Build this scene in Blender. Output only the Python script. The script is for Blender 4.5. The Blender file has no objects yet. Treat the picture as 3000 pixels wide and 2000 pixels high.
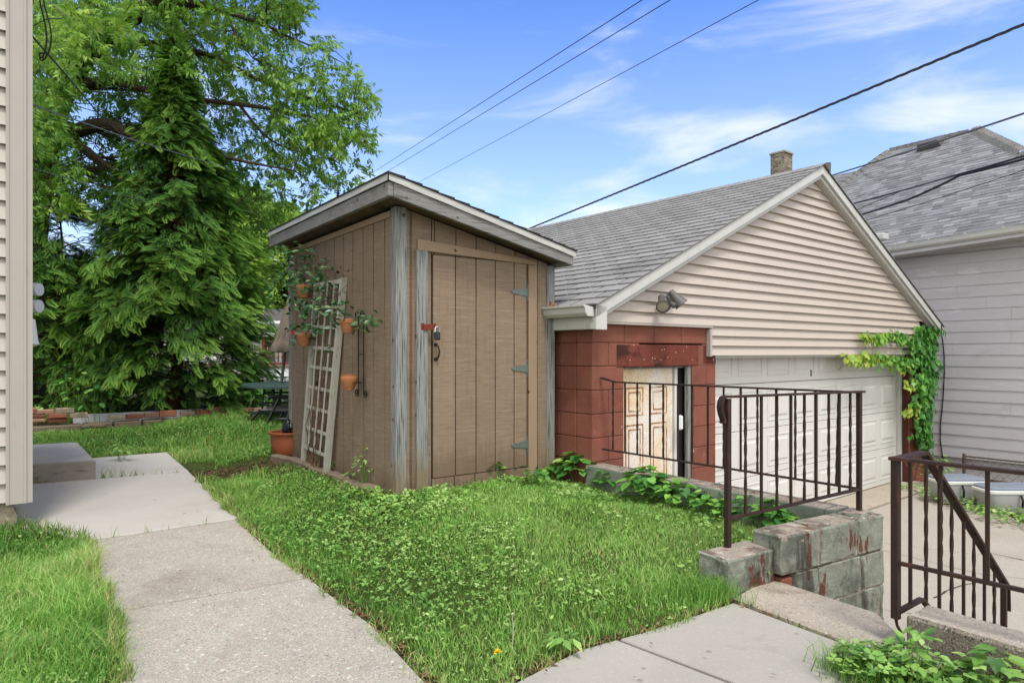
import bpy, bmesh, math, random
import numpy as np
from mathutils import Vector, Matrix
random.seed(7); RNG = np.random.default_rng(11)
C = bpy.context.scene.collection
scene = bpy.context.scene

# ---------------------------------------------------------------- camera, sky, sun, exposure
F, CX, HY, H = 1960.0, 1500.0, 1032.0, 1.22      # focal length and horizon in photo pixels, eye height over the path
cd = bpy.data.cameras.new("camera"); cam = bpy.data.objects.new("camera", cd); C.objects.link(cam)
cam.location = (0, 0, H); cam.rotation_euler = (math.radians(90), 0, 0)
cd.sensor_width = 36; cd.lens = 36 * F / 3000; cd.shift_y = (HY - 1000) / 3000
cd.clip_start = .05; cd.clip_end = 2000
scene.camera = cam
SUN_EL, SUN_AZ = math.radians(62), math.radians(163)   # azimuth clockwise from +Y: behind the camera, left
wd = bpy.data.worlds.new("World"); scene.world = wd; wd.use_nodes = True
nt = wd.node_tree; nt.nodes.clear()
out = nt.nodes.new('ShaderNodeOutputWorld'); bg = nt.nodes.new('ShaderNodeBackground')
sky = nt.nodes.new('ShaderNodeTexSky'); sky.sky_type = 'NISHITA'; sky.sun_disc = False
sky.sun_elevation = SUN_EL; sky.sun_rotation = SUN_AZ
sky.altitude = 200; sky.air_density = 1.0; sky.dust_density = .1; sky.ozone_density = 5.0
hs = nt.nodes.new('ShaderNodeHueSaturation'); hs.inputs['Saturation'].default_value = 1.2; hs.inputs['Value'].default_value = 1.1; hs.inputs['Hue'].default_value = .512
tc = nt.nodes.new('ShaderNodeTexCoord'); mp = nt.nodes.new('ShaderNodeMapping')
mp.inputs['Rotation'].default_value = (0.1, .25, .5); mp.inputs['Scale'].default_value = (1.1, 1.6, 4.2); mp.inputs['Location'].default_value = (3.3, 1.7, .4)
n1 = nt.nodes.new('ShaderNodeTexNoise'); n1.inputs['Scale'].default_value = 2.3; n1.inputs['Detail'].default_value = 9; n1.inputs['Roughness'].default_value = .55; n1.inputs['Distortion'].default_value = .5
r1 = nt.nodes.new('ShaderNodeMapRange'); r1.interpolation_type = 'SMOOTHSTEP'
r1.inputs['From Min'].default_value = .47; r1.inputs['From Max'].default_value = .74; r1.inputs['To Max'].default_value = .85
sep = nt.nodes.new('ShaderNodeSeparateXYZ')
r2 = nt.nodes.new('ShaderNodeMapRange'); r2.inputs['From Min'].default_value = .50; r2.inputs['From Max'].default_value = .02
r2.inputs['To Min'].default_value = 0; r2.inputs['To Max'].default_value = .46
ad = nt.nodes.new('ShaderNodeMath'); ad.operation = 'MAXIMUM'; ad.use_clamp = True
ad2 = nt.nodes.new('ShaderNodeMath'); ad2.operation = 'MULTIPLY_ADD'; ad2.use_clamp = True; ad2.inputs[1].default_value = .75
mx = nt.nodes.new('ShaderNodeMix'); mx.data_type = 'RGBA'; mx.inputs[7].default_value = (4.2, 4.35, 4.6, 1)
L = nt.links.new
L(tc.outputs['Generated'], mp.inputs['Vector']); L(mp.outputs[0], n1.inputs['Vector']); L(n1.outputs[0], r1.inputs[0])
L(tc.outputs['Generated'], sep.inputs[0]); L(sep.outputs[2], r2.inputs[0])
r3 = nt.nodes.new('ShaderNodeMapRange'); r3.interpolation_type = 'SMOOTHSTEP'   # added white fill behind the camera and overhead, unseen, for soft light
r3.inputs['From Min'].default_value = .30; r3.inputs['From Max'].default_value = -.15; r3.inputs['To Max'].default_value = .9
mxx = nt.nodes.new('ShaderNodeMath'); mxx.operation = 'MAXIMUM'
L(sep.outputs[1], r3.inputs[0])
L(r1.outputs[0], ad2.inputs[0]); L(r2.outputs[0], ad2.inputs[2]); L(ad2.outputs[0], mxx.inputs[0]); L(r3.outputs[0], mxx.inputs[1])
L(sky.outputs[0], hs.inputs['Color']); L(hs.outputs[0], mx.inputs[6]); L(ad2.outputs[0], mx.inputs[0])
mx2 = nt.nodes.new('ShaderNodeMix'); mx2.data_type = 'RGBA'; mx2.inputs[7].default_value = (7.6, 7.75, 7.9, 1)
L(r3.outputs[0], mx2.inputs[0]); L(mx.outputs[2], mx2.inputs[6])
L(mx2.outputs[2], bg.inputs[0]); L(bg.outputs[0], out.inputs[0])
bg.inputs[1].default_value = .125
sd = bpy.data.lights.new("sun", 'SUN'); sun = bpy.data.objects.new("sun", sd); C.objects.link(sun)
sd.energy = 1.5; sd.angle = math.radians(13); sd.color = (1, .97, .93)
sdir = Vector((math.sin(SUN_AZ) * math.cos(SUN_EL), math.cos(SUN_AZ) * math.cos(SUN_EL), math.sin(SUN_EL)))
sun.rotation_euler = sdir.to_track_quat('Z', 'Y').to_euler()
scene.view_settings.view_transform = 'Standard'; scene.view_settings.look = 'None'
scene.view_settings.exposure = 1.05; scene.view_settings.gamma = 1.0
scene.render.engine = 'CYCLES'
scene.cycles.max_bounces = 8; scene.cycles.diffuse_bounces = 4; scene.cycles.transparent_max_bounces = 4
scene.cycles.use_denoising = True

# ---------------------------------------------------------------- measuring helpers (photo measurements -> world metres)
def P(px, py, Y): return Vector(((px - CX) / F * Y, Y, H - (py - HY) / F * Y))
def G(px, py, z=0.0):
    Y = (H - z) * F / (py - HY); return Vector(((px - CX) / F * Y, Y, z))
def RPl(px, py, Pt, d):            # ray with a vertical plane through Pt along horizontal d -> (s, world z)
    r = (px - CX) / F
    s = (r * Pt[1] - Pt[0]) / (d[0] - r * d[1]); Y = Pt[1] + s * d[1]
    return s, H - (py - HY) / F * Y
def RP3(px, py, O, n):             # ray with any plane -> point
    v = Vector(((px - CX) / F, 1, -(py - HY) / F)); c = Vector((0, 0, H))
    return c + v * ((Vector(O) - c).dot(n) / v.dot(n))

# ---------------------------------------------------------------- object helpers
ORG = {}
def tag(o, label=None, cat=None, group=None, kind=None):
    if label: o["label"] = label
    if cat: o["category"] = cat
    if group: o["group"] = group
    if kind: o["kind"] = kind
    return o
def thing(name, label, cat, loc=(0, 0, 0), group=None):
    o = bpy.data.objects.new(name, None); C.objects.link(o); o.location = loc
    o.empty_display_size = .1; ORG[o.name] = Vector(loc); return tag(o, label, cat, group)
def link_mesh(name, me, V, mat, parent=None):
    V = np.asarray(V, dtype=np.float64)
    org = Vector(((V[:, 0].min() + V[:, 0].max()) / 2, (V[:, 1].min() + V[:, 1].max()) / 2, V[:, 2].min()))
    me.transform(Matrix.Translation(-org))
    if isinstance(mat, (list, tuple)):
        for m in mat: me.materials.append(m)
    else: me.materials.append(mat)
    o = bpy.data.objects.new(name, me); C.objects.link(o)
    ORG[o.name] = org
    if parent is not None:
        o.parent = parent; o.location = org - ORG[parent.name]
    else: o.location = org
    return o
_clouds = {}
def rough(o, levels=4, strength=.008, size=.08):
    if size not in _clouds:
        t = bpy.data.textures.new("clouds", 'CLOUDS'); t.noise_scale = size; t.noise_depth = 4; _clouds[size] = t
    m = o.modifiers.new("fine", 'SUBSURF'); m.subdivision_type = 'SIMPLE'; m.levels = m.render_levels = levels
    m = o.modifiers.new("worn", 'DISPLACE'); m.texture = _clouds[size]; m.strength = strength; m.mid_level = .55; m.texture_coords = 'LOCAL'
def copy_thing(root, loc, label, rz=0.0):
    r = root.copy(); C.objects.link(r); r.location = loc; r.rotation_euler = (0, 0, rz); r["label"] = label
    for ch in [c for c in bpy.data.objects if c.parent == root]:
        c = ch.copy(); C.objects.link(c); c.parent = r
        for g in [q for q in bpy.data.objects if q.parent == ch]:
            d = g.copy(); C.objects.link(d); d.parent = c
    return r

class MB:
    """collects shapes; build() links them as one mesh object; 'r' is written per vertex as attribute rnd"""
    def __init__(self): self.V = []; self.Fa = []; self.R = []; self.M = []; self.r = .5; self.m = 0; self.smooth = False
    def add(self, vs, fs):
        b = len(self.V); self.V += [tuple(v) for v in vs]; self.R += [self.r] * len(vs)
        self.Fa += [tuple(b + i for i in f) for f in fs]; self.M += [self.m] * len(fs)
    def hexa(self, p):   # 8 corners: bottom 0-3 ccw, top 4-7
        self.add(p, [(0, 3, 2, 1), (4, 5, 6, 7), (0, 1, 5, 4), (1, 2, 6, 5), (2, 3, 7, 6), (3, 0, 4, 7)])
    def box(self, o, u, v, w):   # corner + 3 edge vectors
        o, u, v, w = Vector(o), Vector(u), Vector(v), Vector(w)
        if u.cross(v).dot(w) < 0: u, v = v, u
        self.hexa([o, o + u, o + u + v, o + v, o + w, o + u + w, o + u + v + w, o + v + w])
    def cbox(self, o, u, v, w, c=.004):   # box with chamfered edges along u direction ends & tops (outer frame inset)
        o, u, v, w = Vector(o), Vector(u), Vector(v), Vector(w)
        if u.cross(v).dot(w) < 0: u, v = v, u
        U, Vv, W = u.normalized() * c, v.normalized() * c, w.normalized() * c
        bm = []
        pts = []
        for sx in (0, 1):
            for sy in (0, 1):
                for sz in (0, 1):
                    base = o + u * sx + v * sy + w * sz
                    du = U * (1 - 2 * sx); dv = Vv * (1 - 2 * sy); dw = W * (1 - 2 * sz)
                    pts += [base + dv + dw, base + du + dw, base + du + dv]   # on faces x, y, z
        idx = lambda sx, sy, sz, k: (sx * 4 + sy * 2 + sz) * 3 + k
        fs = []
        for s in (0, 1):
            a = [idx(s, 0, 0, 0), idx(s, 1, 0, 0), idx(s, 1, 1, 0), idx(s, 0, 1, 0)]; fs.append(a if s else a[::-1])
            a = [idx(0, s, 0, 1), idx(0, s, 1, 1), idx(1, s, 1, 1), idx(1, s, 0, 1)]; fs.append(a if s else a[::-1])
            a = [idx(0, 0, s, 2), idx(1, 0, s, 2), idx(1, 1, s, 2), idx(0, 1, s, 2)]; fs.append(a if s else a[::-1])
        for i in (0, 1):
            for j in (0, 1):
                fs.append([idx(i, j, 0, 0), idx(i, j, 1, 0), idx(i, j, 1, 1), idx(i, j, 0, 1)])
                fs.append([idx(i, 0, j, 0), idx(i, 1, j, 0), idx(i, 1, j, 2), idx(i, 0, j, 2)])
                fs.append([idx(0, i, j, 1), idx(1, i, j, 1), idx(1, i, j, 2), idx(0, i, j, 2)])
                for k in (0, 1): fs.append([idx(i, j, k, 0), idx(i, j, k, 1), idx(i, j, k, 2)])
        self.add(pts, fs)
    def prism(self, poly, d):    # planar polygon (list of points) extruded by d
        d = Vector(d); n = len(poly); p = [Vector(q) for q in poly]
        self.add(p + [q + d for q in p], [tuple(range(n))[::-1], tuple(range(n, 2 * n))] + [(i, (i + 1) % n, n + (i + 1) % n, n + i) for i in range(n)])
    def tube(self, pts, r, seg=8, closed=False, flat=None):
        pts = [Vector(p) for p in pts]; n = len(pts); rr = r if isinstance(r, (list, tuple)) else [r] * n
        vs = []; prev = None
        for i, p in enumerate(pts):
            a = pts[i - 1] if i else (pts[-1] if closed else p); b = pts[(i + 1) % n] if (i < n - 1 or closed) else p
            t = (b - a).normalized() if (b - a).length > 1e-9 else Vector((0, 0, 1))
            if prev is None:
                prev = t.cross(Vector((0, 0, 1)));
                if prev.length < .1: prev = t.cross(Vector((1, 0, 0)))
                prev.normalize()
            e1 = (prev - t * prev.dot(t)).normalized(); prev = e1; e2 = t.cross(e1)
            for k in range(seg):
                an = 2 * math.pi * k / seg
                q = e1 * math.cos(an) * rr[i] + e2 * math.sin(an) * rr[i] * (flat or 1)
                vs.append(p + q)
        fs = [(i * seg + k, i * seg + (k + 1) % seg, ((i + 1) % n) * seg + (k + 1) % seg, ((i + 1) % n) * seg + k) for i in range(n if closed else n - 1) for k in range(seg)]
        if not closed: fs += [tuple(range(seg))[::-1], tuple((n - 1) * seg + k for k in range(seg))]
        self.add(vs, fs)
    def lathe(self, c, prof, seg=28, axis=None):   # prof: list of (radius, z)
        c = Vector(c); ax = Vector(axis).normalized() if axis else Vector((0, 0, 1))
        q = Vector((0, 0, 1)).rotation_difference(ax)
        vs = []; n = len(prof)
        for (r, z) in prof:
            for k in range(seg):
                a = 2 * math.pi * k / seg; vs.append(c + q @ Vector((r * math.cos(a), r * math.sin(a), z)))
        self.add(vs, [(i * seg + k, i * seg + (k + 1) % seg, (i + 1) * seg + (k + 1) % seg, (i + 1) * seg + k) for i in range(n - 1) for k in range(seg)])
    def build(self, name, mat, parent=None, smooth=False, bevel=0, angle=35):
        me = bpy.data.meshes.new(name); me.from_pydata(self.V, [], self.Fa); me.update()
        a = me.attributes.new("rnd", 'FLOAT', 'POINT'); a.data.foreach_set("value", np.array(self.R, dtype=np.float32))
        if any(self.M): me.polygons.foreach_set("material_index", np.array(self.M, dtype=np.int32))
        o = link_mesh(name, me, self.V, mat, parent)
        if smooth:
            me.polygons.foreach_set("use_smooth", np.ones(len(me.polygons), dtype=bool))
            try: me.set_sharp_from_angle(angle=math.radians(angle))
            except Exception: pass
        if bevel:
            m = o.modifiers.new("bevel", 'BEVEL'); m.width = bevel; m.segments = 2; m.limit_method = 'ANGLE'; m.angle_limit = math.radians(40)
        return o

def np_mesh(name, V, T, R, mat, parent=None, smooth=False):
    """V (n,3) T (m,3) triangle mesh from numpy arrays"""
    V = np.asarray(V, dtype=np.float32); T = np.asarray(T, dtype=np.int32)
    me = bpy.data.meshes.new(name); me.vertices.add(len(V)); me.vertices.foreach_set("co", V.ravel())
    me.loops.add(T.size); me.loops.foreach_set("vertex_index", T.ravel())
    me.polygons.add(len(T)); me.polygons.foreach_set("loop_start", np.arange(0, T.size, 3, dtype=np.int32))
    me.polygons.foreach_set("loop_total", np.full(len(T), 3, dtype=np.int32))
    if smooth: me.polygons.foreach_set("use_smooth", np.ones(len(T), dtype=bool))
    me.update(calc_edges=True)
    a = me.attributes.new("rnd", 'FLOAT', 'POINT'); a.data.foreach_set("value", np.asarray(R, dtype=np.float32))
    return link_mesh(name, me, V, mat, parent)

def frames(D, N):
    """rows D: forward (y axis), N: approx normal (z axis) -> rotation (m,3,3) columns x,y,z"""
    D = D / np.linalg.norm(D, axis=1, keepdims=True)
    X = np.cross(D, N); X /= (np.linalg.norm(X, axis=1, keepdims=True) + 1e-9)
    Z = np.cross(X, D)
    return np.stack([X, D, Z], axis=2)
def scatter(tv, tf, pos, D, N, S, rnd=None, rjit=.0):
    """place template (tv verts, tf tris) at pos with forward D, normal N, scale S"""
    m = len(pos); Rm = frames(D, N); S = np.broadcast_to(np.asarray(S, dtype=float), (m,))
    V = np.einsum('mij,kj->mki', Rm, tv) * S[:, None, None] + pos[:, None, :]
    T = tf[None] + (np.arange(m) * len(tv))[:, None, None]
    r = RNG.random(m) if rnd is None else rnd
    R = np.repeat(r, len(tv))
    return V.reshape(-1, 3), T.reshape(-1, 3), R
def merge(parts):
    Vs, Ts, Rs = [], [], []; b = 0
    for V, T, R in parts:
        Vs.append(V); Ts.append(T + b); Rs.append(R); b += len(V)
    return np.concatenate(Vs), np.concatenate(Ts), np.concatenate(Rs)
def rdir(m, up=0.0, spread=1.0):
    v = RNG.normal(size=(m, 3)) * spread; v[:, 2] += up
    return v / np.linalg.norm(v, axis=1, keepdims=True)

# leaf templates (length 1 along +y)
def tmpl_lance(w=.17, droop=.12):
    v = np.array([(0, 0, 0), (0, .5, -.03), (0, 1, -droop), (-w, .42, .035), (w, .42, .035)], float)
    return v, np.array([(0, 4, 1), (4, 2, 1), (0, 1, 3), (1, 2, 3)])
def tmpl_outline(pts, cz=-.06, c=(0, .4)):
    v = [(c[0], c[1], cz)] + [(x, y, z) for x, y, z in pts]; n = len(pts)
    return np.array(v, float), np.array([(0, i + 1, (i + 1) % n + 1) for i in range(n)])
HEART = tmpl_outline([(0, .08, 0), (.3, -.08, .03), (.5, .15, .05), (.46, .5, .04), (.24, .8, 0), (0, 1.05, -.1), (-.24, .8, 0), (-.46, .5, .04), (-.5, .15, .05), (-.3, -.08, .03)])
OVAL = tmpl_outline([(0, 0, 0), (.22, .2, .03), (.28, .5, .04), (.17, .8, 0), (0, 1, -.08), (-.17, .8, 0), (-.28, .5, .04), (-.22, .2, .03)])
IVY = tmpl_outline([(0, .05, 0), (.28, -.1, 0), (.42, .2, .02), (.62, .42, -.03), (.3, .55, .02), (.2, .78, .01), (0, 1.08, -.08), (-.2, .78, .01), (-.3, .55, .02), (-.62, .42, -.03), (-.42, .2, .02), (-.28, -.1, 0)])
CLOVER = (lambda q: q)(None)
def _clover():
    vs, ts = [], []
    for k in range(3):
        a = math.radians(120 * k); c, s = math.cos(a), math.sin(a); b = len(vs)
        for x, y, z in [(0, 0, 0), (.3, .35, .06), (.26, .75, .08), (0, .68, .03), (-.26, .75, .08), (-.3, .35, .06)]:
            vs.append((x * c - y * s, x * s + y * c, z))
        ts += [(b, b + 1, b + 2), (b, b + 2, b + 3), (b, b + 3, b + 4), (b, b + 4, b + 5)]
    return np.array(vs), np.array(ts)
CLOVER = _clover()

# ---------------------------------------------------------------- materials
def srgb(c):
    if isinstance(c, str): c = tuple(int(c[i:i + 2], 16) / 255 for i in (0, 2, 4))
    return tuple((x / 12.92 if x <= .04045 else ((x + .055) / 1.055) ** 2.4) for x in c) + (1,)
def pm(name, col, var=.12, vs=6, vsc=(1, 1, 1), rough=.8, metal=0, layers=(), bump=None, rnd=0, rcol=None, spec=.3, leaf=0, coat=0):
    """principled material: base colour * noise, then layers
       ('n', colour, scale, (sx,sy,sz), lo, hi, fac)  noise patches; ('v', colour, scale, thr, fac)  voronoi specks
       ('z', colour, z0, z1, fac)   object-height mask with noise; ('s', n...) """
    m = bpy.data.materials.new(name); m.use_nodes = True; t = m.node_tree; N = t.nodes; Lk = t.links.new
    N.clear(); o = N.new('ShaderNodeOutputMaterial'); b = N.new('ShaderNodeBsdfPrincipled')
    tcn = N.new('ShaderNodeTexCoord')
    def mapped(sc):
        q = N.new('ShaderNodeMapping'); q.inputs['Scale'].default_value = sc; Lk(tcn.outputs['Object'], q.inputs[0]); return q.outputs[0]
    def noise(sc, s, det=6, ro=.6):
        q = N.new('ShaderNodeTexNoise'); q.inputs['Scale'].default_value = s; q.inputs['Detail'].default_value = det; q.inputs['Roughness'].default_value = ro
        Lk(mapped(sc), q.inputs['Vector']); return q.outputs[0]
    def rng(src, a, bb, c, d, smooth=True):
        q = N.new('ShaderNodeMapRange'); q.inputs['From Min'].default_value = a; q.inputs['From Max'].default_value = bb
        q.inputs['To Min'].default_value = c; q.inputs['To Max'].default_value = d
        if smooth: q.interpolation_type = 'SMOOTHSTEP'
        Lk(src, q.inputs[0]); return q.outputs[0]
    def math_(op, a, bb):
        q = N.new('ShaderNodeMath'); q.operation = op
        for i, x in enumerate((a, bb)):
            if isinstance(x, (int, float)): q.inputs[i].default_value = x
            else: Lk(x, q.inputs[i])
        return q.outputs[0]
    def mix(fac, a, bb, mode='MIX'):
        q = N.new('ShaderNodeMix'); q.data_type = 'RGBA'; q.blend_type = mode
        for i, x in ((0, fac), (6, a), (7, bb)):
            if isinstance(x, (int, float, tuple)): q.inputs[i].default_value = x
            else: Lk(x, q.inputs[i])
        return q.outputs[2]
    base = srgb(col); cur = base
    if rcol is not None:
        at = N.new('ShaderNodeAttribute'); at.attribute_name = 'rnd'
        rp = N.new('ShaderNodeValToRGB'); e = rp.color_ramp.elements
        cols = [srgb(c) for c in rcol]
        while len(e) < len(cols): e.new(.5)
        for i, c in enumerate(cols): e[i].position = i / (len(cols) - 1); e[i].color = c
        Lk(at.outputs['Fac'], rp.inputs[0]); cur = rp.outputs[0]
    if var:
        n = rng(noise(vsc, vs), .25, .75, 1 - var, 1 + var, False)
        cc = N.new('ShaderNodeCombineColor'); [Lk(n, cc.inputs[i]) for i in range(3)]
        cur = mix(1.0, cur, cc.outputs[0], 'MULTIPLY')
    if rnd:
        at = N.new('ShaderNodeAttribute'); at.attribute_name = 'rnd'
        n = rng(at.outputs['Fac'], 0, 1, 1 - rnd, 1 + rnd, False)
        cc = N.new('ShaderNodeCombineColor'); [Lk(n, cc.inputs[i]) for i in range(3)]
        cur = mix(1.0, cur, cc.outputs[0], 'MULTIPLY')
    for ly in layers:
        if ly[0] == 'n':
            _, c, s, sc, lo, hi, fac = ly
            cur = mix(rng(noise(sc, s, 8, .62), lo, hi, 0, fac), cur, srgb(c))
        elif ly[0] == 'v':
            _, c, s, thr, fac = ly
            q = N.new('ShaderNodeTexVoronoi'); q.inputs['Scale'].default_value = s; Lk(tcn.outputs['Object'], q.inputs['Vector'])
            sp = N.new('ShaderNodeSeparateColor'); Lk(q.outputs['Color'], sp.inputs[0])
            k = math_('MULTIPLY', math_('GREATER_THAN', sp.outputs[0], thr), rng(q.outputs['Distance'], .25, .5, fac, 0))
            cur = mix(k, cur, srgb(c))
        elif ly[0] == 'z':
            _, c, z0, z1, fac = ly
            sx = N.new('ShaderNodeSeparateXYZ'); Lk(tcn.outputs['Object'], sx.inputs[0])
            zz = math_('ADD', sx.outputs[2], math_('MULTIPLY', math_('SUBTRACT', noise((3, 3, .6), 6), .5), abs(z1 - z0) * 1.6))
            cur = mix(rng(zz, z0, z1, fac, 0), cur, srgb(c))
    if isinstance(cur, tuple): b.inputs['Base Color'].default_value = cur
    else: Lk(cur, b.inputs['Base Color'])
    b.inputs['Roughness'].default_value = rough; b.inputs['Metallic'].default_value = metal
    b.inputs['Specular IOR Level'].default_value = spec
    if coat: b.inputs['Coat Weight'].default_value = coat
    hsum = None
    if bump:
        for (s, sc, amp) in bump:      # amp in metres
            h = math_('MULTIPLY', noise(sc, s, 6), amp)
            hsum = h if hsum is None else math_('ADD', hsum, h)
        bn = N.new('ShaderNodeBump'); bn.inputs['Strength'].default_value = 1; bn.inputs['Distance'].default_value = 1
        Lk(hsum, bn.inputs['Height']); Lk(bn.outputs[0], b.inputs['Normal'])
    if leaf:
        tr = N.new('ShaderNodeBsdfTranslucent'); ms = N.new('ShaderNodeMixShader'); ms.inputs[0].default_value = leaf
        if isinstance(cur, tuple): tr.inputs[0].default_value = cur
        else:
            Lk(mix(1.0, cur, (1.0, 1.08, .62, 1), 'MULTIPLY'), tr.inputs[0])
        Lk(b.outputs[0], ms.inputs[1]); Lk(tr.outputs[0], ms.inputs[2]); Lk(ms.outputs[0], o.inputs[0])
    else: Lk(b.outputs[0], o.inputs[0])
    return m

X1 = (1, 1, 1)
MT = {}
MT['vinyl'] = pm('beige_vinyl', 'aba298', .05, 1.2, rough=.55, layers=[('n', '8f8478', 2.2, (1, 1, 3), .56, .78, .35)], bump=[(90, (1, 1, 6), .0006)])
MT['vinyl_trim'] = pm('beige_vinyl_trim', 'a39a90', .04, 2, rough=.5, layers=[('n', '7d746a', 6, (3, 3, .6), .6, .8, .4)])
MT['gable'] = pm('pink_beige_siding', 'b0a497', .05, 1.5, rough=.55, layers=[('n', 'a8978a', 1.6, (1, 1, 2.5), .55, .8, .4)], bump=[(70, (1, 1, 8), .0006)])
MT['white_trim'] = pm('dull_white_aluminium', 'b5b4ac', .06, 4, rough=.45, layers=[('n', '80806f', 5, (2, 2, 1), .55, .78, .5)])
MT['white_paint'] = pm('white_door_paint', 'c5c2ba', .03, 3, rough=.45, layers=[('n', 'a39a88', 1.4, (1, 1, 1), .55, .8, .35), ('z', 'a89d86', 2.05, 1.72, .75)])
MT['red_block'] = pm('red_painted_block', '7a4b3c', .16, 4, rough=.85, spec=.2, layers=[('n', '4f2820', 2.6, (1, 1, 1.4), .52, .74, .45), ('n', '8f4b3c', 5, X1, .56, .7, .5), ('v', '3a1d18', 230, .72, .75), ('v', '9a5a48', 200, .8, .5), ('n', 'c9bfb2', 11, (1, 1, .5), .685, .70, .85)], bump=[(160, X1, .0035), (45, X1, .002)], rnd=.07)
MT['lintel'] = pm('red_lintel', '6b392d', .2, 5, rough=.9, spec=.15, layers=[('n', '33211c', 4, (1, 1, 1.5), .48, .66, .85), ('v', 'd6ccc0', 75, .985, .9)], bump=[(110, X1, .006)])
MT['mortar'] = pm('red_mortar', '4d261d', .1)
MT['shingle'] = pm('grey_three_tab_shingle', '84827e', .12, 30, rough=.95, spec=.15, rnd=.10, layers=[('v', 'b5b1ab', 420, .80, .7), ('v', '2c2a29', 380, .76, .7), ('n', '4d4a46', .8, X1, .52, .75, .4)], bump=[(350, X1, .0012)])
MT['arch_shingle'] = pm('blended_grey_shingle', '7d7c7e', .06, 25, rough=.95, spec=.15, rcol=['656464', '6d6c6c', '747373', '7b7a7a', '868585'], layers=[('v', 'a9a8a7', 260, .82, .4), ('v', '4a494a', 240, .8, .4)])
MT['ridge_cap'] = pm('pale_grey_ridge_cap', '8f8c86', .1, 20, rough=.9, rnd=.1)
MT['dark_roof'] = pm('dark_shingle_edge', '34322f', .2, 30, rough=.95, rnd=.2)
MT['t111'] = pm('brown_rough_sawn_panel', '82705d', .08, 3, (1, 1, 1), rough=.9, spec=.15, rnd=.06,
    layers=[('n', '5a4a3b', 6, (1.2, 1.2, 28), .50, .66, .42), ('n', 'a3917a', 4, (1.0, 1.0, 26), .52, .68, .38), ('n', '6b5946', 5, (9, 9, .5), .54, .68, .4), ('n', '5f4c3b', 1.3, (1, 1, 1.4), .50, .78, .4), ('z', '5c4a38', .0, .28, .55)], bump=[(9, (1.2, 1.2, 42), .002), (40, (3, 3, 30), .001)])
MT['trim_brown'] = pm('brown_painted_trim', '8f7962', .07, 5, (3, 3, 1), rough=.8, spec=.2, layers=[('n', '59493a', 8, (10, 10, .7), .58, .75, .6), ('v', '2d241c', 26, .985, .9)], bump=[(12, (10, 10, .8), .0012)])
MT['grey_wood'] = pm('weathered_grey_wood', '84847f', .16, 5, (14, 14, .8), rough=.9, spec=.15,
    layers=[('n', '4a4946', 7, (16, 16, .5), .49, .62, .9), ('n', 'b1b0ad', 6, (22, 22, .8), .56, .7, .6), ('v', '3b3630', 22, .975, .8), ('z', '74603f', .14, .42, .7)], bump=[(8, (18, 18, .6), .004), (30, (18, 18, 1), .002)])
MT['grey_wood_h'] = pm('weathered_grey_board', '7f7c78', .14, 5, (.8, .8, 12), rough=.9, spec=.15,
    layers=[('n', '4a463f', 7, (.8, .8, 20), .48, .68, .85), ('n', 'a6a4a0', 6, (1, 1, 26), .56, .72, .55), ('n', '3a342d', 2.2, (1, 1, 1.5), .58, .72, .5), ('v', '332d27', 24, .975, .8)], bump=[(8, (.8, .8, 22), .003)])
MT['groove'] = pm('dark_groove', '2e251c', .1)
MT['soffit'] = pm('stained_soffit_wood', '5d4c3a', .2, 6, rough=.9, layers=[('n', '30271f', 5, X1, .48, .68, .8)])
MT['drip'] = pm('white_drip_edge', 'a5a49c', .05, 5, rough=.4, layers=[('n', '7d7c70', 6, X1, .56, .75, .55)])
MT['zinc'] = pm('dull_zinc', '6c766f', .1, 14, rough=.5, metal=.6, layers=[('n', '5a5f56', 22, X1, .55, .7, .6)])
MT['black_iron'] = pm('black_iron', '26241f', .15, 20, rough=.5, metal=.4)
MT['rust_iron'] = pm('rusty_brown_iron', '35261f', .18, 14, rough=.7, metal=.25, layers=[('n', '6a3c26', 9, (1, 1, .5), .52, .72, .8), ('n', '1f1a18', 4, X1, .5, .7, .5)], bump=[(120, X1, .0006)])
MT['rust_red'] = pm('rusty_red_steel', '6e2f1f', .2, 25, rough=.75, metal=.2, layers=[('n', '3c2118', 20, X1, .5, .7, .7)])
MT['steel'] = pm('bright_steel', 'b9bcc0', .05, 8, rough=.25, metal=.9)
MT['black_plastic'] = pm('black_plastic', '17181a', .1, 8, rough=.35, spec=.5)
MT['black_bag'] = pm('black_bin_bag', '0d0e10', .1, 8, rough=.22, spec=.6, bump=[(16, X1, .012)])
MT['terracotta'] = pm('terracotta', '9c6440', .12, 10, rough=.85, layers=[('n', 'c4a184', 9, X1, .58, .72, .6), ('n', '6b4330', 7, X1, .56, .75, .5)])
MT['terra_plastic'] = pm('terracotta_plastic', '8f5033', .05, 6, rough=.55)
MT['agg'] = pm('exposed_aggregate', 'a19b8d', .10, 2.5, rough=.92, spec=.15, layers=[('n', '7f7063', 1.1, X1, .52, .74, .45), ('v', '6e6154', 150, .40, .7), ('v', 'c4baae', 100, .66, .7), ('v', 'a98a74', 85, .88, .7), ('v', '6c6a6a', 58, .95, .75), ('v', 'c9c4bb', 50, .94, .7), ('n', '8a7f72', 7, X1, .5, .7, .4), ('n', '75695c', .8, X1, .54, .72, .45), ('v', '35302b', 170, .93, .85)], bump=[(130, X1, .004), (60, X1, .003)])
MT['slab'] = pm('brushed_concrete', '9b9589', .08, 2.2, rough=.9, spec=.15, layers=[('n', '8e877d', 1.3, X1, .5, .75, .45), ('n', 'b9b4ac', 60, X1, .55, .7, .35), ('v', '6a655e', 30, .988, .6), ('n', '857e74', 4, (1, 1, 1), .58, .72, .4), ('v', '7e786f', 260, .6, .35)], bump=[(220, (1, 1, 1), .0012), (30, (6, 1, 1), .0006)])
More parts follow.
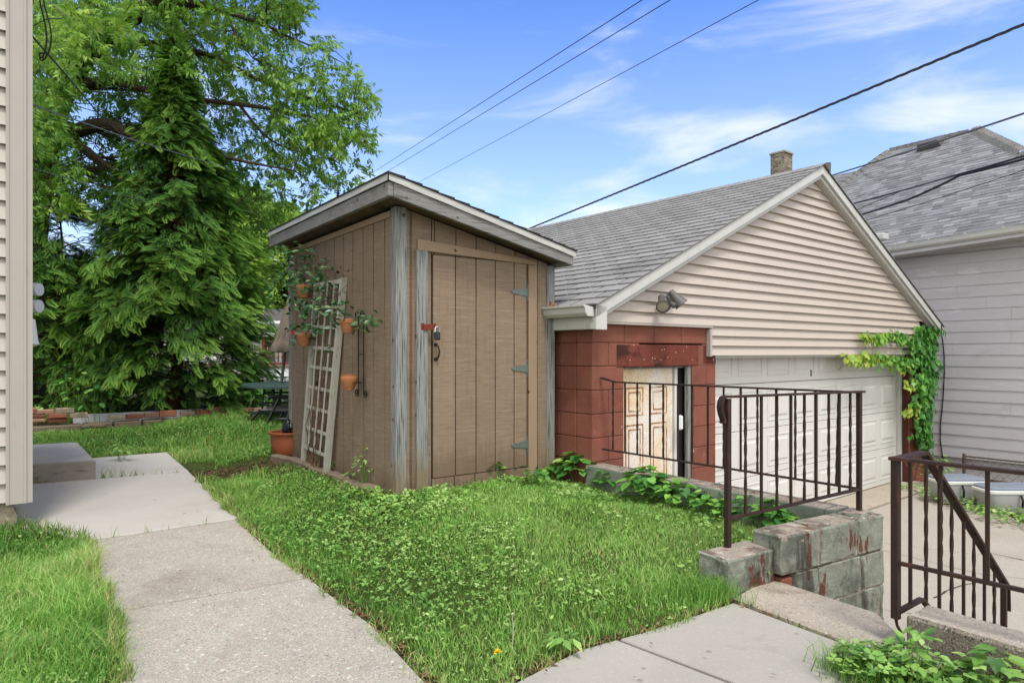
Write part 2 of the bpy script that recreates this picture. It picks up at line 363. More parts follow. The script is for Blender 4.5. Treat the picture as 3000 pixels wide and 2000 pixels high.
MT['slab_lightened'] = pm('lightened_concrete', 'aca69c', .04, 3, rough=.9, spec=.15, layers=[('n', '9b948a', 1.6, X1, .52, .75, .45), ('v', '8e877d', 240, .7, .3), ('v', '6a655e', 30, .99, .6)], bump=[(220, X1, .0012)])  # tone lightened to make up for light the house blocks
MT['slab_side'] = pm('rough_concrete_side', '8a8277', .1, 8, rough=.95, layers=[('n', '4f4a43', 8, (1, 1, 5), .5, .7, .6)], bump=[(90, (1, 1, 2), .004)])
MT['old_conc'] = pm('old_pitted_concrete', 'a29787', .1, 5, rough=.95, spec=.1, layers=[('n', '6c6153', 2.4, X1, .52, .7, .6), ('v', '4e463c', 110, .86, .8), ('v', 'cabfae', 90, .8, .6), ('n', '5b6b3c', 5, X1, .68, .76, .5)], bump=[(120, X1, .005), (30, X1, .004)])
MT['block_grey'] = pm('coarse_grey_block', '7d7567', .12, 8, rough=.95, spec=.1, layers=[('v', '29261f', 105, .86, .9), ('v', '3a362c', 210, .75, .8), ('v', 'b5aa96', 150, .6, .7), ('n', '3b372e', 60, X1, .56, .66, .8), ('n', '5a5247', 3, X1, .5, .7, .5)], bump=[(150, X1, .008)])
MT['green_block'] = pm('peeling_green_block', '7b7e70', .1, 5, rough=.92, spec=.12, rnd=.05,
    layers=[('n', '4f5148', 3, (1, 1, .6), .44, .64, .8), ('n', '9a9a8a', 10, X1, .52, .66, .45), ('n', '4a473d', 13, (1, 1, .6), .54, .66, .6), ('v', '3a3b34', 150, .78, .6), ('n', '5c3024', 5.2, (1.5, 1.5, .5), .58, .60, .9), ('n', '35302a', 4.1, (2, 2, .35), .55, .68, .8), ('n', 'c0bcae', 8, (1, 1, 1), .70, .72, .7)], bump=[(130, X1, .004), (25, X1, .003)])
MT['green_plain'] = pm('painted_green_grey_block', '757b6d', .12, 5, rough=.92, spec=.12, rnd=.05, layers=[('n', '565a4e', 3, (1, 1, .6), .44, .66, .75), ('v', '4c5046', 300, .80, .6), ('n', '8f8778', 7, X1, .6, .7, .6)], bump=[(130, X1, .004), (25, X1, .003)])
MT['green_top'] = pm('worn_block_top', '93887a', .14, 7, rough=.95, spec=.1, layers=[('n', '5b4f45', 5, X1, .46, .60, .85), ('n', '7d4f3c', 9, X1, .56, .64, .7), ('n', 'b8ae9f', 14, X1, .56, .66, .7), ('n', '8a9383', 3, X1, .58, .66, .6), ('v', '37302a', 80, .88, .8)], bump=[(90, X1, .006), (20, X1, .006)])
MT['soil'] = pm('dark_soil', '4b3e2e', .25, 12, rough=1, spec=.05, layers=[('n', '6d4e30', 3.2, X1, .5, .62, .8), ('v', '8a7355', 70, .8, .7), ('v', '241c14', 90, .7, .7)], bump=[(60, X1, .012)])
MT['lawn_soil'] = pm('soil_under_grass', '3d4a22', .2, 6, rough=1, spec=.05, layers=[('n', '55452f', 2.1, X1, .58, .7, .7), ('v', '2c3618', 60, .6, .7)], bump=[(50, X1, .012)])
MT['mulch'] = pm('bark_mulch', '4a3527', .3, 10, rough=1, rcol=['2e211a', '5d412e', '7a5a41', '3b2a20', '8d6f53'])
MT['drive'] = pm('driveway_concrete', '9c9488', .07, 1.5, rough=.92, spec=.12, layers=[('n', '8b7c6c', .9, X1, .5, .75, .5), ('v', '6e6154', 130, .85, .5), ('v', 'cdbfae', 120, .8, .5)], bump=[(120, X1, .002)])
MT['crack'] = pm('dark_joint', '3c352b', .2, 10, rough=1)
MT['brick'] = pm('weathered_brick', '8c5645', .15, 14, rough=.93, spec=.1, rcol=['8a5444', '9b6350', 'a1907c', '8f8271', '6f3f34', 'a78672', '7b4a3d', '99897a'], layers=[('n', '4a4033', 7, X1, .54, .72, .6), ('v', '3a302a', 90, .85, .7)], bump=[(60, X1, .004)])
MT['kerb'] = pm('old_kerb_stone', '766856', .14, 7, rough=.95, layers=[('n', '4e4435', 4, X1, .5, .7, .6), ('n', '52603a', 6, X1, .66, .74, .5)], bump=[(60, X1, .006)])
MT['neighbour'] = pm('grey_lap_siding', 'b3afad', .05, 1.2, (1, 1, 4), rough=.8, layers=[('n', 'c8c4c2', 1.6, (1, 1, 4), .58, .66, .5), ('n', '8a8482', 1.4, (1, 1, 2), .55, .75, .4)], bump=[(14, (1, 1, 22), .0012)])
MT['bark'] = pm('grey_brown_bark', '4d4336', .2, 8, (4, 4, 1), rough=1, spec=.05, layers=[('n', '2a241c', 9, (6, 6, 1), .5, .64, .85), ('n', '75695a', 7, (5, 5, 1.2), .58, .7, .5)], bump=[(9, (7, 7, 1.2), .03)])
MT['bark_red'] = pm('reddish_cedar_bark', '54392a', .2, 8, (6, 6, 1), rough=1, spec=.05, layers=[('n', '2b1e16', 9, (8, 8, .8), .5, .64, .8)], bump=[(9, (9, 9, 1), .012)])
MT['vine_wood'] = pm('dry_vine_wood', '6b5442', .2, 12, rough=.95)
MT['maple'] = pm('tree_leaf', '5a8a2a', .1, 3, rough=.5, spec=.35, rcol=['31541d', '4f7828', '6f9636', '93b046', 'b6ca66'], leaf=.42)
MT['cedar'] = pm('cedar_spray', '3f7a34', .1, 3, rough=.6, spec=.25, rcol=['1f381c', '3a5e28', '608c38', '8fb34a', 'b8d074'], leaf=.38)
MT['grass'] = pm('grass_blade', '4f8a2a', .22, 1.1, rough=.5, spec=.3, rcol=['3c6124', '588634', '77a448', '96ba5c', 'b8cf84', 'b0a270'], leaf=.38)
MT['weed'] = pm('broad_weed_leaf', '6aa83a', .14, 1.5, rough=.45, spec=.35, rcol=['3f652c', '5c863c', '7ba44e', '99ba60', 'b9cf88'], leaf=.35)
MT['hosta'] = pm('heart_leaf', '4d8f38', .14, 10, rough=.5, spec=.3, rcol=['2a5226', '3f7232', '5a8f3c', '80ad4c', 'a6c864'], leaf=.3)
MT['ivy'] = pm('ivy_leaf', '4f9a30', .12, 8, rough=.4, spec=.4, rcol=['1f4a1e', '33682a', '4c8434', '6f9f3c', '97b044', 'aeb24c'], leaf=.3)
MT['honey'] = pm('dark_vine_leaf', '2f6a38', .12, 8, rough=.35, spec=.5, rcol=['1c3a20', '2a4f2a', '3d6438', '5f8048', '8f9a60'], leaf=.2)
MT['green_metal'] = pm('dark_green_metal', '34453f', .06, 5, rough=.45, spec=.4)
MT['sling'] = pm('grey_sling_fabric', '9a9894', .06, 60, rough=.85)
MT['umb'] = pm('faded_umbrella_cloth', '71675a', .15, 7, (4, 4, 1), rough=.95, layers=[('n', '6a5a47', 5, (3, 3, .6), .5, .7, .5)], bump=[(9, (6, 6, .8), .02)])
MT['red_rail'] = pm('red_brown_railing', '6b2f27', .12, 8, rough=.7)
MT['white_wall'] = pm('white_painted_wall', 'c9cacb', .04, 3, rough=.7)
MT['bright'] = pm('white_render', 'd5d3cf', .04, 3, rough=.8)
MT['trellis'] = pm('flaking_white_wood', 'aca798', .1, 8, (6, 6, 1), rough=.85, layers=[('n', '7b7a62', 6, (6, 6, .8), .52, .68, .7), ('n', '5e4d3c', 9, (5, 5, 1), .62, .7, .6)])
MT['fallen'] = pm('fallen_leaf', '8a5a35', .2, 9, rough=.9, rcol=['8a4f2a', 'a9713f', '6b4a30', 'b9835a'])
MT['glass_meter'] = pm('pale_meter_cover', 'b9bcbb', .08, 14, rough=.2, spec=.6)
MT['lens'] = pm('lamp_lens', 'a59c8b', .15, 30, rough=.3, spec=.5)
MT['lamp_grey'] = pm('grey_lamp_shell', '56524e', .08, 10, rough=.5)
MT['cable'] = pm('black_cable', '1d1d1e', .1, 12, rough=.5)
MT['cable_grey'] = pm('grey_cable', '55585a', .1, 12, rough=.5)
MT['pole_wood'] = pm('old_pole_wood', '6f665a', .15, 8, rough=.9)
MT['tub'] = pm('grey_tub_plastic', '9b9a96', .08, 3, rough=.5, layers=[('n', '7d7b76', 3, X1, .5, .7, .5)])
MT['tub_lid'] = pm('blue_grey_canvas', '727883', .1, 5, rough=.8)
MT['tub_rim'] = pm('pale_plastic_rim', 'c9c8bf', .04, 5, rough=.4)
MT['chain'] = pm('rusty_chain_wire', '5b5147', .15, 30, rough=.6, metal=.4)
MT['chimney'] = pm('yellowed_brick', '7d7060', .15, 10, rough=.95, rcol=['63584a', '8d8069', '453c33', 'a0937c', '564b40'])
MT['chim_mortar'] = pm('pale_mortar', '8f8878', .1, 10)
MT['rust_door'] = pm('rust_stained_door', 'd2ccbf', .03, 5, rough=.5, layers=[('n', 'd3b478', 1.5, (1.5, 1.5, .8), .40, .60, .6), ('n', 'b5803c', 3.2, (1.2, 1.2, 1), .54, .68, .5), ('v', 'b06a2c', 70, .7, .55), ('v', 'a05a20', 110, .75, .5)])
MT['rust_line'] = pm('rust_streak', '9a6330', .2, 12, rough=.7, layers=[('n', 'cfc2b2', 6, X1, .5, .62, .8)])
MT['flower_pink'] = pm('pink_petal', 'd0506a', .1, 20, rough=.5, leaf=.3)
MT['flower_yellow'] = pm('yellow_petal', 'e8c81e', .08, 20, rough=.5)
MT['pvc'] = pm('grey_white_box', 'cfd0cf', .03, 10, rough=.4)
MT['dark'] = pm('dark_shade', '1b1714', .1)
MT['blue'] = pm('blue_plastic', '2f6fa8', .08, 10, rough=.4)
# ================================================================ plan geometry
d1 = Vector((.7773, .6291, 0)); d2 = Vector((-.6291, .7773, 0))          # along the garage front, and away from the camera
GC = Vector((.6774, 5.65, 0))                                           # left front corner of the garage
sF = Vector((.809, .588, 0)); sS = Vector((-.588, .809, 0)); SC = Vector((-.867, 5.0, 0))   # shed front / side, near corner
UP = Vector((0, 0, 1))
def zz(v, z): return Vector((v[0], v[1], z))

def in_poly(x, y, poly):
    c = np.zeros(np.shape(x), bool); n = len(poly)
    for i in range(n):
        x1, y1 = poly[i][:2]; x2, y2 = poly[(i + 1) % n][:2]
        if y1 == y2: continue
        k = ((y1 > y) != (y2 > y)) & (x < (x2 - x1) * (y - y1) / (y2 - y1) + x1); c ^= k
    return c
def poly_dist(x, y, poly):
    d = np.full(np.shape(x), 1e9); n = len(poly)
    for i in range(n):
        ax, ay = poly[i][:2]; bx, by = poly[(i + 1) % n][:2]; ex, ey = bx - ax, by - ay; l2 = ex * ex + ey * ey + 1e-12
        t = np.clip(((x - ax) * ex + (y - ay) * ey) / l2, 0, 1)
        d = np.minimum(d, np.hypot(x - ax - t * ex, y - ay - t * ey))
    return d
g2 = lambda px, py, z=0.0: tuple(G(px, py, z)[:2])
walkL = [g2(262, 1584), g2(697, 1521), g2(735, 1560), g2(816, 1633), g2(912, 1696), g2(1000, 1765), g2(1084, 1824), g2(1250, 2000), (-.12, 2.05), (.05, 1.6), (.05, .2), (-1.55, .2), (-1.5, 1.8), g2(357, 2000), g2(338, 1830), g2(318, 1760), g2(262, 1660)]
slab1 = [g2(697, 1519), g2(553, 1382), g2(30, 1424), g2(-60, 1440), g2(48, 1542), g2(80, 1545), g2(262, 1582)]
slab2 = [g2(552, 1380), g2(488, 1325), g2(200, 1348), g2(-40, 1366), g2(28, 1422)]
walkR = [g2(2149, 1764), g2(2050, 1797), g2(1888, 1850), g2(1696, 1903), g2(1505, 2000), (-.08, 2.05), (.055, 1.6), (.055, .2), (1.9, .2), (1.75, 1.3), g2(2470, 2060), g2(2530, 1968), g2(2583, 1926)]
landing = [g2(2152, 1754), g2(2200, 1725), g2(2272, 1704), g2(2425, 1753), g2(2574, 1802), (1.66, 2.83), (1.60, 2.74), (1.74, 2.52), g2(2587, 1920)]
paths = [walkL, slab1, slab2, walkR, landing]
# boundary between the yard and the sunken driveway
RW_a, RW_b = Vector((.62, 5.60, 0)), Vector((2.06, 3.86, 0))
RW = [Vector((.76, 5.72, 0)), Vector((2.15, 4.00, 0))]                    # outer (driveway) line of the retaining wall
yard_edge = [(3.4, -60), (3.4, .3), (2.05, 2.15), (1.62, 2.80), (1.50, 3.05), (1.34, 3.36), (1.36, 3.56), (2.04, 4.00), (.70, 5.66), (3.9, 9.6), (3.9, 200)]
yard = yard_edge + [(-250, 200), (-250, -60)]
def zg(x, y):
    """height of the yard surface"""
    x = np.asarray(x, float); y = np.asarray(y, float)
    dR = poly_dist(x, y, walkL); dC = poly_dist(x, y, walkR); dS = poly_dist(x, y, slab1); d = np.minimum(np.minimum(dR, dC), np.minimum(dS, poly_dist(x, y, slab2)))
    d = np.minimum(d, poly_dist(x, y, landing))
    right = (x - (-.867)) * .809 + (y - 5.0) * .588 + .9      # > 0 towards the shed and everything right of it
    w = np.clip(right / .8, 0, 1); w = w * w * (3 - 2 * w)
    rwd = poly_dist(x, y, [(.70, 5.66), (2.08, 3.95), (2.08, 3.96)])
    rise = .17 * np.clip(d / 1.15, 0, 1) * (1 - .42 * np.clip(1.25 - rwd / .7, 0, 1))
    back = np.clip(d / 2.0, 0, 1) * .06
    z = -.012 + w * rise + (1 - w) * back
    z = z + .006 * np.sin(x * 5.1 + 1.3 * y) * np.clip(d * 3, 0, 1)
    for p in paths: z = np.where(in_poly(x, y, p), -.03, z)
    return z
def zgf(x, y): return float(zg(np.array([x]), np.array([y]))[0])

# ================================================================ ground
def grid_mesh(name, x0, x1, y0, y1, st, inside, mat, zf):
    xs = np.arange(x0, x1 + st / 2, st); ys = np.arange(y0, y1 + st / 2, st)
    X, Y = np.meshgrid(xs, ys); Z = zf(X, Y)
    Vv = np.stack([X.ravel(), Y.ravel(), Z.ravel()], 1); nx, ny = len(xs), len(ys)
    cx, cy = (X[:-1, :-1] + st / 2).ravel(), (Y[:-1, :-1] + st / 2).ravel()
    i = (np.arange(ny - 1)[:, None] * nx + np.arange(nx - 1)[None]).ravel()
    k = inside(cx, cy); i = i[k]
    T = np.concatenate([np.stack([i, i + 1, i + nx + 1], 1), np.stack([i, i + nx + 1, i + nx], 1)])
    used, inv = np.unique(T, return_inverse=True)
    return np_mesh(name, Vv[used], inv.reshape(T.shape), np.full(len(used), .5), mat, smooth=True)
near_box = [(-10, -1), (5, -1), (5, 15), (-10, 15)]
yard_near = grid_mesh("lawn_ground", -10, 5, -1, 15, .08, lambda x, y: in_poly(x, y, yard), MT['lawn_soil'], zg); tag(yard_near, "soil of the lawn beneath the grass", "ground", kind="structure")
# distant ground: low field reaching the horizon, and raised yard beyond the fine grid
mb = MB()
for q in ([(-250, -60), (3.4, -60), (3.4, -1), (-10, -1), (-10, 15), (-250, 15)], [(-250, 15), (3.9, 15), (3.9, 220), (-250, 220)]):
    mb.add([(x, y, .045) for x, y in q], [tuple(range(len(q)))])
tag(mb.build("ground", MT['lawn_soil']), "flat ground beyond the yard reaching the horizon", "ground", kind="structure")
ZD = -.73
mb = MB(); mb.add([(.2, -60, ZD - .012), (300, -60, ZD - .012), (300, 300, ZD - .012), (.2, 300, ZD - .012)], [(0, 1, 2, 3)])
tag(mb.build("lower_ground", MT['soil']), "lower ground beside the driveway", "ground", kind="structure")

def slab_poly(name, poly, z0, z1, mat, parent=None, inset=.006):
    mb = MB(); c = sum((Vector(p) for p in [(*q[:2], 0) for q in poly]), Vector()) / len(poly)
    top = []; 
    area = sum(poly[i][0] * poly[(i + 1) % len(poly)][1] - poly[(i + 1) % len(poly)][0] * poly[i][1] for i in range(len(poly)))
    pl = list(poly) if area > 0 else list(poly)[::-1]; n = len(pl)
    ring = []
    for i in range(n):
        a, b, cc = Vector((*pl[i - 1][:2], 0)), Vector((*pl[i][:2], 0)), Vector((*pl[(i + 1) % n][:2], 0))
        e1 = (b - a).normalized(); e2 = (cc - b).normalized(); nn = Vector((-(e1 + e2).y, (e1 + e2).x, 0))
        nn = nn.normalized() if nn.length > 1e-6 else Vector((-e1.y, e1.x, 0))
        ring.append((b, nn))
    vs = [zz(b, z0) for b, _ in ring] + [zz(b, z1 - inset) for b, _ in ring] + [zz(b + nn * inset, z1) for b, nn in ring]
    fs = [tuple(range(n))[::-1]] + [(i, (i + 1) % n, n + (i + 1) % n, n + i) for i in range(n)] + [(n + i, n + (i + 1) % n, 2 * n + (i + 1) % n, 2 * n + i) for i in range(n)] + [tuple(range(2 * n, 3 * n))]
    mb.add(vs, fs); return mb.build(name, mat, parent)
def split_line(poly, a, b, gap=.012):     # cut polygon in two with a joint
    a, b = Vector((*a[:2], 0)), Vector((*b[:2], 0)); n = Vector((-(b - a).y, (b - a).x, 0)).normalized()
    outp = []
    for sgn in (1, -1):
        res = []; m = len(poly)
        for i in range(m):
            p, q = Vector((*poly[i][:2], 0)), Vector((*poly[(i + 1) % m][:2], 0))
            fp, fq = sgn * (p - a).dot(n) - gap / 2, sgn * (q - a).dot(n) - gap / 2
            if fp >= 0: res.append(tuple(p[:2]))
            if fp * fq < 0: t = fp / (fp - fq); r = p.lerp(q, t); res.append(tuple(r[:2]))
        outp.append(res)
    return outp
a1, a2 = split_line(walkL, g2(300, 1797), g2(905, 1690), .022)
for i, q in enumerate((a1, a2)): tag(slab_poly("path", q, -.12, 0, MT['agg']), ["far panel of the pebbly aggregate walk beside the smooth slab", "near panel of the pebbly aggregate walk at the bottom left"][i] if True else "", "path", kind="structure")
tag(slab_poly("path", slab1, -.12, .006, MT['slab_lightened']), "smooth pale concrete slab beside the house corner", "path", kind="structure")
tag(slab_poly("path", slab2, -.12, .006, MT['slab_lightened']), "far smooth concrete slab beside the raised step", "path", kind="structure")
b1, b2 = split_line(walkR, g2(1817, 1873), g2(2050, 1962), .02)
for i, q in enumerate((b1, b2)): tag(slab_poly("path", q, -.12, .0, MT['slab']), "smooth concrete walk panel in the bottom right", "path", kind="structure")
tag(slab_poly("landing", landing, -.2, .012, MT['old_conc'], inset=.012), "pitted concrete landing at the top of the steps", "path", kind="structure")
mb = MB()
def jstrip(a, b, w=.03):
    a, b = Vector((*a, -.016)), Vector((*b, -.016)); n = Vector((-(b - a).y, (b - a).x, 0)).normalized() * w / 2; mb.add([a - n, b - n, b + n, a + n], [(0, 1, 2, 3)])
jstrip(g2(345, 1789), g2(880, 1695)); jstrip(g2(1830, 1878), g2(2080, 1976)); jstrip(g2(262, 1583), g2(697, 1520)); jstrip(g2(2152, 1759), g2(2585, 1922)); jstrip(g2(200, 1410), g2(552, 1381))
tag(mb.build("joint_dirt", MT['crack']), "dark dirt filling the joints of the walks", "dirt", kind="structure")
# raised concrete step at the house wall
st_a = G(280, 1403, .006); stz = .19
q0 = Vector((st_a.x, st_a.y, 0)); dS_ = (Vector((*g2(92, 1418), 0)) - q0).normalized()
pR = G(228, 1296, stz); pFt = G(280, 1349, stz)
back = (Vector((pR.x, pR.y, 0)) - Vector((pFt.x, pFt.y, 0)));
q1 = q0 + back; q2 = q1 + dS_ * 1.9; q3 = q0 + dS_ * 1.9
tag(slab_poly("concrete_step", [q0[:2], q1[:2], q2[:2], q3[:2]], -.02, stz, MT['slab_side'], inset=.015), "raised concrete doorstep block beside the siding house corner", "step")
stp = bpy.data.objects["concrete_step"]; stp.data.materials.append(MT['slab_lightened'])
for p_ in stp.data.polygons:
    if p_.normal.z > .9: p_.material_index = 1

# driveway
def drive_poly(name, pts, z, mat, kind="structure", label="", cat="driveway", th=.03):
    return tag(slab_poly(name, pts, z - th, z, mat), label, cat, kind=kind)
dp = [tuple((GC + d1 * s + d2 * (-t))[:2]) for s, t in ((1.0, .42), (6.75, .42), (6.75, 9), (1.0, 9))]
dA = [(1.35, 5.6), tuple((GC + d1 * 1.55 + d2 * -.32)[:2]), tuple((GC + d1 * 7.3 + d2 * -.32)[:2]), g2(2990, 1530, ZD), (14, 6), (14, -6), (2.2, -6), (2.2, 2.2), (1.3, 3.2), (2.3, 3.9)]
j1a, j1b = g2(2590, 1590, ZD), g2(3000, 1640, ZD)
q1_, q2_ = split_line(dA, j1a, j1b, .02)
for i, q in enumerate((q1_, q2_)): drive_poly("driveway", q, ZD, MT['drive'], label="worn beige concrete driveway panel below the wall")
# apron in front of the garage door
ap = [tuple((GC + d1 * 1.2 + d2 * .3)[:2]), tuple((GC + d1 * 1.2 + d2 * -.30)[:2]), tuple((GC + d1 * 6.85 + d2 * -.30)[:2]), tuple((GC + d1 * 6.85 + d2 * .3)[:2])]
tag(slab_poly("garage_apron", ap, ZD - .05, ZD + .045, MT['old_conc'], inset=.03), "cracked concrete apron below the garage door", "driveway", kind="structure")
# driveway cracks with weeds are thin recess strips
mb = MB()
def crack(pxs, w=.007):
    pts = [Vector((*g2(x, y, ZD), ZD + .004)) for x, y in pxs]
    full = []
    for a, b in zip(pts[:-1], pts[1:]):
        k = max(2, int((b - a).length / .08))
        for j in range(k):
            q = a.lerp(b, j / k); full.append(q + Vector((random.uniform(-.012, .012), random.uniform(-.012, .012), 0)))
    full.append(pts[-1])
    for a, b in zip(full[:-1], full[1:]):
        e = (b - a).normalized(); n = Vector((-e.y, e.x, 0)) * w * random.uniform(.5, 1.2) / 2
        mb.add([a - n, b - n, b + n, a + n], [(0, 1, 2, 3)])
crack([(2735, 1750), (2800, 1720), (2850, 1708), (2880, 1700)], .016); crack([(2900, 1620), (3000, 1640)], .016)
crack([(2590, 1612), (2700, 1640), (2800, 1665), (2880, 1682), (3000, 1695)], .005); crack([(2580, 1785), (2620, 1792), (2700, 1800)], .006)
tag(mb.build("driveway_cracks", MT['crack']), "dark cracks crossing the driveway", "crack", kind="structure")

# ================================================================ block walls
def courses(mb, mbm, P0, d, n, L, z0, z1, h=.2032, bl=.4064, openings=(), phase=0, g=.0042, th=.19, c=.006):
    """blocks in rows aligned to z1; n points into the wall"""
    r = 0; zt = z1
    while zt > z0 + .01:
        zb = max(zt - h, z0); off = ((r + phase) % 2) * bl / 2; s = -off; ivs = []
        while s < L:
            a, b = max(s, 0), min(s + bl, L)
            if b - a > .03: ivs.append((a, b))
            s += bl
        for (o0, o1, oz0, oz1) in openings:
            if zb >= oz0 - .02 and zt <= oz1 + .02 or (min(zt, oz1) - max(zb, oz0) > .5 * (zt - zb)):
                nv = []
                for a, b in ivs:
                    if b <= o0 or a >= o1: nv.append((a, b))
                    else:
                        if o0 - a > .03: nv.append((a, o0))
                        if b - o1 > .03: nv.append((o1, b))
                ivs = nv
        for a, b in ivs:
            mb.r = random.random()
            mb.cbox(zz(P0, zb + g / 2) + d * (a + g / 2), d * (b - a - g), n * th, UP * (zt - zb - g), c)
            ia, ib = (.008 if a < .01 else 0), (.008 if b > L - .01 else 0)
            mbm.box(zz(P0, zb) + d * (a + ia) + n * .006, d * (b - a - ia - ib), n * (th - .014), UP * (zt - zb - (.008 if zt > z1 - .01 else 0)))
        zt = zb; r += 1

# ================================================================ garage
gar = thing("garage", "red block garage with beige gable siding and white overhead door", "garage", GC + Vector((0, 0, ZD)))
zc = 1.507; ks = .1113
sD0, sD1 = .399, 1.384; sG0, sG1 = 1.782, 6.62; GW = 7.35
DT = 1.10
mb, mm = MB(), MB()
courses(mb, mm, GC, d1, d2, GW, ZD - .05, zc, openings=((sD0, sD1, ZD - .1, DT), (.70 - .0, .70, 0, 0), (sG0, sG1, ZD - .1, zc + .1), (.61, 1.56, DT, DT + .2032)))
mb.build('wall', MT['red_block'], gar); mm.build('mortar', MT['mortar'], bpy.data.objects['wall']); mb, mm = MB(), MB()
side = Vector(GC) + d2 * .1925
courses(mb, mm, side, d2, d1, 6.6, ZD - .05, zc, phase=1)
wo = mb.build('wall', MT['red_block'], gar); mm.build('mortar', MT['mortar'], wo); mb, mm = MB(), MB()
courses(mb, mm, GC + d1 * GW + d2 * .197, d2, -d1, 6.6, ZD - .05, zc, phase=1)
wo = mb.build('wall', MT['red_block'], gar); mm.build('mortar', MT['mortar'], wo)
# lintel over the small door
mb = MB(); s0 = RPl(1806, 1030, GC, d1)[0]; s1 = RPl(2045, 1030, GC, d1)[0]
mb.cbox(zz(GC, DT - .012) + d1 * .615 - d2 * .008 if False else zz(GC, DT - .01) + d1 * s0 - d2 * .007, d1 * (s1 - s0), d2 * .19, UP * .20, .008); mb.build("lintel", MT['lintel'], gar)
mb = MB(); mb.box(zz(GC, DT) + d1 * (s1 + .004), d1 * (sG0 - s1 - .004), d2 * .185, UP * .19); mb.build("wall", MT['red_block'], gar)
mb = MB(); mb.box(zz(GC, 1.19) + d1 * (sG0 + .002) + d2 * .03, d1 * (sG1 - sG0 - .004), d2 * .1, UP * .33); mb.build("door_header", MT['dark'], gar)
# gable siding
zr, sr, sl = 3.425, 3.724, .474
CH = .0984; SB = 1.19
mb = MB(); z = SB; i = 0; n_off = -.022
def s_lim(z, pad=.0): return sr - (zr - .1 - z) / sl + pad, sr + (zr - .1 - z) / sl - pad
sL = RPl(2075, 1041, GC, d1)[0]; sR = RPl(2687, 1041, GC, d1)[0]
while z < zr - .12:
    zt = min(z + CH, zr - .1)
    lim = lambda q: (max(sL if z < 1.48 else .03, s_lim(q)[0]) , min(sR if z < 1.62 else 7.4, s_lim(q)[1]))
    a0, a1_ = lim(z); b0, b1_ = lim(zt)
    if b1_ - b0 < .01: b0, b1_ = sr - .01, sr + .01
    o1, o2 = -.050, -.020
    mb.r = random.random()
    p = [zz(GC, z) + d1 * a0 + d2 * o1, zz(GC, z) + d1 * a1_ + d2 * o1, zz(GC, zt) + d1 * b1_ + d2 * o2, zz(GC, zt) + d1 * b0 + d2 * o2]
    q = [v + d2 * (.046 if j in (0, 1) else .016) for j, v in enumerate(p)]
    mb.add(p + q, [(0, 1, 2, 3), (7, 6, 5, 4), (0, 4, 5, 1), (1, 5, 6, 2), (3, 2, 6, 7), (0, 3, 7, 4)])
    z = zt; i += 1
mb.build("gable_siding", MT['gable'], gar)
mb = MB()   # backing gable wall
mb.prism([zz(GC, SB + .01) + d1 * sL, zz(GC, SB + .01) + d1 * GW, zz(GC, 1.66) + d1 * GW, zz(GC, zr - .06) + d1 * sr, zz(GC, 1.62) + d1 * .0, zz(GC, 1.49) + d1 * .0, zz(GC, 1.49) + d1 * sL], d2 * .12); mb.build("gable_wall", MT['dark'], gar)
mb = MB()   # J trim along the step in the siding
mb.cbox(zz(GC, 1.462) + d1 * .02 - d2 * .046, d1 * (sL - .0), d2 * .045, UP * .026, .003); mb.build("siding_trim", MT['vinyl_trim'], gar); mb = MB()
mb.cbox(zz(GC, SB - .012) + d1 * (sL - .035) - d2 * .05, d1 * .035, d2 * .05, UP * .27, .003); mb.build("siding_trim", MT['vinyl_trim'], gar); mb = MB()
mb.cbox(zz(GC, SB - .01) + d1 * (sR - .0) - d2 * .05, d1 * .04, d2 * .05, UP * .40, .003)
mb.build("siding_trim", MT['vinyl_trim'], gar)
mb = MB(); mb.box(zz(GC, SB - .028) + d1 * (sL + .12) + d2 * .0, d1 * 4.7, d2 * .03, UP * .03); mb.build("door_head_trim", MT['white_trim'], gar)
# garage roof
RL = 7.2; OH = .14
def roof_pt(s, t, dz=0): return zz(GC, zr - sl * abs(s - sr) + dz) + d1 * s + d2 * t
for sg, name in ((-1, "left"), (1, "right")):
    mb = MB(); e = sr + sg * (sr + .11)
    mb.prism([roof_pt(sr, -OH, -.03), roof_pt(e, -OH, -.03), roof_pt(e, -OH, -.008), roof_pt(sr, -OH, -.008)], d2 * (RL + OH)); mb.build("roof_deck", MT['dark_roof'], gar)
def shingle_rows(mb, O, u, v, n, lims, V, exp=.135, tab=.305, gap=.007, th=.007, offs=(0, .5), lift=0, rnd_w=False, gaps=True, jit=0):
    r = 0; y = 0
    while y < V - .01:
        y1 = min(y + exp, V); l0, l1 = lims(y + (y1 - y) * .5); off = offs[r % len(offs)] * tab; s = math.floor(l0 / tab) * tab - off
        while s < l1:
            w = tab if not rnd_w else random.uniform(.09, .24)
            a, b = max(s, l0), min(s + w, l1)
            if b - a > .01:
                mb.r = random.random(); t_ = th * (1 if not rnd_w else random.choice((.6, 1.2)))
                a_, b_ = a + (gap / 2 if s > l0 else 0), b - (gap / 2 if s + w < l1 else 0)
                j0 = random.uniform(-jit, jit); j1 = j0 + random.uniform(-jit, jit) * .6
                p = [O + u * a_ + v * (y + j0), O + u * b_ + v * (y + j1), O + u * b_ + v * (y1 + .004), O + u * a_ + v * (y1 + .004)]
                h0, h1 = n * (t_ + lift), n * (.001 + lift)
                mb.add([p[0] + h0, p[1] + h0, p[2] + h1, p[3] + h1, p[0], p[1], p[2], p[3]], [(0, 1, 2, 3), (4, 5, 1, 0), (5, 6, 2, 1), (7, 4, 0, 3)])
            s += w
        y = y1; r += 1
e0 = roof_pt(-.11, -OH - .02, 0); vv = (roof_pt(sr, 0, 0) - roof_pt(-.11, 0, 0)); Vl = vv.length; vv.normalize(); nn = d2.cross(vv) * 1.0
if nn.z < 0: nn = -nn
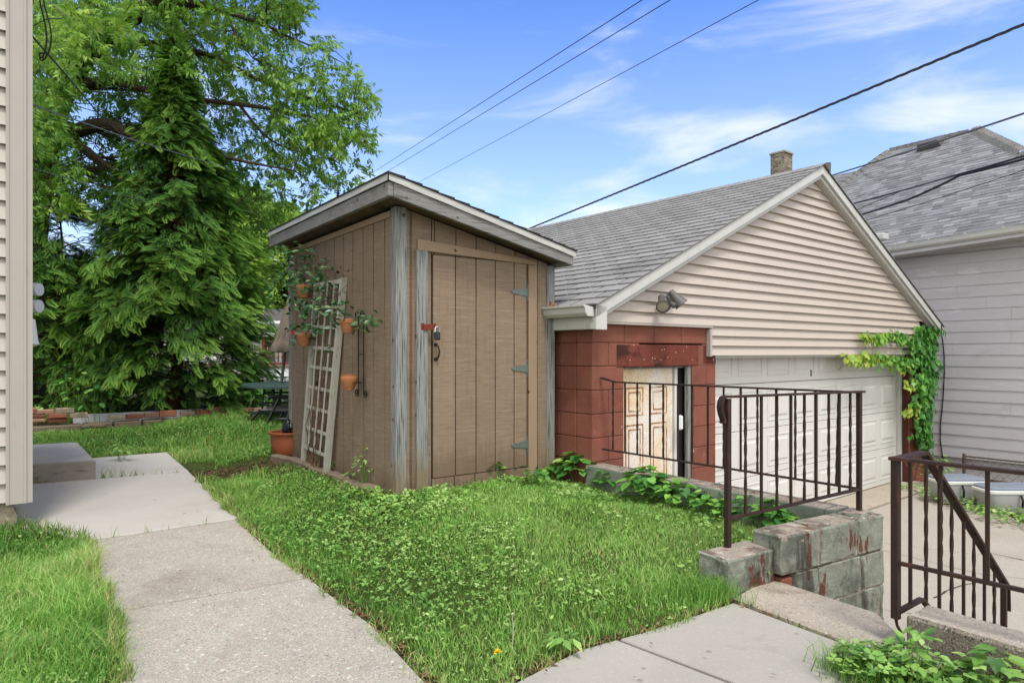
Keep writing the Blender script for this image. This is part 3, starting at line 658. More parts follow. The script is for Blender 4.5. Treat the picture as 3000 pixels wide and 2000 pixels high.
mb = MB(); shingle_rows(mb, e0, d2, vv, nn, lambda y: (0, RL + OH), Vl, exp=.157, tab=.32, th=.013, gap=.022, jit=.007); mb.build("shingles", MT['shingle'], gar)
e0r = roof_pt(2 * sr + .11, -OH - .02, 0); vr = (roof_pt(sr, 0, 0) - roof_pt(2 * sr + .11, 0, 0)).normalized(); nr = vr.cross(d2); nr = nr if nr.z > 0 else -nr
mb = MB(); shingle_rows(mb, e0r, d2, vr, nr, lambda y: (0, RL + OH), Vl, exp=.157, tab=.32, th=.013, gap=.022, jit=.007); mb.build("shingles", MT['shingle'], gar)
mb = MB(); k = 0; t = -OH - .03
while t < RL:
    mb.r = random.random()
    for sg in (-1, 1):
        a = roof_pt(sr, t, .022); b = roof_pt(sr + sg * .13, t, .016); a2 = roof_pt(sr, t + .30, .012); b2 = roof_pt(sr + sg * .13, t + .30, .006)
        mb.add([a, b, b2, a2, a - UP * .012, b - UP * .012], [(0, 1, 2, 3) if sg > 0 else (3, 2, 1, 0), (0, 4, 5, 1), ])
    t += .14
mb.build("ridge_cap", MT['shingle'], gar)
# rake boards
def rake(sg, name, o0, o1, dz0, dz1, mat, par=gar):
    mb = MB(); e = sr + sg * (sr + .10)
    mb.prism([roof_pt(sr, -o0, -dz0), roof_pt(e, -o0, -dz0), roof_pt(e, -o0, -dz1), roof_pt(sr, -o0, -dz1)], d2 * (o0 - o1)); mb.build(name, mat, par)
for sg in (-1, 1):
    rake(sg, "rake_board", OH + .004, OH - .022, .012, .105, MT['white_trim'])
    rake(sg, "rake_board", OH - .025, .06, .085, .15, MT['white_trim'])
    rake(sg, "rake_trim", .062, .02, .145, .175, MT['vinyl_trim'])
# eave fascia and gutter on the left
mb = MB(); ez = zr - sl * (sr + .1)
mb.cbox(zz(GC, ez - .20) + d1 * -.10 + d2 * -(OH - .01), d1 * .025, d2 * (RL), UP * .17, .003)
mb.box(zz(GC, ez - .20) + d1 * -.075 + d2 * -(OH - .01), d1 * .09, d2 * (RL), UP * .012)
mb.cbox(zz(GC, ez - .205) + d1 * -.10 + d2 * -(OH + .004), d1 * .13, d2 * .02, UP * .20, .003); mb.build("fascia", MT['white_trim'], gar)
gut = MB(); gp = [(-.105, -.02), (-.105, -.095), (-.175, -.095), (-.20, -.07), (-.205, -.03), (-.225, -.015), (-.225, -.003), (-.215, -.003), (-.213, -.012), (-.197, -.028), (-.19, -.065), (-.17, -.085), (-.113, -.085), (-.113, -.02)]
gut.prism([zz(GC, ez + z_) + d1 * s_ + d2 * -(OH - .02) for s_, z_ in gp], d2 * 6.9)
gut.prism([zz(GC, ez + z_) + d1 * s_ + d2 * -(OH - .022) for s_, z_ in gp[:8]], d2 * .003)
go = gut.build("gutter", MT['white_trim'], gar)
# small rusty service door
mb = MB(); dz0, dz1 = ZD, DT - .02; ro = .10
sa, sb = .44, 1.215
def gp_(s, t, z): return zz(GC, z) + d1 * s + d2 * t
mb.cbox(gp_(sa, ro, dz0), d1 * (sb - sa), d2 * .04, UP * (dz1 - dz0), .003)
sd_ = mb.build("service_door", MT['rust_door'], gar)
def panel_frame(mb, s0, s1, z0, z1, t, w=.022, pr=.006, gpf=gp_):
    for a, b, c, d in ((s0, s1, z1 - w, z1), (s0, s1, z0, z0 + w)): mb.cbox(gpf(a, t - pr, c), d1 * (b - a), d2 * pr, UP * (d - c), .003)
    for a, b in ((s0, s0 + w), (s1 - w, s1)): mb.cbox(gpf(a, t - pr, z0 + w), d1 * (b - a), d2 * pr, UP * (z1 - z0 - 2 * w), .003)
mb = MB(); wd_ = (sb - sa)
for cx0, cx1 in ((sa + .09, sa + wd_ / 2 - .05), (sa + wd_ / 2 + .05, sb - .09)):
    for z0, z1 in ((.64, .90), (-.15, .56), (-.62, -.22)):
        panel_frame(mb, cx0, cx1, z0, z1, ro, .012, .005); panel_frame(mb, cx0 + .04, cx1 - .04, z0 + .04, z1 - .04, ro, .010, .007)
mb.build("door_panel", MT['rust_line'], sd_)
mb = MB(); mb.lathe(gp_(sb - .07, ro - .002, -.02), [(.012, 0), (.012, .03), (.026, .04), (.03, .055), (.02, .07), (0, .072)], 14, -d2); mb.build("door_knob", MT['steel'], sd_)
mb = MB(); mb.cbox(gp_(sD0 - .002, .04, ZD), d1 * .038, d2 * .14, UP * (DT - ZD - .01), .003); mb.cbox(gp_(sD0 + .036, .06, DT - .03), d1 * (sD1 - sD0 - .05), d2 * .12, UP * .02, .003)
mb.cbox(gp_(1.335, .01, ZD), d1 * .045, d2 * .04, UP * (DT - ZD - .01), .003); mb.build("door_frame", MT['grey_wood'], gar)
mb = MB(); mb.cbox(gp_(1.222, .08, ZD), d1 * .045, d2 * .1, UP * (DT - ZD - .03), .003); mb.build("door_jamb", MT['white_paint'], gar)
mb = MB(); mb.box(gp_(1.268, .09, ZD), d1 * .11, d2 * .09, UP * (DT - ZD - .02)); mb.build("jamb_shade", MT['dark'], gar)  # near-black box paints the shade behind the frame board
# overhead door: four sections of raised panels
gd = .15; gdo = thing("overhead_door", None, None, gp_(sG0, gd, ZD)); del_ = gdo; gdo.parent = gar; gdo.location = gp_(sG0, gd, ZD) - ORG[gar.name]
for k in ("label", "category"):
    if k in gdo: del gdo[k]
Zt = 1.215; z0 = ZD + .055; nsec = 4; hsec = (Zt + .18 - z0) / nsec; a0, a1_ = sG0 - .02, 6.545
for k in range(nsec):
    mb = MB(); za = z0 + k * hsec; zb = za + hsec - .006
    mb.cbox(gp_(a0, gd, za), d1 * (a1_ - a0), d2 * .045, UP * (zb - za), .004)
    mb2 = mb; w = (a1_ - a0) / 8
    for c_ in range(8):
        s0_, s1_ = a0 + w * c_ + .055, a0 + w * (c_ + 1) - .055; p0, p1 = za + .075, zb - .075
        # raised moulding frame + raised centre
        panel_frame(mb, s0_, s1_, p0, p1, gd, .018, .006)
        f = .05
        A = [gp_(s0_ + f, gd - .001, p0 + f), gp_(s1_ - f, gd - .001, p0 + f), gp_(s1_ - f, gd - .001, p1 - f), gp_(s0_ + f, gd - .001, p1 - f)]
        B = [gp_(s0_ + f + .02, gd - .010, p0 + f + .02), gp_(s1_ - f - .02, gd - .010, p0 + f + .02), gp_(s1_ - f - .02, gd - .010, p1 - f - .02), gp_(s0_ + f + .02, gd - .010, p1 - f - .02)]
        mb.add(A + B, [(4, 5, 6, 7), (0, 1, 5, 4), (1, 2, 6, 5), (2, 3, 7, 6), (3, 0, 4, 7)])
    mb.build("door_section", MT['white_paint'], gdo)
mb = MB(); sh, zh = RPl(2375, 1092, GC + d2 * gd, d1); mb.cbox(gp_(sh - .012, gd - .012, zh - .04), d1 * .024, d2 * .012, UP * .075, .003); mb.build("lock_plate", MT['zinc'], gdo)
mb = MB(); mb.cbox(gp_(6.552, .09, ZD + .05), d1 * .065, d2 * .1, UP * 1.93, .004); mb.build("door_stop", MT['white_trim'], gar)
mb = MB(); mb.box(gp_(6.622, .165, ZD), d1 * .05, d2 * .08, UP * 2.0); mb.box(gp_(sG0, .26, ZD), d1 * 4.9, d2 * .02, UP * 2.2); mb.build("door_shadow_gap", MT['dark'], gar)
# white sensor box on the door jamb
mb = MB(); s_, z_ = RPl(1996, 1238, GC - d2 * .02, d1); mb.cbox(zz(GC, z_ - .065) + d1 * (s_ - .035) - d2 * .03, d1 * .06, d2 * .04, UP * .135, .012); tag(mb.build("sensor_box", MT['pvc'], None, bevel=.004), "small white rounded box on the garage door jamb", "box")
# twin flood lamp
fl = thing("flood_lamp", "twin grey floodlamp with motion sensor on the garage gable", "lamp", gp_(*(lambda q: (q[0], -.05, q[1]))(RPl(1958, 885, GC - d2 * .04, d1))))
s_, z_ = RPl(1962, 876, GC - d2 * .04, d1); c0 = gp_(s_, -.04, z_)
mb = MB(); mb.lathe(c0, [(.05, -.005), (.05, .02), (.03, .035), (0, .036)], 20, -d2); mb.tube([c0 - d2 * .02, c0 - d2 * .08 + UP * .02, c0 - d2 * .09], .012); mb.build("lamp_base", MT['lamp_grey'], fl, smooth=True)
def head(c, ax):
    ax = Vector(ax).normalized(); mb = MB(); mb.lathe(c, [(0, -.105), (.03, -.1), (.036, -.04), (.04, -.03), (.062, .045), (.066, .06), (.058, .06), (.056, .045), (0, .045)], 24, ax); o = mb.build("lamp_head", MT['lamp_grey'], fl, smooth=True)
    mb = MB(); mb.lathe(c, [(0, .052), (.04, .05), (.055, .048)], 20, ax); mb.build("lamp_lens", MT['lens'], o, smooth=True)
pA = P(1941, 888, 5.98); head(pA, (-.05, -.72, -.55)); head(P(1985, 878, 5.98), (.45, -.1, -.55))
mb = MB(); mb.lathe(P(1972, 893, 5.96), [(0, -.03), (.024, -.028), (.026, .02), (.018, .03), (0, .03)], 16, (.3, -.7, -.4)); mb.tube([pA + Vector((0, .06, .07)), c0 - d2 * .07, P(1985, 878, 5.98) + Vector((-.05, .03, .06))], .008); mb.build("motion_sensor", MT['lamp_grey'], fl, smooth=True)

# ================================================================ shed
shed = thing("shed", "small brown plank shed with weathered grey posts and sloping roof", "shed", zz(SC, .12))
zb_ = .12
def sp(s, o, z): return zz(SC, z) + sF * s - sS * o        # front plane: s along front, o outwards
def sq(t, o, z): return zz(SC, z) + sS * t - sF * o        # left side plane: t away, o outwards
WF, WS = 1.525, 2.5
ztop = lambda s: 1.109 + H - .222 * (s + .05)              # underside of roof at front coordinate s
def fx(px, py, o=0): return RPl(px, py, SC - sS * o, sF)
def lx(px, py, o=0): return RPl(px, py, SC - sF * o, sS)
# plank walls
mb = MB(); g = .010
def planks_front(mb, s0, s1, z0, z1f, marks, o=0.0, th=.02):
    ed = [s0] + [m for m in marks if s0 + .01 < m < s1 - .01] + [s1]
    for a, b in zip(ed[:-1], ed[1:]):
        mb.r = random.random(); a_, b_ = a + g / 2, b - g / 2
        za, zb2 = (z1f(a_), z1f(b_)) if callable(z1f) else (z1f, z1f)
        p = [sp(a_, o, z0), sp(b_, o, z0), sp(b_, o, zb2), sp(a_, o, za)]
        q = [v + sS * th for v in p]
        mb.add(p + q, [(0, 1, 2, 3), (7, 6, 5, 4), (0, 4, 5, 1), (1, 5, 6, 2), (2, 6, 7, 3), (3, 7, 4, 0)])
gm = [fx(x, 900)[0] for x in (1270, 1334, 1394.5, 1451, 1506)]
sd0, sd1 = fx(1266, 900)[0] , fx(1545, 900)[0]; zdt0 = fx(1256, 741)[1]; zdt1 = fx(1545, 777)[1]; zdb = (fx(1266, 1400)[1] + fx(1544, 1365)[1]) / 2
zdt = (zdt0 + zdt1) / 2
um = [fx(x, 650)[0] for x in (1206, 1273, 1336, 1395, 1453, 1508)]
planks_front(mb, .07, sd0 - .005, zb_, lambda s: ztop(s), um + [fx(1201, 900)[0]])
planks_front(mb, sd1 + .012, WF - .07, zb_, lambda s: ztop(s), um + [fx(1574, 900)[0]])
planks_front(mb, sd0 - .005, sd1 + .012, zdt + .006, lambda s: ztop(s), um)
planks_front(mb, sd0 - .005, sd1 + .012, zb_, zdb - .008, [fx(1331, 1400)[0], fx(1391, 1400)[0]])
sg = [lx(x, 900)[0] for x in (1127, 1094, 1063.3, 1033.5, 1006.7, 979.5, 954, 931.7, 909.8, 889, 868)]
zl = ztop(0) - .02
ed = [.07] + sg + [WS - .05]
for a, b in zip(ed[:-1], ed[1:]):
    mb.r = random.random(); mb.box(sq(a + .008, 0, zb_ - .02), sS * (b - a - .016), sF * .02, UP * (zl - zb_))
zr_ = ztop(WF) - .02
mb.box(sq(.07, -WF + .02, zb_), sS * (WS - .12), -sF * -.02, UP * (zr_ - zb_))
mb.prism([sq(WS - .05, 0, zb_), sq(WS - .05, 0, zl), sq(WS - .05, -WF, zr_), sq(WS - .05, -WF, zb_)], -sS * .02)
mb.build("wall", MT['t111'], shed)
mb = MB(); mb.box(sp(.06, -.015, zb_), sF * (WF - .12), sS * .01, UP * (ztop(WF) - zb_ - .03)); mb.box(sq(.06, -.015, zb_), sS * (WS - .12), sF * .01, UP * (zl - zb_ - .03)); mb.build("groove_backing", MT['groove'], bpy.data.objects[[o.name for o in bpy.data.objects if o.name.startswith("wall") and o.parent == shed][0]])
# posts
def post(s, t, w=.09, h0=zb_ - .06, h1=None):
    mb = MB(); mb.cbox(zz(SC, h0) + sF * s + sS * t, sF * w, sS * w, UP * ((h1 or 2.3) - h0), .004); return mb.build("post", MT['grey_wood'], shed)
post(-.006, -.012, .092, h1=ztop(.0) - .005); post(WF - .085, -.012, .09, h1=ztop(WF)); post(-.006, WS - .08, .09, h1=zl); post(WF - .085, WS - .08, .09, h1=zr_)
# plinth trim under the eave on the left wall + front
mb = MB(); mb.cbox(sq(.085, .014, zl - .055), sS * (WS - .17), sF * .014, UP * .05, .003); mb.build("eave_trim", MT['trim_brown'], shed)
# door
door = MB(); ed = [sd0 + .004] + gm[1:] + [sd1 - .004]
for a, b in zip(ed[:-1], ed[1:]):
    door.r = random.random(); door.box(sp(a + .005, .001, zdb), sF * (b - a - .010), sS * .03, UP * (zdt - zdb))
dro = door.build("door", MT['t111'], shed)
mb = MB(); mb.box(sp(sd0 + .002, -.012, zdb + .003), sF * (sd1 - sd0 - .006), sS * .02, UP * (zdt - zdb - .006)); mb.build("door_backing", MT['groove'], dro)
def front_board(px0, px1, zt0, zt1, zb0, zb1, o, th, name, mat, par=shed):
    s0, s1 = fx(px0, 900, o)[0], fx(px1, 900, o)[0]; mb = MB()
    p = [sp(s0, o, zb0), sp(s1, o, zb1), sp(s1, o, zt1), sp(s0, o, zt0)]; mb.hexa([p[0], p[1], p[1] + sS * th, p[0] + sS * th, p[3], p[2], p[2] + sS * th, p[3] + sS * th]); return mb.build(name, mat, par, bevel=.003)
zA = fx(1225, 699, .02)[1]; zB = fx(1574, 764, .02)[1]; zC = fx(1225, 732, .02)[1]; zD_ = fx(1570, 777, .02)[1]
front_board(1224.5, 1574, zA, zB, zC, zD_, .022, .021, "door_header", MT['trim_brown'])
front_board(1222, 1254, zC - .002, zC - .004, zb_ - .03, zb_ - .03, .036, .035, "door_post", MT['grey_wood'])
front_board(1550, 1574, zD_ - .002, zD_ - .002, zb_, zb_, .02, .019, "door_trim", MT['trim_brown'])
front_board(1545, 1550.5, zD_ - .002, zD_ - .002, zb_ + .1, zb_ + .1, .006, .005, "door_stop", MT['soffit'])
# hinges
def hinge(py):
    s1, z = fx(1545, py, .006); s0 = fx(1499, py, .006)[0]; L_ = s1 - s0
    hx = thing("hinge", None, None, sp(s1, .006, z)); hx.parent = dro; hx.location = sp(s1, .006, z) - ORG[dro.name]
    mb = MB(); poly = [(s1 - .002, z + .034), (s1 - .002, z - .034), (s0 + .012, z - .012), (s0, z - .006), (s0, z + .006), (s0 + .012, z + .012)]
    mb.prism([sp(a, .0035, b) for a, b in poly], -sS * .004)
    for a, b in ((s0 + .012, 0), (s0 + L_ * .45, .003), (s1 - .022, .021), (s1 - .022, -.021)):
        mb.lathe(sp(a, .0075, z + b), [(.0065, 0), (.005, .003), (0, .0035)], 10, -sS)
    mb.tube([sp(s1 + .004, .008, z - .075), sp(s1 + .004, .008, z + .075)], .006, 10)
    o = mb.build("hinge", MT['zinc'], dro, smooth=True); bpy.data.objects.remove(hx)
for py in (857, 1079, 1301): hinge(py)
# pull handle
mb = MB(); s_, z1_ = fx(1277, 1009, .006); z0_ = fx(1277, 1052, .006)[1]
for q in (z1_, z0_): mb.cbox(sp(s_ - .014, .012, q - .012), sF * .028, sS * .010, UP * .024, .003)
mb.tube([sp(s_ + .004, .008, z1_ + .002), sp(s_ + .008, .035, z1_ - .02), sp(s_ + .010, .045, (z0_ + z1_) / 2), sp(s_ + .008, .035, z0_ + .02), sp(s_ + .004, .008, z0_ - .002)], .0065, 8)
mb.build("handle", MT['black_iron'], dro, smooth=True)
# hasp and padlock
s_, z_ = fx(1236, 956, .04); se = fx(1278, 956, .06)[0]
mb = MB(); mb.cbox(sp(s_ - .005, .0372, z_ - .026), sF * .03, sS * .001, UP * .052, .0004); 
mb.hexa([sp(s_ + .012, .045, z_ - .026), sp(se, .066, z_ - .026), sp(se, .056, z_ - .026), sp(s_ + .012, .037, z_ - .026), sp(s_ + .012, .045, z_ + .016), sp(se, .066, z_ + .022), sp(se, .056, z_ + .022), sp(s_ + .012, .037, z_ + .016)])
mb.build("hasp", MT['rust_red'], shed, bevel=.003)
pc = sp(se - .005, .085, z_ - .04)
pl_ = thing("padlock", "steel and black padlock hanging from the rusty shed hasp", "padlock", pc - UP * .05)
mb = MB(); mb.tube([pc + sF * -.018 + UP * -.02, pc + sF * -.019 + UP * .022, pc + sF * -.012 + UP * .036, pc + UP * .041, pc + sF * .012 + UP * .036, pc + sF * .019 + UP * .022, pc + sF * .018 + UP * -.02], .0055, 8); mb.build("shackle", MT['steel'], pl_, smooth=True)
mb = MB(); mb.cbox(pc - sF * .027 - sS * .014 - UP * .062, sF * .05, sS * .026, UP * .062, .008); mb.build("lock_body", MT['black_plastic'], pl_, bevel=.004)
# roof
RT = Vector((-.848, 4.75, 0)); RLn = 2.87; RWd = 1.70
zt_ = lambda s: 1.26 + H - .229 * s
zbm = lambda s: 1.109 + H - .214 * s
def rp(s, t, z): return zz(RT, z) + sF * s + sS * t
mb = MB()   # deck / soffit
mb.hexa([rp(.04, .04, zbm(.04) + .03), rp(RWd - .04, .04, zbm(RWd - .04) + .03), rp(RWd - .04, RLn - .04, zbm(RWd - .04) + .03), rp(.04, RLn - .04, zbm(.04) + .03), rp(.04, .04, zt_(.04) - .025), rp(RWd - .04, .04, zt_(RWd - .04) - .025), rp(RWd - .04, RLn - .04, zt_(RWd - .04) - .025), rp(.04, RLn - .04, zt_(.04) - .025)])
mb.build("soffit", MT['soffit'], shed)
def slope_board(a, b, w, ztf, zbf, name, mat):   # vertical board from a to b in (s,t), thickness vector w
    mb = MB(); A, B = a, b
    p = [rp(*A, zbf(A[0])), rp(*B, zbf(B[0]))]; q = [rp(*A, ztf(A[0])), rp(*B, ztf(B[0]))]
    mb.hexa([p[0], p[1], p[1] + w, p[0] + w, q[0], q[1], q[1] + w, q[0] + w]); return mb.build(name, mat, shed, bevel=.002)
gt = lambda s: zt_(s) - .048
slope_board((0.012, 0), (RWd, 0), sS * .038, gt, zbm, "fascia_board", MT['grey_wood_h'])
slope_board((0.0, 0.0), (0.0, RLn), sF * -.0 + sF * .038 if False else sF * .011, gt, zbm, "fascia_board", MT['grey_wood_h']) if False else None
mb = MB(); mb.cbox(rp(-.03, .004, zbm(0)), sF * .04, sS * RLn, UP * (gt(0) - zbm(0)), .003); mb.build("fascia_board", MT['grey_wood_h'], shed)
mb = MB(); mb.hexa([rp(RWd - .038, .04, zbm(RWd)), rp(RWd, .04, zbm(RWd)), rp(RWd, RLn, zbm(RWd)), rp(RWd - .038, RLn, zbm(RWd)), rp(RWd - .038, .04, gt(RWd)), rp(RWd, .04, gt(RWd)), rp(RWd, RLn, gt(RWd)), rp(RWd - .038, RLn, gt(RWd))]); mb.build("fascia_board", MT['grey_wood_h'], shed)
# drip edge: front and left, slightly flared
mb = MB()
def drip(A, B, outv):
    a0, b0 = rp(*A, zt_(A[0])), rp(*B, zt_(B[0]))
    n = 18
    for i in range(n):
        p, q = a0.lerp(b0, i / n), a0.lerp(b0, (i + 1) / n)
        w1 = outv * (.014 + .003 * math.sin(i * 1.7)); w2 = outv * (.014 + .003 * math.sin((i + 1) * 1.7))
        mb.add([p + w1 - UP * .05, q + w2 - UP * .05, q + outv * .008, p + outv * .008, p - outv * .03 + UP * .002, q - outv * .03 + UP * .002, p + outv * .002 - UP * .05, q + outv * .002 - UP * .05], [(0, 1, 2, 3), (3, 2, 5, 4), (1, 0, 6, 7)])
drip((-.034, -.0), (RWd + .02, -.0), -sS); drip((-.03, RLn + .01), (-.03, -.004), -sF)
mb.build("drip_edge", MT['drip'], shed)
mb = MB(); Oz = rp(RWd + .03, -.018, zt_(RWd + .03) + .003); vu = (rp(-.04, 0, zt_(-.04)) - rp(RWd + .03, 0, zt_(RWd + .03))); Vn = vu.length; vu.normalize(); nn2 = sS.cross(vu); nn2 = nn2 if nn2.z > 0 else -nn2
shingle_rows(mb, Oz, sS, vu, nn2, lambda y: (0, RLn + .03), Vn, exp=.14, th=.012, gap=.008, lift=.004)
mb.build("shingles", MT['dark_roof'], shed)
mb = MB(); mb.hexa([rp(-.045, -.02, zt_(0) + .004), rp(.09, -.02, zt_(.09) + .004), rp(.09, RLn, zt_(.09) + .004), rp(-.045, RLn, zt_(0) + .004), rp(-.045, -.02, zt_(0) + .013), rp(.09, -.02, zt_(.09) + .02), rp(.09, RLn, zt_(.09) + .02), rp(-.045, RLn, zt_(0) + .013)]); mb.build("roof_edge", MT['dark_roof'], shed)

# ================================================================ house at the left edge
HC = Vector((-3.37, 4.69, 0)) - d1 * .028; hs_ = thing("siding_house", "house corner with beige vinyl siding at the left edge", "house", HC)
zs0 = H - (1461 - HY) / F * 4.69; ch = .129
def hp(s, o, z): return zz(HC, z) - d1 * s - d2 * o     # s to the left, o outwards to the camera
mb = MB(); z = zs0
while z < 4.0:
    mb.r = random.random()
    p = [hp(.115, .034, z), hp(4.5, .034, z), hp(4.5, .006, z + ch), hp(.115, .006, z + ch)]; q = [v + d2 * .03 for v in p]
    mb.add(p + q, [(3, 2, 1, 0), (4, 5, 6, 7), (0, 1, 5, 4), (0, 4, 7, 3), (2, 3, 7, 6)])
    p = [zz(HC, z) + d1 * .004 + d2 * .1, zz(HC, z) + d1 * .004 + d2 * 3.2, zz(HC, z + ch) - d1 * .012 + d2 * 3.2, zz(HC, z + ch) - d1 * .012 + d2 * .1]
    mb.add(p + [v - d1 * .03 for v in p], [(0, 1, 2, 3), (0, 4, 5, 1)])
    z += ch
mb.build("siding", MT['vinyl'], hs_)
mb = MB(); mb.box(hp(4.5, -.02, zs0 + .004), d1 * 4.48, d2 * 3.18, UP * 3.9); mb.build("wall", MT['vinyl'], hs_)
mb = MB(); zt0 = H - (1471 - HY) / F * 4.66
cw = .135; 
prof = [(0, .004), (.0, .036), (.006, .040), (.018, .040), (.022, .034), (.095, .034), (.100, .040), (.112, .042), (.118, .038), (.118, .004)]
mb.prism([hp(s_ * 1.0 - .002, o_, zt0) for s_, o_ in prof], UP * 3.9)
mb.prism([zz(HC, zt0) + d1 * .034 + d2 * .0 - d2 * .03, zz(HC, zt0) + d1 * .034 + d2 * .11, zz(HC, zt0) + d1 * .0 + d2 * .11, zz(HC, zt0) + d1 * .0 - d2 * .03], UP * 3.9)
mb.build("corner_trim", MT['vinyl_trim'], hs_)
mb = MB(); n_ = 14
rows_ = []
for i in range(n_ + 1):
    u_ = i / n_; rows_.append([hp(.062 + .012 * math.sin(u_ * 9) - .07 * max(0, .35 - u_) * (1 if u_ < .35 else 0), .0 - .01, -.06 + u_ * (zt0 + .08)), hp(4.4, -.01, -.06 + u_ * (zt0 + .08)), hp(.062 + .012 * math.sin(u_ * 9) - .07 * max(0, .35 - u_), -3.1, -.06 + u_ * (zt0 + .08))])
vs = [v for r in rows_ for v in r]; mb.add(vs, [(3 * i + 1, 3 * i, 3 * i + 3, 3 * i + 4) for i in range(n_)] + [(3 * i, 3 * i + 2, 3 * i + 5, 3 * i + 3) for i in range(n_)])
mb.build("foundation", pm('stained_foundation', '8f8370', .15, 5, rough=.95, layers=[('n', '4a4234', 4, X1, .48, .68, .7), ('n', 'b3a997', 7, X1, .6, .7, .6), ('z', '56482f', .0, .12, .6)], bump=[(30, X1, .008)]), hs_)
mb = MB(); mb.prism([hp(-.1, .12, 4.1), hp(4.8, .12, 4.1), hp(4.8, -3.4, 4.1), hp(-.1, -3.4, 4.1)], UP * .15); mb.build("roof", MT['dark_roof'], hs_)
# electric meters and lantern on the hidden side wall
for i, py in enumerate((848, 897)):
    c = P(96, py, 5.2); dm = thing("electric_meter", ["upper pale cylindrical electric meter on the house wall", "lower pale cylindrical electric meter on the house wall"][i], "electric meter", c, "electric meters")
    mb = MB(); mb.lathe(c, [(.052, -.09), (.052, .03), (.049, .055), (0, .058)], 24, (1, -.05, 0)); mb.build("meter_cover", MT['glass_meter'], dm, smooth=True)
    mb = MB(); mb.lathe(c, [(.058, -.12), (.058, -.0), (.053, .002)], 24, (1, -.05, 0)); mb.build("meter_ring", MT['zinc'], dm, smooth=True)
    if i: mb = MB(); mb.box(c + Vector((.01, -.052, -.012)), (.022, 0, 0), (0, .004, 0), (0, 0, .013)); mb.build("meter_label", MT['black_plastic'], dm)
wl = thing("wall_lantern", "tapered pale wall lantern below the electric meters", "lamp", P(92, 1010, 5.0))
mb = MB(); c = P(90, 1000, 5.0); mb.lathe(c, [(.062, -.02), (.055, .0), (.032, .165), (.02, .17)], 6); mb.build("lamp_shade", MT['glass_meter'], wl)
mb = MB(); mb.lathe(c, [(0, -.045), (.03, -.035), (.06, -.02), (.03, -.01)], 10); mb.tube([c + Vector((-.12, .05, .2)), c + Vector((-.03, 0, .21)), c + Vector((0, 0, .17))], .01); mb.build("lamp_mount", MT['white_trim'], wl)

# ================================================================ neighbour house on the right
NB = GC + d1 * 8.15 + d2 * 0       # wall line runs along d2 through this point
nbh = thing("neighbour_house", "grey lap-sided neighbour house with blended shingle roof", "house", zz(NB, ZD))
def nx(px, py, o=0): return RPl(px, py, NB - d1 * o, d2)
def npnt(t, o, z): return zz(NB, z) + d2 * t - d1 * o
eave_z = lambda t: (lambda A, B: A[1] + (t - A[0]) * (B[1] - A[1]) / (B[0] - A[0]))(nx(2584, 741, .35), nx(3000, 676, .35))
zq = nx(2800, 1405 / 5.8725 + 700, 0)[1]; zq2 = nx(2800, 232 / 5.8725 + 700, 0)[1]; lap = (zq2 - zq) / 6
z = zq - lap * 12; mb = MB(); t0, t1 = -6.5, 1.6
while z < zq2 - .01:
    mb.r = random.random(); tt = t0 + random.uniform(-1.2, 0)
    while tt < t1:
        te = tt + random.choice((1.2, 1.22))
        a, b = max(tt, t0), min(te, t1)
        if b - a > .05:
            mb.r = random.random(); p = [npnt(a + .001, .014, z), npnt(b - .001, .014, z), npnt(b - .001, .002, z + lap), npnt(a + .001, .002, z + lap)]
            mb.add(p + [v + d1 * .03 for v in p], [(3, 2, 1, 0), (0, 1, 5, 4), (0, 4, 7, 3), (1, 2, 6, 5)])
        tt = te
    z += lap
mb.build("siding", MT['neighbour'], nbh)
mb = MB(); mb.prism([npnt(t0, .004, zq2), npnt(t1, .004, zq2), npnt(t1, .004, eave_z(t1) - .06), npnt(t0, .004, eave_z(t0) - .06)], d1 * .03); mb.build("frieze", MT['neighbour'], nbh)
mb = MB(); mb.box(npnt(t0, -.03, ZD - .2), d2 * (t1 - t0), d1 * 6, UP * (eave_z(t1) - ZD - .1)); mb.build("wall", MT['neighbour'], nbh)
# roof planes
mb = MB(); mb.prism([npnt(t1, .44, eave_z(t1) - .09), npnt(t0, .44, eave_z(t0) - .09), npnt(t0, -.3, eave_z(t0) - .09), npnt(t1, -.3, eave_z(t1) - .09)], UP * .06); mb.build('soffit', MT['neighbour'], nbh)
E0, E1 = npnt(t1, .35, eave_z(t1)), npnt(t0 - .3, .35, eave_z(t0 - .3)); ur = (E1 - E0).normalized(); pitch = math.radians(40)
hup = d1 * math.cos(pitch) + UP * math.sin(pitch); nrf = ur.cross(hup); nrf = nrf if nrf.z > 0 else -nrf; vrf = nrf.cross(ur); vrf = vrf if vrf.z > 0 else -vrf
rpx = [(2577, 720), (2445, 560), (2608, 441), (2853, 382), (2996, 451), (3160, 520), (3300, 640)]
pts = [RP3(x, y, E0, nrf) for x, y in rpx]; uv = [((p - E0).dot(ur), (p - E0).dot(vrf)) for p in pts]
uvp = [(uv[0][0], 0)] + uv[1:6] + [(uv[5][0] + 2.2, 0)]
def limv(poly):
    def f(y):
        xs = []
        for i in range(len(poly)):
            (x1, y1), (x2, y2) = poly[i], poly[(i + 1) % len(poly)]
            if (y1 > y) != (y2 > y): xs.append(x1 + (y - y1) * (x2 - x1) / (y2 - y1))
        return (min(xs), max(xs)) if len(xs) > 1 else (0, 0)
    return f
mb = MB(); shingle_rows(mb, E0, ur, vrf, nrf, limv(uvp), max(v for _, v in uvp) - .01, exp=.095, tab=.3, gap=.0, th=.008, rnd_w=True, lift=.004)
mb.build("shingles", MT['arch_shingle'], nbh)
mb = MB(); mb.prism([E0 + ur * a + vrf * b for a, b in uvp], -nrf * .06); mb.build("roof", MT['dark_roof'], nbh)
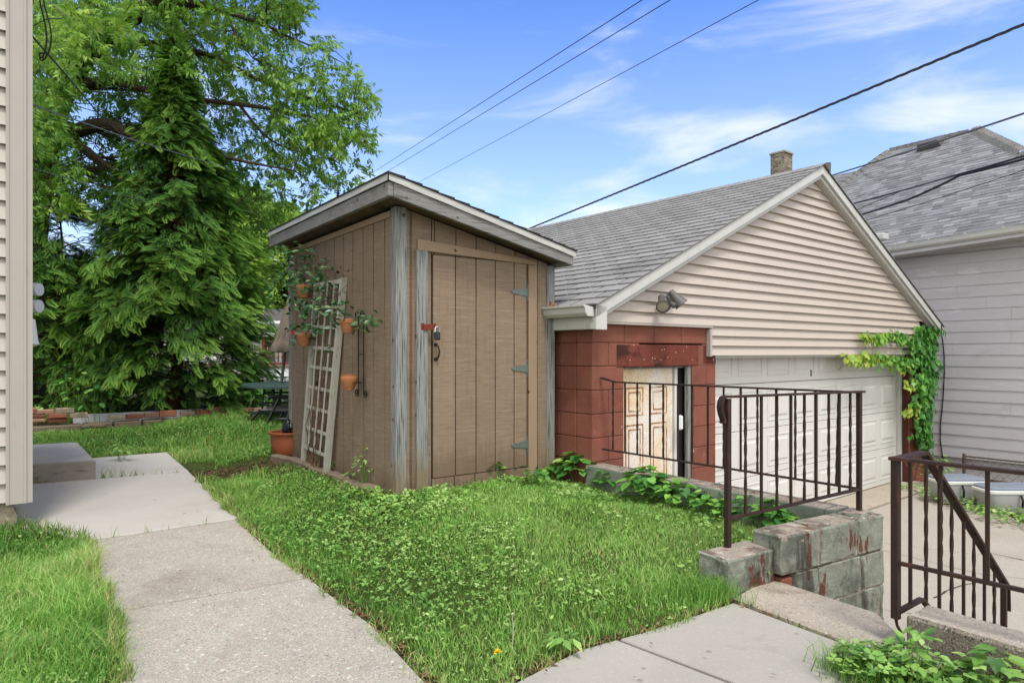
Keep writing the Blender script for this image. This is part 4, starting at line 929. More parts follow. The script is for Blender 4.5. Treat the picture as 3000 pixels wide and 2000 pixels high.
# ridge caps
def capline(a, b, w=.16, n=16, par=nbh, mat=MT['ridge_cap']):
    mb = MB(); d = (b - a); L_ = d.length; d.normalize(); sdv = d.cross(nrf).normalized()
    k = int(L_ / .14)
    for i in range(k):
        mb.r = random.random(); p = a + d * (i * .14); q = a + d * min(L_, (i * .14 + .2))
        mb.add([p - sdv * w * .6 + nrf * .03, p + nrf * .06, p + sdv * w + nrf * -.03, q - sdv * w * .6 + nrf * .02, q + nrf * .045, q + sdv * w + nrf * -.04], [(0, 1, 4, 3), (1, 2, 5, 4), (0, 3, 4, 1), (1, 4, 5, 2)])
    mb.build("ridge_cap", mat, par)
capline(pts[1], pts[2]); capline(pts[2], pts[3], .1); capline(pts[3], pts[4], .2); capline(pts[4], pts[5], .2); capline(pts[0], pts[1], .12)
# rear-left roof wing seen between the garage ridge and the main hip
mb = MB(); wv = d2 * 1.0
A = pts[1]; Bq = pts[2]; wing = [pts[0] - nrf * .06, pts[1] - nrf * .05, pts[2] - nrf * .05, pts[2] - nrf * .05 + d2 * 3.5 - d1 * .0, pts[0] - nrf * .05 + d2 * 4.5 - UP * .3]
a_ = RP3(2411, 519, A, (d2 * -.35 + UP * .9).normalized()); 
nw = (-d2 * .0 - d1 * .62 + UP * .78).normalized()
w1_ = [pts[1] - nrf * .02, RP3(2516, 499, pts[1], nw), RP3(2380, 527, pts[1], nw), RP3(2430, 700, pts[1], nw), pts[0] - nrf * .04]
mb.prism([v for v in w1_], -nw * .08); mb.build("roof_wing", MT['ridge_cap'], nbh)
wu = (RP3(2516, 499, pts[1], nw) - RP3(2380, 527, pts[1], nw)); uw = d2.copy(); uw = (uw - nw * uw.dot(nw)).normalized(); vw = nw.cross(uw); vw = vw if vw.z > 0 else -vw
wuv = [((p - pts[0]).dot(uw), (p - pts[0]).dot(vw)) for p in w1_]
mn = min(v for _, v in wuv); wuv = [(u, v - mn) for u, v in wuv]
mb = MB(); shingle_rows(mb, pts[0] + vw * mn + nw * .0, uw, vw, nw, limv(wuv), max(v for _, v in wuv) - .02, exp=.145, tab=.3, gap=0, th=.009, rnd_w=True, lift=.004); mb.build("shingles", MT['arch_shingle'], nbh)
# gutter and downspout
mb = MB(); gA = npnt(t1 - .1, .36, eave_z(t1 - .1)); gA = RP3(2560, 735, npnt(0, .40, 0), -d1); gs = lambda px, py: (lambda q: npnt(q[0], .40, q[1]))(nx(px, py, .40))
A0, A1 = gs(2572, 728), gs(3120, 643)
gpf = [(0, -.0), (0, -.10), (.07, -.10), (.10, -.07), (.11, -.02), (.12, 0), (.105, 0), (.095, -.02), (.085, -.065), (.065, -.088), (.012, -.088), (.012, 0)]
p0 = [A0 - d1 * a + UP * b for a, b in gpf]; mb.prism(p0, A1 - A0); mb.build("gutter", MT['white_trim'], nbh)
mb = MB(); e_ = (A1 - A0); 
for f in (.12, .32, .52, .72, .9):
    mb = MB(); mb.box(A0 + e_ * f - d1 * .12 + UP * .0, e_.normalized() * .02, d1 * .16, UP * .012); mb.build("gutter_strap", MT['white_trim'], nbh)
mb = MB(); c = gs(2592, 745)
mb.tube([c - d1 * .03, c - UP * .10 - d1 * .03, c - UP * .22 + d2 * -.06, c - UP * .34 + d2 * -.10 + d1 * .1, c - UP * .6 + d2 * -.10 + d1 * .28, c - UP * 3.8 + d2 * -.10 + d1 * .28], [.04] * 6, 8); mb.build("downspout", MT['white_trim'], nbh, smooth=True)
mb = MB(); c = gs(2590, 700); mb.box(c - d1 * .12 - d2 * .05 - UP * .02, d1 * .2, d2 * .24, UP * .11); mb.build("gutter_box", MT['white_trim'], nbh, bevel=.02)
# roof vent
c = RP3(2722, 438, E0, nrf); mb = MB(); mb.hexa([c - ur * .22 + nrf * .0, c + ur * .22, c + ur * .24 + vrf * .38, c - ur * .24 + vrf * .38, c - ur * .18 + nrf * .16, c + ur * .18 + nrf * .16, c + ur * .2 + vrf * .3 + nrf * .10, c - ur * .2 + vrf * .3 + nrf * .10]); mb.build("roof_vent", MT['lamp_grey'], nbh, bevel=.02)
c = RP3(2424, 525, pts[1], nw); mb = MB(); mb.tube([c, c + UP * .35 + d1 * .02], .07, 8); mb.build("vent_pipe", MT['lamp_grey'], nbh)
# cable running down the neighbour wall
pw = [(2757, 973), (2762, 1000), (2766, 1040), (2767, 1090), (2763, 1170), (2756, 1240), (2755, 1290), (2763, 1345), (2760, 1440)]
mb = MB(); mb.tube([(lambda q: npnt(q[0], .024, q[1]))(nx(x, y, .024)) for x, y in pw], .008, 6); tag(mb.build("wall_cable", MT['cable'], None, smooth=True), "thin black cable hanging down the grey lap siding", "cable")
def top_mat(o, m, thr=.8):
    o.data.materials.append(m); k = len(o.data.materials) - 1
    for p in o.data.polygons:
        if p.normal.z > thr: p.material_index = k
# ================================================================ retaining wall, stair wall, end block, right block wall
e_ = Vector((.856, .517, 0)); n_ = Vector((-.517, .856, 0)); SWc = Vector((1.406, 3.484, 0)); ZW = .26
sw = thing("stair_wall", "green block wall with peeling red paint beside the steps", "wall", zz(SWc, ZD))
mb, mm = MB(), MB()
courses(mb, mm, SWc, e_, n_, .94, ZW - .2032, ZW, bl=.335, c=.010, g=.004)
courses(mb, mm, SWc + e_ * .12, e_, n_, .82, ZD - .1, ZW - .2032 - .004, bl=.39, c=.008, phase=1)
w_ = mb.build("wall_blocks", MT['green_block'], sw); top_mat(w_, MT['green_top']); rough(w_, 4, .022, .10); mm.build("mortar", MT['green_top'], w_)
mb = MB(); mb.box(zz(SWc + e_ * .0 + n_ * .06, ZW - .62), e_ * .14, n_ * .12, UP * .40); mb.build("hole_shade", MT['dark'], sw)  # near-black box paints the shade inside the wall's hole
bb = G(2330, 1742, .02); mb = MB(); mb.cbox(zz(SWc + e_ * .025 + n_ * .015, -.08), e_ * .088, n_ * .10, UP * .11, .008); tag(mb.build("loose_brick", MT['red_block']), "broken red brick wedged in the hole under the stair wall", "brick")
rwP = Vector((.763, 5.757, 0)); rw = thing("retaining_wall", "low green block retaining wall between lawn and driveway", "wall", zz(rwP, ZD))
mb, mm = MB(), MB(); courses(mb, mm, rwP, -d2, -d1, 2.10, ZD - .1, .275, c=.006)
w_ = mb.build("wall_blocks", MT['green_plain'], rw); top_mat(w_, MT['green_top']); rough(w_, 3, .014, .12); mm.build("mortar", MT['green_top'], w_)
# corner fill
mb = MB(); mb.cbox(zz(rwP - d2 * 2.105, ZD - .1), -d2 * .14, -d1 * .19, UP * (.27 - ZD + .1), .009); w_ = mb.build("wall_blocks", MT['green_block'], rw); top_mat(w_, MT['green_top'])
lb = Vector((1.083, 3.335, 0)); le = Vector((.837, .547, 0)); ln = Vector((-.547, .837, 0))
mb = MB(); mb.cbox(zz(lb, -.06), le * .385, ln * .2, UP * .24, .008); w_ = mb.build("end_block", MT['green_block'], None); top_mat(w_, MT['green_top']); rough(w_, 5, .020, .09); tag(w_, "low green-sided concrete block with a railing post set in it", "block")
rb = Vector((1.606, 2.73, 0)); bd = Vector((.584, -.811, 0)); bn = Vector((.811, .584, 0))
mb = MB()
for i in range(5): mb.r = random.random(); mb.cbox(zz(rb + bd * (i * .4064), -.4), bd * .4034, bn * .195, UP * .552, .012)
w_ = mb.build("block_wall", MT['block_grey'], None); top_mat(w_, MT['old_conc']); rough(w_, 5, .010, .05); tag(w_, "coarse grey block wall right of the steps in the corner", "wall")
mb = MB()   # steps
A0 = Vector((1.40, 3.55, 0)); ed_ = (Vector((1.80, 2.93, 0)) - A0)
for i in range(4):
    mb.box(zz(A0 + e_ * (.0 + .27 * i), ZD - .3), e_ * .268, ed_, UP * (-ZD + .3 - .186 * (i + 1) + .002 * i))
tag(mb.build("steps", MT['old_conc']), "concrete steps going down to the driveway", "steps", kind="structure")
# earth bank closing the yard edge under the landing and right of the block
mb = MB(); mb.prism([Vector((x, y, -.9)) for x, y in [(-.5, 0), (3.3, 0), (3.3, .25), (1.98, 2.2), (1.62, 2.76), (1.62, 2.9), (1.38, 3.5), (.6, 3.4)]], UP * .84); tag(mb.build("earth_bank", MT['soil']), "earth bank under the walk", "ground", kind="structure")

# ================================================================ railings
def bar(mb, a, b, w, h=None, upv=UP):
    a, b = Vector(a), Vector(b); d = (b - a).normalized(); h = h or w
    x = d.cross(upv)
    x = x.normalized() if x.length > .05 else Vector((d1.x, d1.y, 0)); y = x.cross(d).normalized()
    x *= w / 2; y *= h / 2
    mb.hexa([a - x - y, a + x - y, a + x + y, a - x + y, b - x - y, b + x - y, b + x + y, b - x + y])
def sqbar(mb, a, b, w, ax):   # vertical square bar aligned to ax
    a, b = Vector(a), Vector(b); x = ax.normalized() * w / 2; y = UP.cross(ax).normalized() * w / 2
    mb.hexa([a - x - y, a + x - y, a + x + y, a - x + y, b - x - y, b + x - y, b + x + y, b - x + y])
def twisted(mb, a, b, w, ax, turns=2.6, n=44):
    a, b = Vector(a), Vector(b); x = ax.normalized(); y = UP.cross(ax).normalized(); vs = []; r = w / 2 * 1.414
    for i in range(n + 1):
        u = i / n; th = math.pi / 4 + turns * math.pi * min(max((u - .10) / .80, 0), 1); p = a.lerp(b, u)
        for k in range(4): an = th + k * math.pi / 2; vs.append(p + x * math.cos(an) * r + y * math.sin(an) * r)
    mb.add(vs, [(4 * i + k, 4 * i + (k + 1) % 4, 4 * i + 4 + (k + 1) % 4, 4 * i + 4 + k) for i in range(n) for k in range(4)] + [(3, 2, 1, 0), (4 * n, 4 * n + 1, 4 * n + 2, 4 * n + 3)])
def one(fn, name, par, *a, mat=None):
    mb = MB(); fn(mb, *a); return mb.build(name, mat or MT['rust_iron'], par)
ZR = H - .2365
cp = P(2517, 1497, 4.03); cp = Vector((cp.x, cp.y, ZW)); lp = G(2132, 1604, .178); lp = Vector((lp.x, lp.y, .178))
lr = thing("railing", "rusty brown iron railing with scroll end along the lawn walls", "railing", lp)
one(sqbar, "post", lr, zz(cp, ZW - .02), zz(cp, ZR), .025, e_); one(sqbar, "post", lr, zz(lp, .15), zz(lp, ZR - .01), .027, e_)
nd = Vector((cp.x - lp.x, cp.y - lp.y, 0)); Ln = nd.length; nd.normalize()
one(bar, "top_rail", lr, zz(lp - nd * .0, ZR), zz(cp + nd * .035, ZR), .036, .012)
zbl = H - (1521 - HY) / F * 3.56; zbr = H - (1432 - HY) / F * 4.03
one(bar, "bottom_rail", lr, zz(lp, zbl), zz(cp, zbr), .024, .013)
for i, px in enumerate((2184, 2230.5, 2276, 2317, 2356.5, 2391, 2428, 2459, 2491)):
    s_, _ = RPl(px, 1300, lp, nd); f = s_ / Ln; q = lp + nd * s_
    one(twisted if i % 2 == 0 else sqbar, "baluster", lr, zz(q, zbl + (zbr - zbl) * f), zz(q, ZR - .005), .0125, nd)
# scroll (lamb's tongue)
mb = MB(); sc = [(.0, .0), (-.02, .004), (-.042, -.004), (-.056, -.026), (-.060, -.055), (-.052, -.09), (-.040, -.118), (-.038, -.13), (-.045, -.138)]
wv_ = Vector((-nd.y, nd.x, 0)) * .019; vs = []
for i, (a, b) in enumerate(sc):
    p = zz(lp, ZR + b) + nd * (a + .005)
    j = min(i + 1, len(sc) - 1); i0 = max(i - 1, 0); tg = Vector((sc[j][0] - sc[i0][0], sc[j][1] - sc[i0][1])).normalized(); nn_ = nd * -tg.y + UP * tg.x
    for sx, sn in ((-1, -1), (1, -1), (1, 1), (-1, 1)): vs.append(p + wv_ * sx + nn_ * .006 * sn)
m_ = len(sc); mb.add(vs, [(4 * i + k, 4 * i + (k + 1) % 4, 4 * i + 4 + (k + 1) % 4, 4 * i + 4 + k) for i in range(m_ - 1) for k in range(4)] + [(3, 2, 1, 0), (4 * m_ - 4, 4 * m_ - 3, 4 * m_ - 2, 4 * m_ - 1)]); mb.build("scroll", MT['rust_iron'], lr, smooth=True)
kk = P(1804, 1119, 5.55); wallpt = P(1762, 1109, 5.70); wallpt.z = kk.z + .03
fd = Vector((kk.x - cp.x, kk.y - cp.y, 0)); Lf = fd.length; fd.normalize()
one(bar, "top_rail", lr, zz(cp, ZR - .004), kk, .034, .012); one(bar, "top_rail", lr, kk, wallpt, .034, .012)
kb0 = H - (1429 - HY) / F * 4.05; kbp = P(1766, 1315, 5.62)
one(bar, "bottom_rail", lr, zz(cp, kb0), kbp, .022, .012)
for i, px in enumerate((2450, 2389, 2330, 2274, 2219, 2170, 2120, 2074, 2028, 1986, 1943, 1904, 1867, 1831, 1796)):
    s_, _ = RPl(px, 1300, cp, fd); f = s_ / Lf; q = cp + fd * s_; tl = (-fd * .05) if px == 2450 else Vector()
    zb2 = kb0 + (kbp.z - kb0) * (s_ / (kbp - cp).to_2d().length)
    one(twisted if i % 2 == 0 else sqbar, "baluster", lr, zz(q, zb2), zz(q, ZR - .004 + (kk.z - ZR) * f) + tl * .3, .0120, fd)
# right railing
pr = Vector((1.592, 2.775, 0)); zt2 = H - .44; rd = Vector((.65, -.76, 0)).normalized()
rr = thing("railing", "dark iron railing with sloping stair section on the right", "railing", pr)
one(sqbar, "post", rr, zz(pr, .118), zz(pr, zt2 - .006), .028, e_)
mb = MB(); pts_ = [zz(pr, .12), zz(pr, .09) + Vector((.004, -.002, 0)), zz(pr, .06) + Vector((.018, -.01, 0)), zz(pr, .035) + Vector((.026, -.012, 0)), zz(pr, .018) + Vector((.012, -.01, 0)), zz(pr, .014) + Vector((0, -.01, 0))]
mb.tube(pts_, [.016, .012, .013, .011, .008, .004], 6, flat=.5); mb.build("rusted_stub", MT['rust_iron'], rr)
RLg = 1.9
one(bar, "top_rail", rr, zz(pr - rd * .022, zt2), zz(pr + rd * RLg, zt2), .042, .013); one(bar, "bottom_rail", rr, zz(pr + rd * .016, H - .87), zz(pr + rd * RLg, H - .87), .022, .014)
for i, s_ in enumerate((RPl(2755, 1500, pr, rd)[0], RPl(2893, 1500, pr, rd)[0])):
    q = pr + rd * s_; one(twisted if i == 0 else sqbar, "baluster", rr, zz(q, H - .87), zz(q, zt2 - .005), .0135, rd)
for i in range(10):
    q = pr + rd * (.49 + .12 * i); one(twisted if i % 2 == 0 else sqbar, "baluster", rr, zz(q, H - .87), zz(q, zt2 - .005), .0135, rd)
sdv = Vector((.79, .613, 0)); t1_, t2_ = .29, 1.32; sl_ = .79 / 1.03
ztr = lambda t: zt2 - max(0, t - t1_) * sl_
zbt = lambda t: .14 - max(0, t - t1_ + .03) * sl_
one(bar, "stair_rail", rr, zz(pr, zt2 - .001), zz(pr + sdv * t1_, zt2 - .001), .040, .013)
one(bar, "stair_rail", rr, zz(pr + sdv * (t1_ - .004), zt2 - .001), zz(pr + sdv * (t2_ + .04), ztr(t2_ + .04)), .040, .014)
one(bar, "stair_rail", rr, zz(pr + sdv * (t2_ + .035), ztr(t2_ + .035)), zz(pr + sdv * (t2_ + .045), ztr(t2_ + .04) - .13), .038, .012)
one(bar, "stair_bottom_rail", rr, zz(pr + sdv * .016, .14), zz(pr + sdv * (t1_ - .03), .14), .024, .013); one(bar, "stair_bottom_rail", rr, zz(pr + sdv * (t1_ - .03), .14), zz(pr + sdv * t2_, zbt(t2_)), .024, .013)
for i, px in enumerate((2667, 2713, 2752, 2788, 2823, 2853, 2884, 2913)):
    s_ = RPl(px, 1600, pr, sdv)[0]; q = pr + sdv * s_
    one(sqbar if i % 2 == 0 else twisted, "baluster", rr, zz(q, zbt(s_)), zz(q, ztr(s_) - .005), .0125, sdv)
s_ = t2_; q = pr + sdv * s_; one(sqbar, "post", rr, zz(q, ZD), zz(q, ztr(s_) - .006), .026, sdv)

# ================================================================ wires, pole, chimney, far buildings
def wire(name, label, pts, r, sag, mat=MT['cable'], seg=6, n=40, twist=0):
    pts = [Vector(p) for p in pts]; L_ = []
    for a, b in zip(pts[:-1], pts[1:]):
        for i in range(n + (b is pts[-1])):
            u = i / n; L_.append(a.lerp(b, u) - UP * sag * 4 * u * (1 - u))
    mb = MB()
    if twist:
        for ph in (0, 2.1, 4.2):
            q = []
            M_ = len(L_) * 8
            for i in range(M_):
                f = i / (M_ - 1) * (len(L_) - 1); k = min(int(f), len(L_) - 2); p = L_[k].lerp(L_[k + 1], f - k); a = i * .55 + ph
                q.append(p + Vector((math.cos(a) * .4, math.cos(a) * .2, math.sin(a))) * twist)
            mb.tube(q, r, 5)
    else: mb.tube(L_, r, seg)
    return tag(mb.build(name, mat, smooth=True), label, "cable", "overhead cables")
wire("power_cable", "thick twisted cable crossing the sky to the upper right corner", [P(3350, -75, 6.0), P(1420, 722, 17)], .0085, .02, twist=.011, mat=pm('weathered_cable', '3b3a39', .1))
wire("power_cable", "thin wire leaving the top edge left of its near twin above the shed", [P(1960, -50, 9), P(1020, 552, 30)], .007, .0)
wire("power_cable", "thin wire running just right of its twin above the shed roof", [P(2050, -52, 9), P(1040, 560, 30)], .007, .0)
wire("power_cable", "single thin wire in the middle of the sky", [P(2320, -52, 9), P(1160, 570, 30)], .006, .0)
wire("power_cable", "dark cable across the top of the neighbour roof", [P(3200, 265, 8.6), P(2330, 546, 17)], .016, .03, mat=MT['cable_grey'])
wire("power_cable", "upper black cable of the bundle over the neighbour roof", [P(3100, 425, 6.8), P(2812, 510, 8.2), P(2440, 612, 11.5)], .012, .01)
wire("power_cable", "lower black cable of the bundle over the neighbour roof", [P(3100, 437, 6.8), P(2812, 514, 8.2), P(2660, 585, 9.2), P(2450, 650, 11.5)], .015, .01)
wire("power_cable", "thin cable hanging between the two black cables", [P(2812, 512, 8.2), P(2650, 556, 9.3), P(2450, 640, 11.5)], .006, .0, mat=MT['cable_grey'])
wire("power_cable", "thin wire lowest across the neighbour roof", [P(3100, 465, 7.2), P(2480, 662, 11.5)], .005, .02)
wire("power_cable", "grey wire from the house corner crossing the trees to the pole", [P(60, 296, 5.4), P(383, 408, 7.5), P(985, 588, 34)], .006, .0, mat=MT['cable_grey'])
wire("power_cable", "thin low wire through the left tree foliage", [P(60, 482, 5.4), P(298, 553, 8), P(760, 690, 25)], .0045, .0, mat=MT['cable_grey'])
wire("power_cable", "lowest thin wire leaving the house corner", [P(60, 582, 5.4), P(264, 651, 8), P(430, 700, 14)], .004, .0, mat=MT['cable_grey'])
wire("service_drop", "twisted black service line descending from the house corner", [P(93, 105, 5.3), P(150, 170, 5.6), P(215, 245, 6.2), P(290, 335, 7.2), P(390, 425, 10)], .0045, .0, twist=.005)
def loopw(label, px, Y=5.3, r=.006, mat=None):
    pts = [P(x, y, Y) for x, y in px]; sm = []
    for i in range(len(pts) - 1):
        p0, p1, p2, p3 = pts[max(i - 1, 0)], pts[i], pts[i + 1], pts[min(i + 2, len(pts) - 1)]
        for k in range(6):
            t = k / 6; sm.append(.5 * ((2 * p1) + (-p0 + p2) * t + (2 * p0 - 5 * p1 + 4 * p2 - p3) * t * t + (-p0 + 3 * p1 - 3 * p2 + p3) * t ** 3))
    sm.append(pts[-1]); mb = MB(); mb.tube(sm, r, 6); tag(mb.build("drip_loop", mat or MT['cable'], smooth=True), label, "cable", "cable loops at the house corner")
loopw("left strand of the black cable loop hanging at the house corner", [(114, -40), (118, 10), (130, 60), (137, 110), (132, 150), (122, 170), (116, 165), (118, 157), (135, 157), (150, 170)])
loopw("right strand of the black cable loop hanging at the house corner", [(122, -40), (130, 15), (142, 60), (150, 100), (147, 140), (138, 162), (124, 178), (116, 172)])
loopw("pale thin wire bracket above the black cable loops", [(130, -20), (150, 10), (172, 30), (183, 50), (176, 55), (140, 57), (92, 78)], r=.004, mat=MT['cable_grey'])
# utility pole far away
up = thing("utility_pole", "distant utility pole top with crossarm peeking above the shed roof", "pole", (-9.1, 36, .04))
bx = P(985, 585, 36); bx = Vector((bx.x, bx.y, 0))
up.location = (bx.x, 36, .04); ORG[up.name] = Vector((bx.x, 36, .04))
mb = MB(); mb.tube([(bx.x + .5, 36, 0), (bx.x + .5, 36, H + 8.3)], [.17, .12], 10); mb.build("pole", MT['pole_wood'], up, smooth=True)
mb = MB(); mb.box((bx.x - .2, 35.85, H + 8.15), (2.2, .9, 0), (-.05, .12, 0), (0, 0, .18)); mb.build("crossarm", MT['bright'], up)
mb = MB(); mb.lathe((bx.x + .1, 35.97, H + 8.33), [(.04, 0), (.1, .1), (.04, .16), (.15, .22), (.04, .28), (.12, .35), (.03, .4), (.1, .5), (0, .55)], 10); mb.build("insulator", MT['black_iron'], up)
# chimney and the house below it
CY = 22.0; cc = P(2298, 440, CY); chh = thing("distant_house", "brick chimney of a house hidden behind the garage ridge", "house", (cc.x, cc.y, .0))
mb, mm = MB(), MB(); w1 = (2298 - 2262) / F * CY / .63 * .78; w2 = (2327 - 2298) / F * CY / .777 * 1.25
top = cc.z; base = top - 1.1
for (P0, dd, nn_, L_) in ((zz(cc, 0) , d2, d1, w1), (zz(cc, 0), d1, d2, w2)):
    z = base; r = 0
    while z < top - .06:
        s = -(.1 if r % 2 else 0)
        while s < L_:
            a, b = max(s, 0), min(s + .21, L_)
            if b - a > .03: mb.r = random.random(); mb.cbox(zz(P0, z) + dd * (a + .005) - nn_ * 0, dd * (b - a - .012), nn_ * .09, UP * .062, .004)
            s += .213
        z += .075; r += 1
ch_ = mb.build("chimney", MT['chimney'], chh)
mb = MB(); mb.box(zz(cc, base - 1.0) + d1 * .006 + d2 * .006, d1 * (w2 - .01), d2 * (w1 - .01), UP * (top - base + .96)); mb.build("chimney_core", MT['chim_mortar'], ch_)
mb = MB(); mb.cbox(zz(cc, top - .06) - d1 * .03 - d2 * .03, d1 * (w2 + .06), d2 * (w1 + .06), UP * .07, .01); mb.build("chimney_cap", MT['chim_mortar'], ch_)
mb = MB(); o = zz(cc, 0) - d1 * 4 - d2 * 1; mb.box(o, d1 * 8, d2 * 7, UP * 4.2); mb.build("wall", MT['bright'], chh)
mb = MB(); mb.prism([o + UP * 4.2 - d1 * .3, o + UP * 4.2 + d1 * 8.3, o + UP * 6.4 + d1 * 4], d2 * 7); mb.build("roof", MT['dark_roof'], chh)
# porch house seen past the shed
ph = thing("porch_house", "white house with red-brown porch railing far beyond the shed", "house", (-10.6, 26, .04))
def pp(px, py, Y=24.0): return P(px, py, Y)
def pbox(name, px0, px1, py0, py1, mat, Y=24., th=.2, par=ph):
    a = pp(px0, py1, Y); b = pp(px1, py0, Y); mb = MB(); mb.cbox((a.x, Y, a.z), (b.x - a.x, 0, 0), (0, th, 0), (0, 0, b.z - a.z), .01); return mb.build(name, mat, par)
pbox("porch_wall", 520, 900, 1077, 1103, MT['bright'], 24); pbox("porch_wall", 520, 900, 1105, 1113, MT['bright'], 24.05); pbox("porch_wall", 520, 900, 1115, 1134, MT['white_wall'], 24.0); pbox("foundation", 520, 900, 1136, 1131 + 24, MT['block_grey'], 24.1)
pbox("porch_floor", 520, 900, 1068, 1076, MT['brick'], 23.95, 2.5)
rl = pbox("railing_bar", 745, 900, 989, 995, MT['red_rail'], 24.0, .06); pbox("railing_bar", 740, 900, 1062, 1067, MT['red_rail'], 24.0, .06); pbox("railing_post", 766, 776, 985, 1076, MT['red_rail'], 23.98, .12)
for k in range(11): 
    x = 780 + k * 11.5
    a = pp(x, 1062); b = pp(x, 995); mb = MB(); mb.lathe((a.x, 24.03, a.z), [(.022, 0), (.022, .12), (.035, .2), (.018, .32), (.03, .42), (.018, .55), (.035, .64), (.022, .70), (.022, b.z - a.z)], 8); mb.build("spindle", MT['red_rail'], ph)
for k in range(3): x = 742 + k * 9; pbox("spindle", x, x + 3, 1040, 1062, MT['red_rail'], 24.0, .03)
pbox("wall", 480, 905, 940, 1076, MT['bright'], 26.5, .2); pbox("wall", 480, 905, 1068, 1150, MT['bright'], 26.6, .2)
pbox("window", 784, 800, 1003, 1060, pm('far_glass', '4a5560', .1, rough=.15), 26.4, .05); pbox("window", 832, 850, 1003, 1060, pm('far_glass2', '4a5560', .1, rough=.15), 26.4, .05)
a = pp(700, 975, 26); b = pp(812, 958, 26)
mb = MB(); mb.prism([(a.x, 25.6, a.z), (b.x + 3, 25.6, a.z), (b.x + 3, 29, a.z + 1.0), (a.x, 29, a.z + 1.0)], UP * .12); mb.build("roof", MT['lamp_grey'], ph)
# white shed gable bit
pbox("fascia", 700, 900, 975, 986, MT['white_wall'], 25.5, .1)

# ================================================================ brick border at the back of the lawn
B0 = G(130, 1274, .03); B0 = Vector((B0.x, B0.y, 0)); B1 = G(770, 1232, .05); B1 = Vector((B1.x, B1.y, 0)); bdv = (B1 - B0).normalized(); bnv = Vector((-bdv.y, bdv.x, 0)); LB = (B1 - B0).length
kx = lambda px: RPl(px, 1220, B0, bdv)[0]
kerbs = [(92, 240), (242, 330), (332, 415), (417, 475), (477, 600), (602, 700), (702, 830)]
klab = ["leftmost long", "second from left", "third from left, stained,", "short middle", "long", "second from right,", "rightmost"]
for (a, b), w in zip(kerbs, klab):
    s0, s1 = kx(a) + .01, kx(b); mb = MB(); zt_k = .155 + .01 * random.random(); mb.cbox(zz(B0 + bdv * s0, -.02), bdv * (s1 - s0), bnv * .22, UP * (zt_k + .02), .012)
    tag(mb.build("kerb_stone", MT['kerb'], bevel=.005), f"{w} old concrete kerb stone under the border bricks", "kerb stone", "kerb stones along the back of the lawn")
bricks = [ # px0, px1, py top, py bottom, colour value, label
 (93, 110, 1197, 1214, .05, "dark brick end at the house corner on top of the border"), (108, 161, 1202, 1214, .75, "pale brick on the top row left of the border"), (163, 221, 1197, 1212, .40, "pale tan brick higher on the top row of the border"),
 (93, 138, 1216, 1226, .55, "dark brown flat brick at the left of the border"), (141, 198, 1213, 1226, .12, "red brick in the middle of the left brick stack"), (140, 199, 1227, 1240, .58, "deep red brick at the bottom of the left brick stack"), (93, 136, 1228, 1238, .2, "worn red brick low behind the weeds at the border left end"),
 (205, 261, 1211, 1225, .30, "greyish tan brick lying beside the red brick stack"), (322, 371, 1219, 1230, .40, "pale tan brick right of the border plant"), (372, 424, 1215, 1229, .85, "pale grey brick with a broken top edge"), (425, 469, 1211, 1225, .52, "brown worn brick between pale and red bricks"),
 (470, 522, 1205, 1222, .14, "bright red brick in the middle of the border"), (532, 576, 1207, 1219, .95, "pale cracked brick right of the bright red brick"), (577, 619, 1203, 1217, .0, "dull red narrow brick before the long red one"), (617, 702, 1194, 1214, .17, "longest red brick of the border"), (706, 745, 1196, 1208, .80, "tan brick at the right end of the border"), (746, 790, 1195, 1207, .28, "orange-tan brick partly behind the chair")]
for (x0, x1, yt, yb, cv, lab) in bricks:
    s0, s1 = kx(x0), kx(x1); Yb = B0.y + bdv.y * s0; zt1 = H - (yt - HY) / F * Yb; zb1 = H - (yb - HY) / F * Yb
    zb1 = min(zb1, zt1 - .045); mb = MB(); mb.r = cv; jt = random.uniform(-.01, .02); u_ = (bdv + bnv * random.uniform(-.05, .05)).normalized()
    mb.cbox(zz(B0 + bdv * s0 + bnv * (.03 + jt), zb1), u_ * (s1 - s0 - .008), bnv * .11, UP * (zt1 - zb1), .008)
    tag(mb.build("brick", MT['brick'], bevel=.004), lab, "brick", "loose bricks along the lawn border")
s0, s1 = kx(235), kx(312); mb = MB(); mb.cbox(zz(B0 + bdv * s0 - bnv * .06, .10), bdv * (s1 - s0), bnv * .25, UP * .045, .01); tag(mb.build("paving_stone", MT['kerb'], bevel=.005), "mossy flat paving stone jutting over the kerb", "stone")
s0, s1 = kx(220), kx(625); mb = MB(); mb.cbox(zz(B0 + bdv * s0 + bnv * .38, .06), bdv * (s1 - s0), bnv * .05, UP * .21, .005); tag(mb.build("white_board", MT['white_wall']), "long white board lying behind the border bricks", "board")
# soil bed behind the border
mb = MB(); q = [B0 - bdv * 3 + bnv * .2, B0 + bdv * (LB + 1.2) + bnv * .2, B0 + bdv * (LB + 2.5) + bnv * 5, B0 - bdv * 3 + bnv * 5]; mb.prism([zz(v, .0) for v in q], UP * .11); tag(mb.build("planting_bed", MT['soil']), "raised soil bed under the conifers", "ground", kind="structure")

